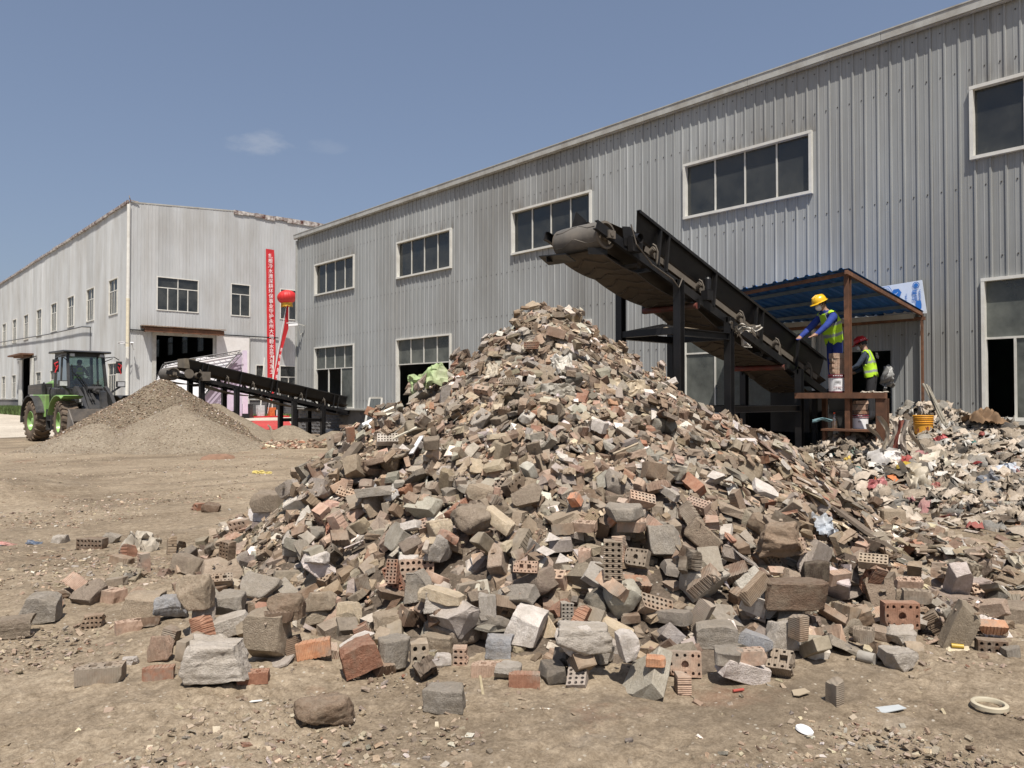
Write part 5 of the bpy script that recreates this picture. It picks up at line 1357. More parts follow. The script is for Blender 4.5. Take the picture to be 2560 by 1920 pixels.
 ('hB', (1285, 1418, 1352, 1465), 'pinkish', 'pinkish brick with one square hole on the lower slope', dict(yaw=-12, up='side', tilt=-20, lift=.06)),
 ('hA', (950, 1415, 1128, 1468), 'pinkish', 'tan brick with a row of big holes left of centre', dict(yaw=14, up='side', tilt=-6, lift=.04)),
 ('k', (996, 1398, 1062, 1454), 'whitish', 'pale heart-shaped stone left of centre', dict(var=4, lift=.04)),
 ('k', (1002, 1440, 1075, 1530), 'grey', 'rounded grey stone below the pale heart-shaped one', dict(var=8, lift=.04)),
 ('q', (1002, 1312, 1066, 1352), 'whitish', 'small white brick-shaped stone left of the yellowish stone', dict(var=1, lift=.04)),
 ('k', (765, 1390, 835, 1435), 'whitish', 'whitish crusted rock on the left lower slope', dict(var=6, lift=.03)),
 ('l', (630, 1235, 730, 1300), 'grey brown', 'wide brown slab on the left flank', dict(var=1, lift=.03)),
 ('o', (884, 1230, 1000, 1262), 'grey', 'long flat grey stone on the left middle slope', dict(var=5, yaw=6, roll=-6, lift=.05)),
 ('hA', (943, 1085, 1005, 1140), 'pale grey', 'pale many-holed brick face on the left flank', dict(yaw=12, up='side', tilt=-40, lift=.03)),
 ('q', (1060, 1105, 1110, 1150), 'grey brown', 'square grey-brown block above the two pale flat stones', dict(var=0, lift=.05)),
 ('l', (1310, 752, 1382, 790), 'tan', 'broad tan slab crowning the crest', dict(var=5, tilt=38, roll=-14, lift=.04)),
 ('s', (1290, 757, 1330, 792), 'dusty brown', 'brick poking out at the left of the crest', dict(yaw=14, lift=.03)),
 ('hA', (1375, 788, 1420, 800), 'grey brown', 'half-buried holed brick just under the crest', dict(yaw=-4, lift=.02)),
 ('hb', (1315, 810, 1350, 855), 'dusty brown', 'standing brick with square holes under the crest', dict(yaw=-30, up='stand', lift=.04)),
 ('r', (1360, 832, 1415, 860), 'pinkish', 'pale pink ribbed brick lying under the crest', dict(yaw=5, up='side', lift=.04)),
 ('h', (1310, 860, 1352, 890), 'reddish', 'reddish holed brick on the upper slope', dict(yaw=-16, up='side', lift=.04)),
 ('h', (1262, 955, 1306, 990), 'grey brown', 'holed brick standing out in the upper middle', dict(yaw=-30, up='side', tilt=-30, lift=.05)),
 ('q', (1470, 1058, 1520, 1112), 'whitish', 'whitish worn block in the upper middle', dict(var=3, yaw=-30, roll=20, lift=.05)),
 ('q', (1595, 1165, 1665, 1240), 'dusty brown', 'brown squared block on the right slope', dict(var=2, yaw=20, lift=.05)),
 ('o', (1640, 1225, 1700, 1280), 'pale grey', 'pale long block stuck out below the brown squared block', dict(var=2, yaw=-34, roll=30, lift=.05)),
 ('t', (1165, 985, 1206, 1025), 'cream', 'cream pentagon tile shard on the upper left slope', dict(var=1, tilt=60, lift=.06)),
 ('t', (1610, 1030, 1656, 1078), 'whitish', 'white pointed board fragment on the right upper slope', dict(var=0, tilt=58, lift=.06)),
 ('t', (1388, 1398, 1436, 1460), 'whitish', 'white triangular shard low at the centre', dict(var=4, tilt=62, lift=.1)),
 ('t', (1340, 1388, 1392, 1418), 'whitish', 'square white shard left of the triangular one', dict(var=1, tilt=40, lift=.09)),
 ('t', (1358, 1350, 1402, 1396), 'whitish', 'slim white shard above the square one', dict(var=0, tilt=50, roll=20, lift=.09)),
 ('l', (1852, 1222, 1935, 1282), 'whitish', 'white tile face on a slab of mortar on the right slope', dict(var=3, tilt=30, roll=28, lift=.07)),
 ('t', (1940, 1258, 1985, 1296), 'pale grey', 'square grey marble tile right of the tiled slab', dict(var=1, tilt=40, lift=.07)),
 ('t', (1758, 1190, 1812, 1226), 'whitish', 'broad white tile on the right slope', dict(var=5, tilt=38, lift=.06)),
 ('t', (1000, 1110, 1030, 1160), 'whitish', 'white plastic strip on the left slope', dict(var=0, tilt=40, roll=30, lift=.06)),
 # ---- right side
 ('q', (2205, 1240, 2270, 1290), 'tan', 'tan block on the ground before the plastic waste', dict(var=1, ground=1)),
 ('s', (2062, 1172, 2086, 1212), 'pinkish', 'pale brick standing between the two heaps', dict(yaw=10, up='end')),
 # ---- foreground
 ('q', (1050, 1713, 1158, 1792), 'grey', 'grey block lying alone in the central foreground', dict(var=0, yaw=-6)),
 ('K', (716, 1733, 884, 1824), 'dusty brown', 'low clod of crumbly brown earth in the foreground left of centre', dict(var=1, dscale=.7)),
 ('s', (2080, 1742, 2118, 1772), 'grey brown', 'small dull cube in the right foreground', dict(yaw=10, up='end', var=7)),
]
BLUES = []
for (fam, box, col, lab, kw) in HAND: hand(fam, box, col, lab, **kw)
# bent rebar in the concrete lump
rm = simple('rebar', (.12, .075, .05), .8, var=.3)
for pts in (((1105, 1342), (1128, 1350), (1150, 1338)), ((1190, 1335), (1222, 1330), (1236, 1318)), ((1168, 1385), (1192, 1372), (1212, 1382)), ((1290, 1408), (1330, 1372), (1352, 1338))):
    P = [on_h(a, b) for a, b in pts]; P = [p - (p - EYE).normalized() * .06 for p in P]
    mb = MB(); mb.tube(P, .006, 6); own(mb, 'rebar', rm, 'bent rusty rod poking from the rubble near the %s' % {1105: 'left of the rebar lump', 1190: 'right of the rebar lump', 1168: 'foot of the rebar lump', 1290: 'middle of the lower slope'}[pts[0][0]], 'rod')
# ---- litter one can name
def small(mb, name, mats, label, cat, **kw): return own(mb, name, mats, label, cat, **kw)
p = on_z(2474, 1758, .0); mb = MB()
prof = [(.082, .002), (.087, .005), (.087, .024), (.082, .028), (.069, .028), (.066, .024), (.066, .005), (.069, .002), (.082, .002)]
mb.lathe(prof, (p.x, p.y, gh(p.x, p.y) + .002), n=40); ringm = simple('cream_plastic', (.50, .45, .33), .5, var=.06, dirt=(.35, .28, .2), dirt_amt=.3, bumps=.02)
own(mb, 'plastic_ring', ringm, 'cream plastic ring lying flat in the right foreground', 'ring', smooth=40)
p = on_z(2394, 1626, .0); mb = MB(); a = Vector((p.x, p.y, gh(p.x, p.y) + .022)); mb.tube([a - RT * .032 + FW * .012, a + RT * .032 - FW * .012], .014, 12); own(mb, 'plastic_tube', simple('yellow_plastic', (.46, .31, .04), .45, var=.05), 'short yellow tube on the dirt at the right', 'tube', smooth=40)
p = on_z(1846, 1722, .0); mb = MB(); a = Vector((p.x, p.y, gh(p.x, p.y) + .012)); mb.tube([a - RT * .032 - FW * .01, a + RT * .032 + FW * .012], .008, 10); own(mb, 'plastic_tube', simple('red_plastic', (.36, .07, .05), .45, var=.05), 'short red tube in front of the heap', 'tube', smooth=40)
p = on_z(2165, 1648, .0); mb = MB(); a = Vector((p.x, p.y, gh(p.x, p.y) + .032)); mb.tube([a - RT * .03 + FW * .03, a + RT * .035 - FW * .04], .034, 18); own(mb, 'concrete_core', concrete_m, 'short grey concrete cylinder right of the slotted brick', 'cylinder', smooth=40)
p = on_z(2010, 1820, .0); mb = MB(); mb.lathe([(.0, .026), (.030, .024), (.042, .015), (.043, .004), (.0, .002)], (p.x, p.y, gh(p.x, p.y)), (.15, -.2, 1), n=20); own(mb, 'jar_lid', white_print, 'round white lid in the foreground', 'lid', smooth=40)
for (px, py, a, b, col, lab) in ((2222, 1764, .085, .035, (.42, .44, .44), 'grey plastic sliver by the white chalk patch'), (1580, 1790, 0, 0, 0, ''), (2000, 1729, .05, .04, (.33, .27, .19), 'square scrap of tan board in the foreground'), (640, 1747, .035, .008, (.7, .7, .68), 'white scrap left of the earth clod'), (700, 1747, 0, 0, 0, '')):
    if not a: continue
    p = on_z(px, py, 0); z = gh(p.x, p.y) + .012; mb = MB(); q = [(-a, -b), (-a * .5, -b * 1.3), (a, -b * .4), (a * .8, b), (-a * .7, b * .7)]
    mb.prism(q, lambda u, v, d: p + RT * u + FW * v + Vector((0, 0, z + d + u * .08)), -.002, .002); own(mb, 'scrap', simple('scrap_%d' % px, col, .6, var=.1), lab, 'scrap')
# planks and boards
def plank(px0, py0, px1, py1, w, th, col, label, lift=.05, name='board', cat='board', upv=(0, 0, 1)):
    a = on_h(px0, py0); b = on_h(px1, py1); n = slope_normal((a.x + b.x) / 2, (a.y + b.y) / 2); a = a + n * lift; b = b + n * lift
    mb = MB(); mb.bar(a, b, w, th, n); own(mb, name, simple(name + str(px0), col, .8, var=.25, scale=4, dirt=(.2, .16, .12), dirt_amt=.4, bumps=.3, stretch=(3, 3, 3)), label, cat)
plank(2092, 1300, 2185, 1378, .30, .025, (.15, .115, .085), 'wide muddy brown board sliding down the right flank', .10)
plank(790 + 20, 1235, 900, 1120, .10, .05, (.13, .10, .07), 'dark beam slanting up the left edge of the heap', .05, 'beam', 'beam')
plank(1530, 1165, 1592, 1138, .018, .014, (.36, .29, .2), 'thin pale stick on the right slope', .12, 'stick', 'stick')
plank(968, 1128, 1050, 1090, .03, .012, (.6, .56, .45), 'white painted lath on the left slope', .10, 'lath', 'lath')
plank(1040, 1165, 1066, 1120, .045, .01, (.68, .68, .68), 'long white strip standing out on the left slope', .14, 'strip', 'strip')
plank(2340, 1305, 2390, 1325, .03, .015, (.5, .46, .38), 'white lath lying on the debris before the waste', .05, 'lath', 'lath')
plank(1200, 1695, 1208, 1745, .014, .008, (.40, .33, .2), 'thin tan splinter on the dirt in front of the flat pink brick', .012, 'splinter', 'splinter')

# crumpled sheets: plastic, cloth, paper
def crumple(w, h, amp, seed, n=9, fold=3.0):
    u = np.linspace(-.5, .5, n); U, V_ = np.meshgrid(u, u, indexing='ij')
    x = U * w; y = V_ * h
    z = amp * (np.abs(vnoise(U * fold + seed, V_ * fold, seed)) * 2 + .6 * np.abs(vnoise(U * fold * 2.3, V_ * fold * 2.3 + seed, seed + 1)) + .3 * vnoise(U * fold * 5, V_ * fold * 5, seed + 2))
    x = x + amp * .9 * vnoise(U * fold + 9, V_ * fold + seed, seed + 4); y = y + amp * .9 * vnoise(U * fold + seed, V_ * fold + 5, seed + 5)
    e = np.maximum(np.abs(U), np.abs(V_)) * 2; x = x * (1 - .12 * e * (vnoise(U * 4, V_ * 4 + seed, seed + 6) + .5)); z = z - amp * .7 * np.clip(e - .7, 0, 1) * 2
    idx = np.arange(n * n).reshape(n, n)
    F_ = np.stack([idx[:-1, :-1], idx[1:, :-1], idx[1:, 1:], idx[:-1, 1:]], -1).reshape(-1, 4)
    return np.stack([x, y, z], -1).reshape(-1, 3), F_
def bundle(px, py, wpx, hpx, col, label, name='crumpled_bag', cat='bag', seed=0, lift=.05, ampk=.34, sub=26, rough=.6):
    c = on_h(px, py); dp = depth(c); w = wpx * dp / F_PX * 1.1; h = hpx * dp / F_PX * 1.5
    V, F_ = crumple(w, h, ampk * min(w, h), seed, sub, 4.6); n = slope_normal(c.x, c.y); n = (n + (EYE - c).normalized() * .5).normalized()
    r = RT.copy(); f = n.cross(r).normalized(); r = f.cross(n)
    mb = MB(); mb.add([c + n * lift + r * p[0] + f * p[1] + n * p[2] for p in V], [tuple(q) for q in F_])
    return own(mb, name, simple('bag%d' % px, col, rough, var=.22, scale=7, dirt=(.32, .27, .2), dirt_amt=.45, bumps=.5, bscale=22, bdist=.01), label, cat, smooth=50, recalc=False)
bundle(1095, 982, 100, 50, (.31, .41, .19), 'crumpled pale green plastic sack on the upper left shoulder of the heap', seed=3, lift=.20)
bundle(1405, 925, 56, 40, (.52, .50, .45), 'torn white plaster sack on the upper middle of the heap', seed=5, lift=.07)
bundle(1232, 935, 30, 32, (.48, .42, .33), 'small beige plastic bag left of the white sack', seed=6)
bundle(1395, 985, 78, 34, (.26, .245, .21), 'grey crumpled tarpaulin under the white sack', seed=7, name='tarpaulin', cat='tarpaulin')
bundle(1570, 980, 78, 34, (.45, .37, .26), 'tan cloth folded over the right upper slope', seed=8, name='cloth', cat='cloth')
bundle(2050, 1335, 48, 42, (.38, .43, .49), 'blue and white striped bag on the right foot', seed=9, lift=.10)
bundle(352, 1372, 74, 46, (.36, .32, .26), 'torn white bag stuffed with straw left of the heap', seed=10, lift=.06, ampk=.5)
bundle(2240, 1365, 22, 24, (.62, .5, .46), 'small white and red food bag on the right', seed=13, lift=.04)
bundle(655, 1184, 46, 10, (.62, .50, .12), 'yellow rag on the yard behind the heap', seed=14, name='rag', cat='rag', lift=.02)
bundle(85, 1361, 34, 10, (.06, .10, .17), 'blue rag far left on the dirt', seed=15, name='rag', cat='rag', lift=.02)
bundle(20, 1364, 40, 7, (.42, .16, .15), 'pink rag at the far left edge', seed=16, name='rag', cat='rag', lift=.02)
bundle(1290 + 65, 1700 + 12, 1, 1, (.3, .1, .1), 'x', seed=17) if False else None
mb = MB(); a = on_h(905, 1072); b = on_h(960, 1048); n = Vector((-.3, -.5, .8)).normalized(); u = (b - a)
P = [at_d(905, 1058, 10.1), at_d(918, 1072, 9.95), at_d(960, 1058, 10.0), at_d(944, 1040, 10.2)]
mb.add(P + [p + Vector((0, .01, -.014)) for p in P], [(0, 1, 2, 3), (7, 6, 5, 4), (0, 4, 5, 1), (1, 5, 6, 2), (2, 6, 7, 3), (3, 7, 4, 0)]); own(mb, 'board', simple('white_board', (.70, .70, .68), .6, var=.05), 'clean white board sticking out at the left edge of the heap', 'board')

# ---------------------------------------------------------------- crumbs on the yard, many thousands
def yard_sampler(kind):
    def f(n):
        out = np.zeros((0, 2))
        while len(out) < n:
            if kind == 'front':
                dep = 2.6 + 9.5 * rng.uniform(0, 1, n * 2) ** 1.5; t = rng.uniform(-.74, .74, n * 2)
            elif kind == 'left':
                dep = 6 + 17 * rng.uniform(0, 1, n * 2) ** 1.3; t = rng.uniform(-.74, -.05, n * 2)
            else:
                dep = 4.5 + 9.0 * rng.uniform(0, 1, n * 2) ** .8; t = rng.uniform(.28, .76, n * 2)
            x = RT.x * t * dep + FW.x * dep; y = RT.y * t * dep + FW.y * dep
            cl = fbm(x * .9, y * .9, 4, 91)
            keep = (rng.uniform(0, 1, n * 2) < np.clip(.35 + 2.4 * cl, .03, 1)) & (x < 16.2)
            if kind == 'right':
                edge = np.clip((dep - 5.6) / 1.5, .05, 1); keep &= rng.uniform(0, 1, n * 2) < edge
            if kind == 'front':
                dd = np.hypot((x - AP[0]), (y - AP[1])); keep &= rng.uniform(0, 1, n * 2) < np.clip(1.5 - (dd - 5) * .3, .25, 1)
            out = np.vstack([out, np.stack([x, y], -1)[keep]])
        return out[:n]
    return f
YP = {'tan': 12, 'grey brown': 6, 'dusty brown': 5, 'grey': 1.2, 'pale grey': .9, 'cream': 1.2, 'whitish': .3, 'reddish': .3, 'dark grey': .3, 'dark brown': .8, 'pinkish': .5}
bits('yard_crumbs', 30000, yard_sampler('front'), sz(.004, .032, .38, 4.2), 'crumbs of earth and stone strewn over the near yard', 'debris', YP, rise=.18)
bits('yard_crumbs', 9000, yard_sampler('left'), sz(.008, .045, .30, 3.6), 'sparse chips on the open yard left of the heap', 'debris', YP, rise=.18)
bits('crushed_debris', 10500, yard_sampler('right'), sz(.02, .15, .22, 2.2), 'carpet of flat broken bits in front of the plastic waste', 'debris', {**MIXPAL, 'whitish': 1.3, 'cream': 1.0, 'tan': 5, 'pale grey': 2.5, 'wet dark': .6}, rise=.25)
fA = np.array([big_heap(gA.x, gA.y)])
def heap_bits(name, n, c, rmax, hfn, size, pal, label):
    global H
    a = rng.uniform(0, 6.28, n); r = rmax * rng.uniform(0, 1, n) ** .5; XY = np.stack([c.x + r * np.cos(a), c.y + r * np.sin(a)], -1)
    z = hfn(XY[:, 0], XY[:, 1]); XY = XY[z > .0]
    o = bits(name, len(XY), lambda m: XY, size, label, 'grit', pal, rise=.3)
    me = o.data; V = np.empty(len(me.vertices) * 3); me.vertices.foreach_get('co', V); V = V.reshape(-1, 3)
    dz = hfn(XY[:, 0], XY[:, 1]) - ground_h(XY[:, 0], XY[:, 1]); V[:, 2] += np.repeat(dz, len(V) // len(XY)); me.vertices.foreach_set('co', V.ravel()); me.update()
GP = {'tan': 2.5, 'grey brown': 5, 'whitish': .5, 'pale grey': 1.2, 'dark brown': 7, 'cream': .8, 'pinkish': .5, 'dusty brown': 6, 'wet dark': 2}
heap_bits('grit', 26000, gA, 4.4, big_heap, sz(.012, .055, .5, 2.2), GP, 'coarse pale and dark grit lying on the brown heap')
heap_bits('grit', 12000, gB, 4.6, front_heap, sz(.008, .032, .5, 2.0), {'tan': 4, 'grey brown': 5, 'cream': .6, 'pale grey': 1.0, 'whitish': .3, 'dusty brown': 5, 'dark brown': 2}, 'fine grit lying on the paler front heap')
# ================================================================ belt conveyors (both run square to the grey wall)
def conveyor(root, Xh, Xt, Yn, Yf, zrail, slope, skirt0, skirt_h, legs, drum_r, idle_step, idle0, sag_nodes, belt_w, rollers_red=True, chev=True, scale=1.0, leg_base=0.0, leg_w=.12):
    s = scale; yc = (Yn + Yf) / 2
    zr = lambda X: zrail - slope * (X - Xh)
    d = Vector((1, 0, -slope)).normalized(); nrm = Vector((slope, 0, 1)).normalized()
    # stringers
    for y in (Yn, Yf):
        mb = MB(); a = Vector((Xh - .28 * s, y, zr(Xh - .28 * s))); b = Vector((Xt, y, zr(Xt)))
        mb.bar(a, b, .012, .13 * s, nrm); sg = 1 if y == Yn else -1
        mb.bar(a + nrm * .059 * s + Vector((0, sg * .03 * s, 0)), b + nrm * .059 * s + Vector((0, sg * .03 * s, 0)), .048 * s, .010, nrm)
        mb.bar(a - nrm * .059 * s + Vector((0, sg * .03 * s, 0)), b - nrm * .059 * s + Vector((0, sg * .03 * s, 0)), .048 * s, .010, nrm)
        mb.build('stringer', black_steel, root)
    # skirt boards with flange and stiffeners
    for y, sg in ((Yn + .03 * s, -1), (Yf - .03 * s, 1)):
        mb = MB(); x0, x1 = skirt0; lo = .28 * s; hi = skirt_h
        P = lambda X, h, w: Vector((X, y + w, zr(X) + h))
        w_lo = -sg * .10 * s; w_hi = 0
        q = [P(x0 + .10 * s, lo, w_lo), P(x1, lo, w_lo), P(x1, hi, w_hi), P(x0, hi, w_hi)]
        t = Vector((0, sg * .008, 0)); mb.add(q + [p + t for p in q], [(0, 1, 2, 3), (7, 6, 5, 4), (0, 4, 5, 1), (1, 5, 6, 2), (2, 6, 7, 3), (3, 7, 4, 0)])
        mb.bar(P(x0, hi, sg * .028 * s), P(x1, hi, sg * .028 * s), .065 * s, .014, nrm)
        mb.bar(P(x0, hi - .02 * s, sg * .058 * s), P(x1, hi - .02 * s, sg * .058 * s), .010, .04 * s, nrm)
        k = mb.build('skirt_board', black_steel, root)
        X = x0 + .45 * s; n = 0
        while X < x1 - .05:
            m2 = MB(); m2.bar(P(X - .015, .05 * s, sg * .035 * s), P(X + .06 * s, hi - .03 * s, sg * .035 * s), .05 * s, .035 * s, (1, 0, 0)); m2.build('stiffener', black_steel, k)
            n += 1; X += (.20 if n % 3 == 1 else 1.25) * s
        # old rubber lip
        if not chev: continue
        m3 = MB(); m3.bar(P(x0 + .3, lo - .03 * s, w_lo + sg * .012), P(x1 - .1, lo - .03 * s, w_lo + sg * .012), .012, .09 * s, nrm); m3.build('rubber_lip', dusty_steel, k)
    # carrying belt, troughed
    mb = MB(); N = 24; prof = [(-.5, .15), (-.27, .02), (0, 0), (.27, .02), (.5, .15)]
    for i in range(N + 1):
        X = Xh + (Xt - Xh) * i / N; f = min(1, i / 2.0)
        for u, h in prof: mb.v.append((X, yc + u * belt_w, zr(X) + drum_r * (1 - f) + f * .20 * s + h * f * .8 * s))
    M_ = len(prof)
    for i in range(N):
        for j in range(M_ - 1): a = i * M_ + j; mb.f.append((a, a + 1, a + M_ + 1, a + M_)); mb.mi.append(0)
    mb.build('carrying_belt', rubber, root, smooth=60)
    # return belt: sags between the rollers, its herring-bone cleats hang underneath
    xs = []; 
    for (xa, za), (xb, zb) in zip(sag_nodes[:-1], sag_nodes[1:]):
        for i in range(12): 
            t = i / 12; xs.append((xa + (xb - xa) * t, za + (zb - za) * t - .10 * (xb - xa) * 4 * t * (1 - t) * .5))
    xs.append(sag_nodes[-1]); mb = MB()
    for (X, z) in xs:
        for u in (-.5, .5):
            for t in (0, -.014): mb.v.append((X, yc + u * belt_w, z + t))
    for i in range(len(xs) - 1):
        a = i * 4; b = a + 4
        for q in ((a, a + 2, b + 2, b), (a + 1, b + 1, b + 3, a + 3), (a, b, b + 1, a + 1), (a + 2, a + 3, b + 3, b + 2)): mb.f.append(q); mb.mi.append(0)
    rb = mb.build('return_belt', rubber, root)
    if chev:
        zi = lambda X: float(np.interp(X, [p[0] for p in xs], [p[1] for p in xs]))
        X = xs[0][0] + .15
        while X < xs[-1][0] - .4:
            m2 = MB()
            for sg in (-1, 1):
                for (u0, x0_), (u1, x1_) in (((.02, 0), (.30, .16)), ((.30, .16), (.44, .15))):
                    a = Vector((X + x0_, yc + sg * u0 * belt_w, zi(X + x0_) - .022)); b = Vector((X + x1_, yc + sg * u1 * belt_w, zi(X + x1_) - .022)); m2.bar(a, b, .018, .018)
            m2.build('cleat', rubber, rb); X += .25
    # head drum
    mb = MB(); hw = belt_w / 2; c = Vector((Xh, yc, zr(Xh)))
    mb.lathe([(drum_r * .96, -hw), (drum_r, -hw * .8), (drum_r, hw * .8), (drum_r * .96, hw)], c, (0, 1, 0), 36)
    dr = mb.build('head_drum', rubber_grey, root, smooth=40)
    for y, sg in ((yc - hw, -1), (yc + hw, 1)):
        m2 = MB(); cc = Vector((Xh, y, c.z))
        m2.lathe([(drum_r * .95, 0), (drum_r * .95, sg * .03), (drum_r * .80, sg * .035), (drum_r * .78, -sg * .02), (drum_r * .36, -sg * .02), (drum_r * .34, sg * .05), (0.001, sg * .05)], cc, (0, 1, 0), 30); m2.build('drum_disc', dusty_steel, dr, smooth=35)
        m3 = MB(); m3.lathe([(.035 * s, 0), (.035 * s, sg * .14 * s), (.001, sg * .14 * s)], cc, (0, 1, 0), 14)
        m3.box(Xh - .06 * s, min(y + sg * .075 * s, y + sg * .13 * s), c.z - .06 * s, Xh + .08 * s, max(y + sg * .075 * s, y + sg * .13 * s), c.z + .05 * s); m3.build('bearing', dusty_steel, dr)
    if chev:
        for k in range(4):
            a0 = -.5 + k * 1.1; m2 = MB()
            for sg in (-1, 1):
                pts = [c + Vector((-math.sin(a0 + da) * (drum_r + .003), sg * u * belt_w, math.cos(a0 + da) * (drum_r + .003))) for u, da in ((.02, 0), (.16, .22), (.30, .44), (.46, .42))]
                m2.tube(pts, .005, 4)
            m2.build('cleat', rubber_grey, dr)
    # troughing idlers
    X = Xh + idle0
    while X < Xt - .2:
        mb = MB()
        for sg, y in ((-1, Yn), (1, Yf)):
            a = Vector((X, y - sg * .05 * s, zr(X) + .30 * s)); b = Vector((X, y - sg * .33 * s, zr(X) + .12 * s)); mb.tube([a, b], .045 * s, 12)
        mb.tube([(X, yc - .16 * s, zr(X) + .085 * s), (X, yc + .16 * s, zr(X) + .085 * s)], .045 * s, 10)
        idl = mb.build('idler_roller', dusty_steel, root, smooth=40)
        for sg, y in ((-1, Yn), (1, Yf)):
            m2 = MB(); m2.tube([(X, y, zr(X) + .06 * s), (X, y + sg * .012, zr(X) + .24 * s), (X - .02, y - sg * .01, zr(X) + .33 * s), (X - .035, y - sg * .05, zr(X) + .36 * s)], .016 * s, 6); m2.bar((X + .04, y, zr(X) + .05 * s), (X + .02, y, zr(X) + .24 * s), .04 * s, .008); m2.build('bracket', dusty_steel, idl)
        m2 = MB(); m2.bar((X, Yn, zr(X) + .0), (X, Yf, zr(X) + .0), .07 * s, .05 * s); m2.build('cross_member', black_steel, idl)
        X += idle_step
    for (X, z) in sag_nodes[(2 if chev else 1):-1]:
        mb = MB(); mb.tube([(X, Yn - .02, z - .062), (X, Yf + .02, z - .062)], .05 * s, 14); r = mb.build('return_roller', red_roller if rollers_red else dusty_steel, root, smooth=40)
        m2 = MB()
        for y in (Yn - .03, Yf + .03): m2.bar((X, y, z - .10), (X, y, zr(X) - .02), .06 * s, .012)
        m2.build('hanger', black_steel, r)
    for X in legs:
        for y in (Yn, Yf):
            yy = y - .06 if y == Yn else y + .06
            mb = MB(); mb.ibeam((X, yy, leg_base), (X, yy, zr(X) + .02), leg_w, leg_w, .012, up=(1, 0, 0))
            mb.box(X - leg_w * .5, yy - .015, zr(X) - .06, X + leg_w * .5, yy + .015, zr(X) + .03)
            mb.build('leg', black_steel, root)
c1 = empty('belt_conveyor', (10.5, 7.3, 0), 'big black belt conveyor slanting up over the rubble heap', 'conveyor')
Yn, Yf = 6.8, 7.8; zr1 = lambda X: 3.86 - .337 * (X - 8.0)
conveyor(c1, 8.0, 14.6, Yn, Yf, 3.86, .337, (8.62, 14.35), .64, (9.5, 10.87, 13.2), .205, 1.18, 1.05, [(7.86, 3.66), (8.7, 3.42), (10.05, 3.10), (12.75, 2.22), (14.7, 1.55)], .80)
mb = MB()
for xa, xb, z in ((9.5, 10.87, 2.60), (10.87, 13.2, 1.42)):
    for y in (Yn - .06, Yf + .06):
        mb = MB(); mb.ibeam((xa + .062, y, z), (xb - .062, y, z), .10, .11, .010); mb.build('tie_beam', black_steel, c1)
for X, z in ((9.5, 2.62), (10.87, 2.60), (10.87, 1.42), (13.2, 1.42)):
    mb = MB(); mb.bar((X, Yn + .003, z), (X, Yf - .003, z), .09, .10); mb.build('tie_beam', black_steel, c1)
mb = MB(); mb.add([(9.55, Yn + .05, 2.68), (9.55, Yf, 2.68), (10.2, Yf, 2.70), (10.2, Yn + .05, 2.69), (9.85, 7.3, 2.78)], [(0, 1, 4), (1, 2, 4), (2, 3, 4), (3, 0, 4)]); mb.build('spilled_dust', sand_m, c1)
# scraper shelf below the drum, head plates, hoses
mb = MB()
for y in (Yn + .10, Yf - .10): mb.bar((8.05, y, 3.64), (7.66, y, 3.60), .012, .09)
mb.add([(7.64, Yn + .5, 3.62), (7.64, Yf + .04, 3.66), (7.84, Yf + .04, 3.56), (7.84, Yn + .5, 3.54), (7.64, Yn + .5, 3.605), (7.64, Yf + .04, 3.645), (7.84, Yf + .04, 3.545), (7.84, Yn + .5, 3.525)], [(0, 1, 2, 3), (7, 6, 5, 4), (0, 4, 5, 1), (1, 5, 6, 2), (2, 6, 7, 3), (3, 7, 4, 0)]); mb.build('scraper', black_steel, c1)
for y, top in ((Yn - .02, 4.02), (Yf + .01, 4.42)):
    mb = MB(); P = [(8.24, y, 4.0), (8.40, y, top), (8.62, y, top - .10), (8.62, y, 3.72), (8.28, y, 3.74)]
    mb.add(P + [(a_, b_ + .01, c_) for a_, b_, c_ in P], [(0, 1, 2, 3, 4), (9, 8, 7, 6, 5), (0, 5, 6, 1), (1, 6, 7, 2), (2, 7, 8, 3), (3, 8, 9, 4), (4, 9, 5, 0)]); mb.build('head_plate', black_steel, c1)
mb = MB(); mb.box(8.34, Yn - .12, 3.66, 8.56, Yn - .03, 3.86); mb.lathe([(.07, 0), (.07, .12), (.03, .13)], (8.45, Yn - .17, 3.84), (0, 1, 0), 14); mb.build('gearbox', black_steel, c1)
mb = MB(); mb.tube([(8.3, Yn - .12, 4.02), (8.38, Yn - .15, 3.75), (8.8, Yn - .1, 3.52), (9.3, Yn - .1, 3.36), (9.42, Yn - .12, 3.25), (9.5, Yn - .13, 3.4)], .011, 6); mb.build('cable', dusty_steel, c1)
mb = MB(); mb.lathe([(.055, 0), (.055, .17), (.035, .20), (.001, .20)], (10.28, Yn - .05, zr1(10.28) + .21), (0, 0, 1), 12); mb.box(10.2, Yn - .10, zr1(10.28) + .05, 10.36, Yn + .02, zr1(10.28) + .2); mb.build('grease_pot', black_steel, c1)
for k in range(8):    # diagonal plates between the rails, pale on the underside
    X = 9.0 + k * .68; mb = MB(); z = zr1(X) - .10; mb.prism([(-.16, 0), (-.08, .08), (.08, .08), (.16, 0), (.08, -.08), (-.08, -.08)], lambda a, b, d: (X + a * 1.0, 7.3 + .30 + d, z + b), 0, .01); mb.build('gusset', dusty_steel, c1)
mb = MB(); mb.box(13.9, 6.9, .95, 16.1, 7.7, 1.75); mb.build('tail_box', black_steel, c1)
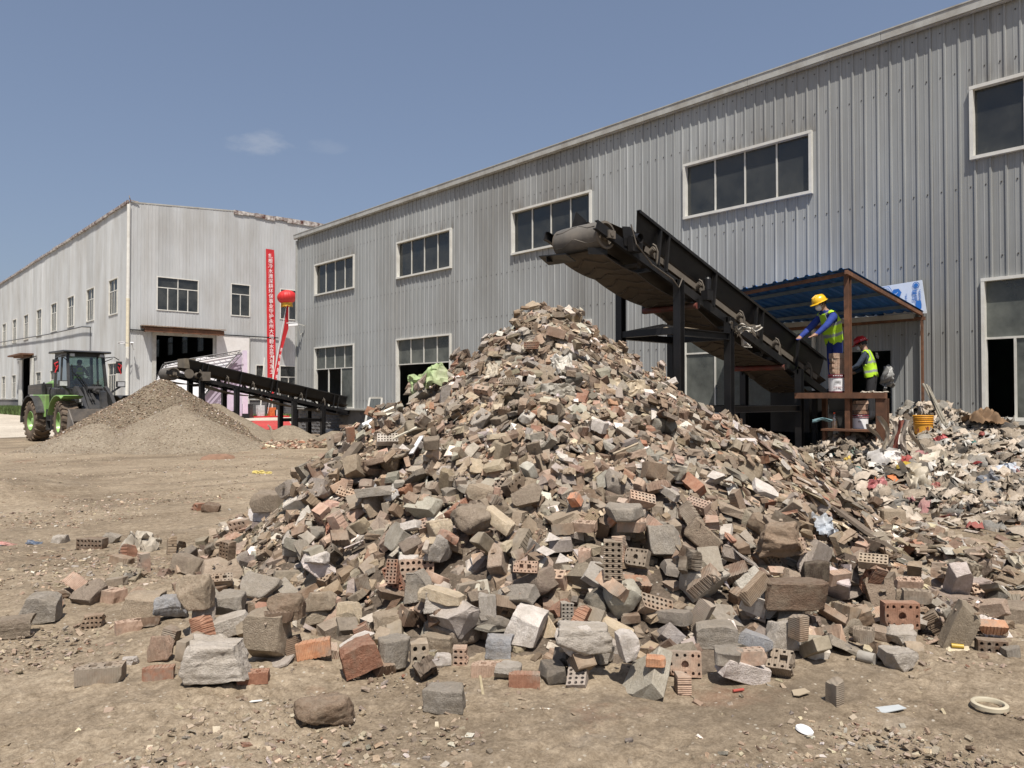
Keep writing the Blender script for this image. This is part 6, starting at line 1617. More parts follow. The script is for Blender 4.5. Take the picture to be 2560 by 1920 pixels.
# torn film caught on the leg
mb = MB(); o0 = Vector((10.92, Yn - .14, 2.72)); r = random.Random(4)
for (dx, dz, L_, w, sd) in ((.44, .12, .52, .09, 1), (.26, -.26, .44, .07, 2), (.12, -.02, .22, .10, 3), (-.10, .12, .2, .05, 4), (.34, -.06, .40, .06, 5)):
    n = 9; P = []
    for i in range(n + 1):
        t = i / n; c = o0 + RT * dx * t + Vector((0, 0, dz * t + .05 * math.sin(t * 5 + sd) - .05 * t * t)) - FW * (.05 * math.sin(t * 4 + sd)); ww_ = w * (.25 + .9 * math.sin(min(1, t * 1.15) * 2.6)) * (1 + .4 * r.uniform(-1, 1)) / 2
        for u in (-1, -.3, .35, 1): P.append(c + Vector((0, 0, 1)) * ww_ * u + FW * (.035 * math.sin(u * 5 + t * 9 + sd)) + RT * .02 * math.sin(u * 7 + i))
    mb.add(P, [(i * 4 + j, i * 4 + j + 1, i * 4 + j + 5, i * 4 + j + 4) for i in range(n) for j in range(3)])
own(mb, 'plastic_film', simple('film', (.40, .37, .32), .5, var=.1), 'torn whitish plastic film caught on the second conveyor leg', 'film', recalc=False, smooth=60)

c2 = empty('belt_conveyor', (12.8, 28.85, 0), 'smaller black belt conveyor tipping grit on the far brown heap', 'conveyor')
Yn2, Yf2 = 28.3, 29.4; zr2 = lambda X: 2.28 - .207 * (X - 10.36)
L2 = [Yn2 * q for q in (.3639, .4099, .4922, .5369)]
conveyor(c2, 9.35, 16.45, Yn2, Yf2, zr2(9.35), .207, (9.85, 16.35), .63, L2, .24, 1.0, .95, [(9.2, zr2(9.35) - .24), (10.4, zr2(10.4) - .12), (12.6, zr2(12.6) - .12), (15.0, zr2(15.0) - .12), (16.5, zr2(16.5) - .12)], .88, rollers_red=False, chev=False, leg_w=.17)
for xa, xb, z in ((L2[0], L2[1], 1.05), (L2[2], L2[3], .72)):
    for y in (Yn2 - .06, Yf2 + .06): mb = MB(); mb.ibeam((xa + .09, y, z), (xb - .09, y, z), .12, .14, .012); mb.build('tie_beam', black_steel, c2)
mb = MB(); mb.box(9.75, Yn2 + .15, zr2(9.8) + .28, 10.15, Yf2 - .2, zr2(9.8) + .66); mb.build('head_hood', simple('worn_board', (.16, .135, .10), .8, var=.3, scale=4), c2)
mb = MB(); mb.lathe([(.10, 0), (.11, .24), (.001, .26)], (10.12, Yn2 - .30, zr2(10.1) + .10), (0, 1, 0), 14); mb.lathe([(.001, 0), (.17, 0), (.17, .04), (.001, .05)], (9.82, Yn2 - .14, zr2(9.82) + .10), (0, 1, 0), 16); mb.box(10.2, Yn2 - .24, zr2(10.3) - .05, 10.55, Yn2 - .03, zr2(10.3) + .28); mb.build('drive_motor', dusty_steel, c2)
# broken blocks at the wall hole
random.seed(21)
mb = MB()
for k in range(26): 
    a = Vector((16.2 + random.uniform(-.3, .3), 27.3 + random.uniform(-.2, .4) + (0 if k % 2 else 1.6), random.uniform(.0, .9))); mb.box(a.x, a.y, a.z, a.x + .28, a.y + .2, a.z + .12, None)
own(mb, 'loose_blocks', simple('old_brick', (.25, .17, .12), .9, var=.3), 'old brick rubble stacked round the hole under the far conveyor tail', 'masonry', kind='stuff') if False else None
for k in range(12):
    a = Vector((15.75 + .12 * (k % 3), 27.55 + .28 * ((k // 3) % 2) - .02 * k, .13 * (k // 3) + gh(15.8, 27.6))); mb = MB(); mb.box(a.x, a.y, a.z, a.x + .22, a.y + .24, a.z + .11)
    own(mb, 'old_brick', simple('old_brick', (.24, .15, .10), .9, var=.35, dirt=(.3, .27, .22), dirt_amt=.4) if k == 0 else MATS['old_brick'], 'worn red brick, %s course and %s column of the stack by the far conveyor tail' % (('lowest', 'second', 'third', 'top')[k // 3], ('left', 'middle', 'right')[k % 3]), 'brick', 'bricks stacked at the tail of the far conveyor')
mb = MB(); mb.lathe([(.13, 0), (.17, .33), (.16, .33), (.12, .02)], (15.3, 27.9, gh(15.3, 27.9)), n=18); own(mb, 'bucket', simple('grey_bucket', (.07, .08, .10), .5), 'dark grey bucket behind a leg of the far conveyor', 'bucket', smooth=40)

# ================================================================ shelter over the sorting platform
sh = empty('shelter', (14.8, 7.3, 0), 'lean-to shelter with a blue corrugated roof on rusty posts', 'shelter')
mb = MB(); Y0, Y1 = 5.72, 9.9; N = 0; prof = []; y = Y0
while y < Y1:
    prof += [(y, 0), (y + .10, 0), (y + .125, .030), (y + .165, .030), (y + .19, 0)]; y += .205
zf = lambda yy: 3.83 - .072 * (yy - Y0); zw = 3.34
for i, (yy, h) in enumerate(prof):
    mb.v.append((12.98, yy, zf(yy) + h)); mb.v.append((16.46, yy, zw + h))
n_ = len(prof)
for i in range(n_ - 1): mb.f.append((2 * i, 2 * i + 1, 2 * i + 3, 2 * i + 2)); mb.mi.append(0)
mb.build('roof_sheet', blue_under, sh, recalc=False)
for x in (13.6, 14.6, 15.7):
    mb = MB(); t = (x - 12.98) / 3.48; mb.bar((x, Y0 + .06, zf(Y0) * (1 - t) + zw * t - .05), (x, Y1, zf(Y1) * (1 - t) + zw * t - .05), .05, .06); mb.build('purlin', simple('purlin_blue', (.12, .16, .2), .6) if x == 13.6 else MATS['purlin_blue'], sh)
mb = MB(); mb.bar((13.08, Y0 + .02, zf(Y0) - .07), (13.08, Y1, zf(Y1) - .07), .05, .06); mb.build('front_beam', rust, sh)
mb = MB(); mb.bar((12.95, Y0 + .04, zf(Y0) - .065), (16.4, Y0 + .04, zw - .05), .05, .07); mb.build('side_beam', rust, sh)
mb = MB(); mb.ibeam((13.10, 5.80, .2), (13.10, 5.80, zf(Y0) - .11), .085, .11, .012, up=(1, 0, 0)); mb.build('post', rust, sh)
mb = MB(); mb.bar((16.38, 5.76, .7), (16.38, 5.76, 3.27), .045, .045); mb.build('post', rust, sh)
mb = MB(); mb.bar((16.38, 5.70, 3.21), (16.38, 9.9, 3.17), .05, .07); mb.build('wall_beam', rust, sh)
mb = MB(); mb.box(16.30, 5.9, 3.22, 16.42, 9.9, 3.32); mb.build('light_trough', trim_grey, sh)
# platform
pf = empty('work_platform', (14.2, 6.0, 0), 'rusty steel work platform under the blue roof beside the conveyor', 'platform')
mb = MB(); mb.box(12.98, 5.14, 1.60, 13.06, 6.72, 1.70); mb.build('edge_beam', rust, pf)
mb = MB(); mb.box(13.063, 5.55, 1.64, 13.95, 6.70, 1.672); mb.build('deck_plate', simple('deck_plate', (.06, .045, .035), .8, var=.3), pf)
mb = MB(); mb.ibeam((13.06, 5.22, .2), (13.06, 5.22, 1.6), .17, .12, .012, up=(1, 0, 0)); mb.build('leg', rust, pf)
mb = MB(); mb.bar((13.9, 6.6, .1), (13.9, 6.6, 1.62), .08, .08); mb.build('leg', rust, pf)
mb = MB(); mb.box(12.9, 5.35, 1.04, 13.7, 6.20, 1.075); mb.build('shelf', rust, pf)
mb = MB(); mb.bar((13.0, 6.18, .3), (13.0, 6.18, 1.04), .05, .05); mb.build('shelf_leg', rust, pf)
# steel pit housing below the belt, its colour near-black for the shadow void
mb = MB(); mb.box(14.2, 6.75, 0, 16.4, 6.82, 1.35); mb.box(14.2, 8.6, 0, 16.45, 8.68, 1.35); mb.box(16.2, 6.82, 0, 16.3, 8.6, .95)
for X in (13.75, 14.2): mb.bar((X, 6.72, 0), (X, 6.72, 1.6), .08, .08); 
own(mb, 'feed_pit', pit_shade, 'steel feed pit coloured near-black for the shadow void under the conveyor tail', 'pit')

def pail(x, y, z, r0, r1, h, mats, label, band=None, txt=True, name='paint_pail'):
    t = empty(name, (x, y, z), label, 'bucket')
    mb = MB(); mb.lathe([(0.001, 0), (r0, 0), (r1, h), (r1 - .006, h), (r0 - .006, .01), (0.001, .01)], (x, y, z), n=28); mb.build('body', mats[0], t, smooth=40)
    if band:
        for (a, b) in band:
            ra = r0 + (r1 - r0) * a / h + .0015; rb_ = r0 + (r1 - r0) * b / h + .0015; m2 = MB(); m2.lathe([(ra, a), (rb_, b)], (x, y, z), n=28); m2.build('band', mats[1], t, recalc=True, smooth=40)
    m3 = MB(); 
    for hh in (h - .012, h - .05): m3.lathe([(r1 + .001, hh - .008), (r1 + .009, hh), (r1 + .001, hh + .008)], (x, y, z), n=28)
    m3.build('rim', mats[2 if len(mats) > 2 else 0], t, smooth=40)
    return t
def facing(p, off, up=0):
    d = (EYE - Vector(p)); d.z = 0; d.normalize(); r = Vector((0, 0, 1)).cross(d)
    M = Matrix(((r.x, 0, d.x, p[0] + d.x * off), (r.y, 0, d.y, p[1] + d.y * off), (0, 1, 0, p[2] + up), (0, 0, 0, 1))); return M
pail1 = pail(13.18, 6.02, 1.705, .148, .158, .31, (white_print, maroon, maroon), 'white and maroon paint pail with four pale bricks stacked on it, on the platform edge', [(.27, .31), (0, .02)])
text('★★★★★★', .028, pail1, white_print, facing((13.18, 6.02, 1.705), .163, .288)); text('防水涂料', .036, pail1, maroon, facing((13.18, 6.02, 1.705), .160, .085)); text('☠', .04, pail1, maroon, facing((13.18, 6.02, 1.705), .160, .045)) if False else None
for k in range(4): mb = MB(); mb.prism([(-.07, 0), (.07, 0), (.065, .004), (-.068, .004)], lambda a, b, d: facing((13.18, 6.02, 1.705), .160, .20 - .012 * k) @ Vector((a * .8, b, d)), 0, .001); mb.build('print_line', ink, pail1)
pail2 = pail(13.32, 5.70, 1.078, .125, .132, .24, (white_print, maroon, maroon), 'white paint pail with pinkish bricks on it, on the shelf below the platform', [(.205, .24)])
text('★★★', .026, pail2, white_print, facing((13.32, 5.70, 1.078), .137, .222)); text('防水', .03, pail2, ink, facing((13.32, 5.70, 1.078), .134, .12))
brk = simple('pale_brick', (.34, .25, .19), .9, var=.2, dirt=(.42, .37, .3), dirt_amt=.5, bumps=.4)
for k in range(4):
    q = Euler((0, 0, -YAW + R(random.uniform(-8, 8)))).to_quaternion(); o = put(HOL['A'][k % 2] if k == 3 else RIB[k % 2], 'stacked_brick', (13.18, 6.02, 2.018 + .046 + .093 * k), q, (1.0, 1.4, 1), PAL['pinkish'])
    tag(o, ['lowest, chipped brick on the paint pail on the platform', 'second brick from below on the platform pail', 'third brick from below on the platform pail', 'topmost brick on the platform pail'][k], 'brick', 'bricks stacked on the paint pails')
for k in range(3):
    q = Euler((0, 0, -YAW + R(random.uniform(-12, 12)))).to_quaternion(); o = put(SOL[k], 'stacked_brick', (13.32, 5.70, 1.32 + .04 + .085 * k), q, (.95, 1.3, 1.1), PAL['reddish' if k == 0 else 'pinkish'])
    tag(o, ['reddish brick lowest on the shelf pail', 'middle brick on the shelf pail', 'top brick on the shelf pail under the platform'][k], 'brick', 'bricks stacked on the paint pails')
# juice bottle
bt = empty('juice_bottle', (13.12, 6.06, 1.076), 'clear bottle with orange juice and a red cap on the shelf', 'bottle')
mb = MB(); mb.lathe([(.001, 0), (.042, 0), (.045, .02), (.045, .13), (.001, .13)], (13.12, 6.06, 1.076), n=18); mb.build('juice', simple('juice', (.55, .22, .03), .3), bt, smooth=40)
mb = MB(); mb.lathe([(.046, .002), (.047, .17), (.035, .205), (.014, .24), (.014, .255)], (13.12, 6.06, 1.076), n=18); mb.build('shell', glassmat('pet', (.85, .85, .85), .1, .5, (.6, .5, .4), .10), bt, smooth=40)
mb = MB(); mb.lathe([(.018, .25), (.018, .28), (.001, .28)], (13.12, 6.06, 1.076), n=14); mb.build('cap', simple('red_cap', (.6, .08, .03), .4), bt, smooth=40)
# big yellow bucket on the waste
pz = Hat(15.25, 5.36) + .02; x, y = 15.25, 5.36; ybm = simple('yellow_bucket', (.70, .33, .03), .4, var=.05, dirt=(.35, .2, .08), dirt_amt=.25, bumps=.02)
yb = pail(x, y, pz, .155, .175, .36, (ybm, ybm, ybm), 'yellow-orange plastic bucket standing on the waste by the wall', name='bucket')
m3 = MB()
for h in (.20, .24, .28): m3.lathe([(.169, h - .006), (.180, h), (.169, h + .006)], (x, y, pz), n=26)
m3.build('ring', ybm, yb, smooth=40)
M = facing((x, y, pz), .166, .10); mb = MB(); mb.prism([(-.10, -.05), (.09, -.06), (.09, .05), (.02, .06), (-.10, .01)], lambda a, b, d: M @ Vector((a, b, d - abs(a) * .28)), 0, .002); mb.build('label', simple('bucket_label', (.18, .05, .02), .5), yb)
mb = MB(); mb.tube([Vector((x, y, pz + .33)) + RT * .18, Vector((x, y, pz + .22)) + RT * .23 - FW * .05, Vector((x, y, pz + .10)) + RT * .215 - FW * .1], .004, 5); mb.build('handle', white_print, yb)

# printed board leaning over the roof
bd = empty('printed_board', (16.4, 6.1, 3.4), 'white board with blue hexagons and lettering leaning on the wall above the blue roof', 'board')
A = on_x(2205, 702, 16.38); B_ = on_x(2306, 700, 16.38); C_ = on_x(2317, 781, 16.40); D_ = on_x(2205, 740, 16.38)
w1 = Vector((-.012, 0, 0)); P4 = [Vector((16.40, 6.52, 3.42)), Vector((16.38, 5.78, 3.42 - .1)), Vector((16.38, 5.82, 4.0)), Vector((16.40, 6.55, 3.85))]
P4 = [on_x(2200, 735, 16.36), on_x(2317, 783, 16.36), on_x(2305, 700, 16.36), on_x(2200, 717, 16.36)]
P4[0] = P4[3] + (P4[1] - P4[2]) * .9
mb = MB(); mb.add(P4 + [p - w1 for p in P4], [(0, 1, 2, 3), (7, 6, 5, 4), (0, 4, 5, 1), (1, 5, 6, 2), (2, 6, 7, 3), (3, 7, 4, 0)]); mb.build('panel', board_white, bd)
ex = (P4[2] - P4[3]).normalized(); ey = (P4[2] - P4[1]).normalized(); ez = ex.cross(ey).normalized(); ey = ez.cross(ex)
def bM(u, v, rot=0, off=.014):
    o_ = P4[2] - ex * u - ey * v + Vector((-off, 0, 0)); M = Matrix(((ex.x, ey.x, ez.x, o_.x), (ex.y, ey.y, ez.y, o_.y), (ex.z, ey.z, ez.z, o_.z), (0, 0, 0, 1))); return M @ Matrix.Rotation(rot, 4, 'Z')
text('品鑫', .105, bd, paper_blue, bM(.145, .285, R(90)), sx=1.2); text('PINXIN', .052, bd, paper_blue, bM(.050, .285, R(90)), sx=1.2)
text('广东·佛山', .034, bd, paper_blue, bM(.31, .30, R(90)))
def hexa(u, v, r, ring=False):
    mb = MB(); M = bM(u, v); P = [M @ Vector((r * math.cos(k * math.pi / 3), r * math.sin(k * math.pi / 3), 0)) for k in range(6)]
    if ring:
        for k in range(6): mb.bar(P[k], P[(k + 1) % 6], .010, .004, ez)
    else: mb.add(P + [p + Vector((-.004, 0, 0)) for p in P], [tuple(range(6)), tuple(range(11, 5, -1))])
    return mb
hexa(.50, .19, .10).build('emblem', paper_blue, bd); hexa(.70, .13, .12, True).build('emblem', paper_blue, bd); text('✓', .10, bd, board_white, bM(.50, .20, 0, .022))
M = bM(.115, .085); mb = MB()
for r0_, r1_ in ((.066, .052), (.040, 0)):
    P = [M @ Vector((q * math.cos(k * math.pi / 12), q * math.sin(k * math.pi / 12), 0)) for q in (r0_, r1_) for k in range(24)]; mb.add(P, [(k, (k + 1) % 24, 24 + (k + 1) % 24, 24 + k) for k in range(24)])
mb.build('emblem', paper_blue, bd, recalc=False)
mb = MB(); mb.prism([(-.045, -.085), (.045, -.085), (.055, 0), (.045, .085), (-.045, .085), (-.055, 0)], lambda a, b, d: bM(.09, .49) @ Vector((a, b, d)), 0, .003); mb.build('emblem', paper_blue, bd)

# brown sack, tied bundle of poles, leaning door leaf, hanging cloths
V, F_ = crumple(.62, .6, .20, 44, 24, 3.2); c = Vector((15.3, 4.35, Hat(15.3, 4.35) + .02)); mb = MB(); mb.add([c + RT * p[0] + Vector((0, 0, 1)) * (abs(p[2]) * 1.25 + .25 * max(0, .5 - abs(p[1])) ) + FW * p[1] * .7 for p in V], [tuple(q) for q in F_])
own(mb, 'jute_sack', simple('jute', (.19, .115, .06), .9, var=.35, scale=8, dirt=(.12, .08, .05), dirt_amt=.5, bumps=.5), 'slumped brown sack lying on the waste against the wall', 'sack', smooth=60, recalc=False)
for k, (a, b) in enumerate((((2308, 960), (2372, 1085)), ((2316, 962), (2360, 1050)), ((2322, 965), (2380, 1088)))):
    A_ = on_x(*a, 16.0); B2 = on_x(*b, 15.2); mb = MB(); mb.tube([A_, (A_ + B2) / 2 + Vector((-.02, 0, .02)), B2], .022 - .004 * k, 7); own(mb, 'pole', simple('pole_grey', (.22, .20, .16), .8, var=.3) if k == 0 else MATS['pole_grey'], ['thick grey pole leaning against the wall beside the rusty post', 'thin grey pole leaning left of the thick one', 'thin grey pole leaning right of the thick one'][k], 'pole')
dr_ = empty('door_leaf', (15.9, 24.0, 0), 'thin glazed door leaf leaning by the wall at the left of the heap', 'door')
P = [on_h(893, 1092), on_x(922, 1080, 15.6), on_x(956, 998, 16.3), on_x(926, 996, 16.3)]
P = [cw((905 - CX) / F_PX * 27.0, 27.0, .05), cw((948 - CX) / F_PX * 27.0, 27.0, .05), cw((955 - CX) / F_PX * 27.6, 27.6, 1.62), cw((925 - CX) / F_PX * 27.6, 27.6, 1.62)]
mb = MB()
for i in range(4): mb.bar(P[i], P[(i + 1) % 4], .07, .05, FW)
mb.build('frame', trim_grey, dr_); mb = MB(); mb.add(P, [(0, 1, 2, 3)]); mb.build('pane', glass_dark, dr_)
def strip(p0, length, w, col, label, seed, sway=.05):
    mb = MB(); n = 10; r = random.Random(seed); P = []
    for i in range(n + 1):
        t = i / n; c = Vector(p0) + Vector((0, 0, -length * t)) + RT * (sway * math.sin(t * 4 + seed)) - FW * (.05 * math.sin(t * 3 + seed) + .12 * t)
        ww_ = w * (1 - .35 * t * r.random()) / 2
        for u in (-1, -.6, -.2, .2, .6, 1): P.append(c + RT * ww_ * .62 * u * (1 + .4 * math.sin(t * 9 + seed)) - FW * (.05 * math.sin(u * 7 + seed + t * 3) + .02 * r.random()))
    mb.add(P, [(i * 6 + j, i * 6 + j + 1, i * 6 + j + 7, i * 6 + j + 6) for i in range(n) for j in range(5)])
    return own(mb, 'hanging_cloth', simple('cloth%d' % seed, col, .85, var=.2, scale=8, dirt=(.22, .17, .12), dirt_amt=.4, bumps=.4, stretch=(1, 1, .4)), label, 'cloth', recalc=False, smooth=60)
for k, (px, py, L_, w, col, lab) in enumerate(((2200, 1040, .55, .10, (.42, .37, .30), 'leftmost dirty cream cloth hanging under the platform leg'), (2222, 1052, .50, .10, (.40, .36, .31), 'cream strip of cloth beside the platform leg'), (2240, 1050, .60, .09, (.30, .08, .06), 'red-brown cloth hanging among the cream ones'), (2262, 1050, .62, .13, (.45, .40, .35), 'broad pale cloth draped over the waste edge'), (2284, 1055, .45, .08, (.36, .31, .25), 'rightmost tan cloth draped over the waste'), (2180, 1060, .30, .10, (.33, .29, .24), 'short grey cloth under the shelf'))):
    p = at_d(px, py, 12.35); strip((p.x, p.y, p.z), L_, w, col, lab, 50 + k)
V, F_ = crumple(.36, .12, .05, 47, 12, 3); mb = MB(); c = at_d(2055, 1047, 13.2); mb.add([c + RT * p[0] + Vector((0, 0, p[1] * .5 - abs(p[0]) * .25)) - FW * p[2] for p in V], [tuple(q) for q in F_]); own(mb, 'rag', simple('teal_rag', (.13, .22, .24), .8), 'pale teal rag hanging from the beam under the conveyor', 'rag', recalc=False, smooth=60)
V, F_ = crumple(.5, .6, .22, 48, 18, 2.4); mb = MB(); c = at_d(2216, 945, 15.4); mb.add([c + RT * p[0] * .55 + Vector((0, 0, p[1] * .8)) - FW * p[2] for p in V], [tuple(q) for q in F_]); own(mb, 'plastic_sack', simple('clear_sack', (.26, .26, .25), .4, var=.15), 'translucent grey sack hanging behind the worker in the red helmet', 'sack', recalc=False, smooth=60)
for k in range(14):
    x = random.uniform(13.0, 14.0); y = random.uniform(5.2, 5.8); V, F_ = crumple(random.uniform(.1, .25), random.uniform(.08, .16), .04, 60 + k, 7, 2); 
    if k < 6:
        mb = MB(); c = Vector((x, y, 1.695)); mb.add([c + Vector((p[0], p[1], p[2])) for p in V], [tuple(q) for q in F_]); own(mb, 'scrap', simple('scrap_a', (.36, .32, .26), .8, var=.3) if k == 0 else MATS['scrap_a'], ('%s dusty plastic scrap lying on the platform edge' % ('first', 'second', 'third', 'fourth', 'fifth', 'sixth')[k]), 'scrap', 'scraps on the platform', recalc=False)

# plastic waste over the mound: an uncountable mass of crumpled sheets
def waste(name, n, seed, smin, smax, label, pal, ymax=7.0):
    r = np.random.default_rng(seed); VV = []; FF = []; CC = []; off = 0
    ks = list(pal); pr = np.array([pal[k] for k in ks], float); pr /= pr.sum(); made = 0; tries = 0
    while made < n and tries < n * 12:
        tries += 1
        y = r.uniform(-1.5, 7.2); x = 16.35 - r.uniform(0, 6.2) ** 1.0
        h = float(trash_core(np.array([x]), np.array([y]))[0]); g_ = gh(x, y)
        if h < g_ + .05 and r.uniform() > .22: continue
        w = smin + (smax - smin) * r.uniform() ** 2; V, F_ = crumple(w * 1.15, w * (r.uniform(.12, .35) if r.uniform() < .45 else r.uniform(.4, 1)), w * r.uniform(.15, .5), int(r.integers(1e6)), 6, 3.2)
        q = np.array((Vector((0, 0, 1)).rotation_difference(slope_normal(x, y)) @ Euler((r.normal(0, .35), r.normal(0, .35), r.uniform(0, 6.28))).to_quaternion()).to_matrix())
        V = V @ q.T + np.array([x, y, max(Hat(x, y, H0), g_) + .01 + r.uniform(0, .05)])
        VV.append(V); FF.append(F_ + off); off += len(V); c = np.array(PALW[ks[int(r.choice(len(ks), p=pr))]]) * r.uniform(.75, 1.2); CC.append(np.repeat(c[None], len(V), 0)); made += 1
    V = np.vstack(VV); F_ = np.vstack(FF); C = np.ones((len(V), 4), np.float32); C[:, :3] = np.vstack(CC)
    me = bpy.data.meshes.new(name); me.from_pydata(V.tolist(), [], F_.tolist()); me.polygons.foreach_set('use_smooth', [True] * len(me.polygons))
    a = me.color_attributes.new('Col', 'FLOAT_COLOR', 'POINT'); a.data.foreach_set('color', C.ravel()); me.materials.append(sheet_m)
    o = bpy.data.objects.new(name, me); COL.objects.link(o); tag(o, label, 'waste', kind='stuff')
PALW = {'cream': (.47, .40, .325), 'dirty': (.29, .24, .185), 'white': (.52, .50, .46), 'grey': (.22, .21, .19), 'red': (.32, .05, .05), 'teal': (.03, .16, .16), 'blue': (.10, .17, .26), 'yellow': (.50, .35, .04), 'orange': (.55, .15, .04), 'dark': (.06, .055, .05), 'pink': (.42, .2, .2)}
waste('plastic_waste', 5200, 5, .05, .34, 'tangle of dirty cream plastic film and rags heaped against the wall', {'cream': 8, 'dirty': 9, 'white': 2.2, 'grey': 4, 'red': .25, 'teal': .12, 'blue': .2, 'yellow': .12, 'orange': .04, 'dark': 1.6, 'pink': .2})
def named_waste(px, py, w, h, col, label, seed, name='crumpled_bag', cat='bag', lift=.06): bundle(px, py, w, h, col, label, name, cat, seed, lift, .5, 14)
named_waste(2355, 1105, 26, 16, (.40, .05, .06), 'crimson plastic scrap high on the waste by the wall', 61)
named_waste(2428, 1118, 18, 14, (.04, .18, .17), 'teal scrap right of the crimson one on the waste', 62)
named_waste(2142, 1142, 20, 26, (.03, .13, .12), 'dark green netting at the foot of the rusty post', 63)
named_waste(2120, 1158, 16, 14, (.60, .42, .05), 'yellow bag tangled at the foot of the rusty post', 64)
named_waste(2188, 1216, 42, 16, (.36, .10, .11), 'pinkish red plastic in the middle of the waste', 65)
named_waste(2390, 1205, 34, 7, (.50, .16, .05), 'orange strip of film on the waste', 66, name='film', cat='film')
named_waste(2338, 1224, 20, 14, (.34, .09, .08), 'brick red bag below the orange strip', 67)
named_waste(2515, 1182, 60, 22, (.42, .46, .52), 'blue striped woven sheet at the right edge of the waste', 68, name='woven_sheet', cat='sheet')
named_waste(2470, 1210, 50, 28, (.10, .11, .13), 'dark plastic bag at the right of the waste', 69)
named_waste(2285, 1205, 62, 50, (.46, .41, .32), 'large cream sack slumped in the middle of the waste', 70, name='woven_sack', cat='sack', lift=.10)
named_waste(2210, 1150, 66, 26, (.60, .58, .56), 'broad white foam sheet near the rusty post', 71, name='foam_sheet', cat='sheet')
named_waste(2560, 1430, 40, 80, (.40, .36, .28), 'long pale cloth twisted at the right edge', 72, name='cloth', cat='cloth', lift=.03)
named_waste(2290, 1085, 60, 22, (.42, .38, .32), 'cream rags bunched below the yellow bucket', 73, name='rag', cat='rag')
named_waste(2330, 1160, 70, 30, (.48, .43, .34), 'wrinkled cream film in the upper waste', 74, name='film', cat='film')
named_waste(2420, 1160, 70, 26, (.44, .38, .30), 'wrinkled tan film beside the wall', 75, name='film', cat='film')
# ================================================================ wheel loader (local frame: x ahead, y to its left, z up)
ld = empty('wheel_loader', (0, 0, 0), 'lime green and black wheel loader pushing into the brown grit heap', 'wheel loader')
TR, TW = .76, .56
def wheel(cx, cy, steer, side):
    M = Matrix.Translation((cx, cy, TR)) @ Matrix.Rotation(steer, 4, 'Z')
    w = MB(); prof = [(.36, -.22), (.42, -.26), (.60, -.275), (.70, -.24), (.725, -.18), (.73, 0), (.725, .18), (.70, .24), (.60, .275), (.42, .26), (.36, .22)]
    w.lathe(prof, (0, 0, 0), (0, 1, 0), 40); w.v = [tuple(M @ Vector(p)) for p in w.v]; o = w.build('tyre', tyre_m, ld, smooth=40)
    for k in range(20):
        a = 2 * math.pi * k / 20
        for s in (-1, 1):
            b = MB(); pts = [(.735, s * .015, a), (.745, s * .13, a + .10), (.735, s * .23, a + .15), (.66, s * .272, a + .16)]
            P = [Vector((r * math.cos(t), y, r * math.sin(t))) for r, y, t in pts]
            for p, q in zip(P[:-1], P[1:]): b.bar(p, q, .075, .055, Vector((math.cos(a), 0, math.sin(a))))
            b.v = [tuple(M @ Vector(p)) for p in b.v]; b.build('tread_lug', tyre_m, o)
    r = MB(); s = side
    r.lathe([(.37, s * .235), (.345, s * .25), (.335, s * .18), (.30, s * .10), (.24, s * .09), (.20, s * .12), (.12, s * .13), (.11, s * .19), (.001, s * .19)], (0, 0, 0), (0, 1, 0), 32); r.v = [tuple(M @ Vector(p)) for p in r.v]; rm_ = r.build('rim', lime, o, smooth=40)
ST = R(-7)
for cx, st in ((-1.48, 0), (1.48, ST)):
    for s in (-1, 1): wheel(cx, s * .98, st, s)
def part(name, mat, fn, parent=None, smooth=None, bevel=None):
    mb = MB(); fn(mb); return mb.build(name, mat, parent or ld, smooth=smooth, bevel=bevel)
SW = lambda poly, y0, y1: (lambda mb: mb.prism(poly, lambda a, b, d: (a, d, b), y0, y1))
part('rear_frame', charcoal, SW([(-2.7, .75), (-.2, .62), (-.1, 1.1), (-2.7, 1.15)], -.45, .45))
part('counterweight', charcoal, SW([(-3.0, .62), (-2.45, .55), (-2.4, 1.25), (-2.95, 1.35)], -.85, .85), bevel=.04)
part('hood', lime, SW([(-2.85, 1.25), (-.75, 1.18), (-.75, 2.22), (-1.3, 2.28), (-2.5, 2.12), (-2.88, 1.9)], -.62, .62), bevel=.07)
part('side_panel', lime, SW([(-1.75, .98), (-.62, .90), (-.55, 1.74), (-1.95, 1.74)], -1.02, -.622), bevel=.03)
part('side_panel', lime, SW([(-2.2, 1.10), (-.85, 1.0), (-.75, 1.72), (-2.05, 1.72)], .622, .80), bevel=.03)
part('side_grille', charcoal, SW([(-2.62, 1.745), (-1.05, 1.745), (-1.05, 2.16), (-2.62, 2.10)], -.98, -.623))
gr_ = kids(ld)[-1]
for k in range(7): part('slat', bucket_m, lambda mb: mb.box(-2.5, -.995, 1.79 + k * .045, -1.15, -.982, 1.81 + k * .045), gr_)
part('battery_box', charcoal, SW([(-.95, 1.25), (-.1, 1.1), (-.1, 1.98), (-1.0, 2.02)], -.85, -.50), bevel=.04)
part('battery_box', charcoal, SW([(-.95, 1.25), (-.1, 1.1), (-.1, 1.98), (-1.0, 2.02)], .50, .85), bevel=.04)
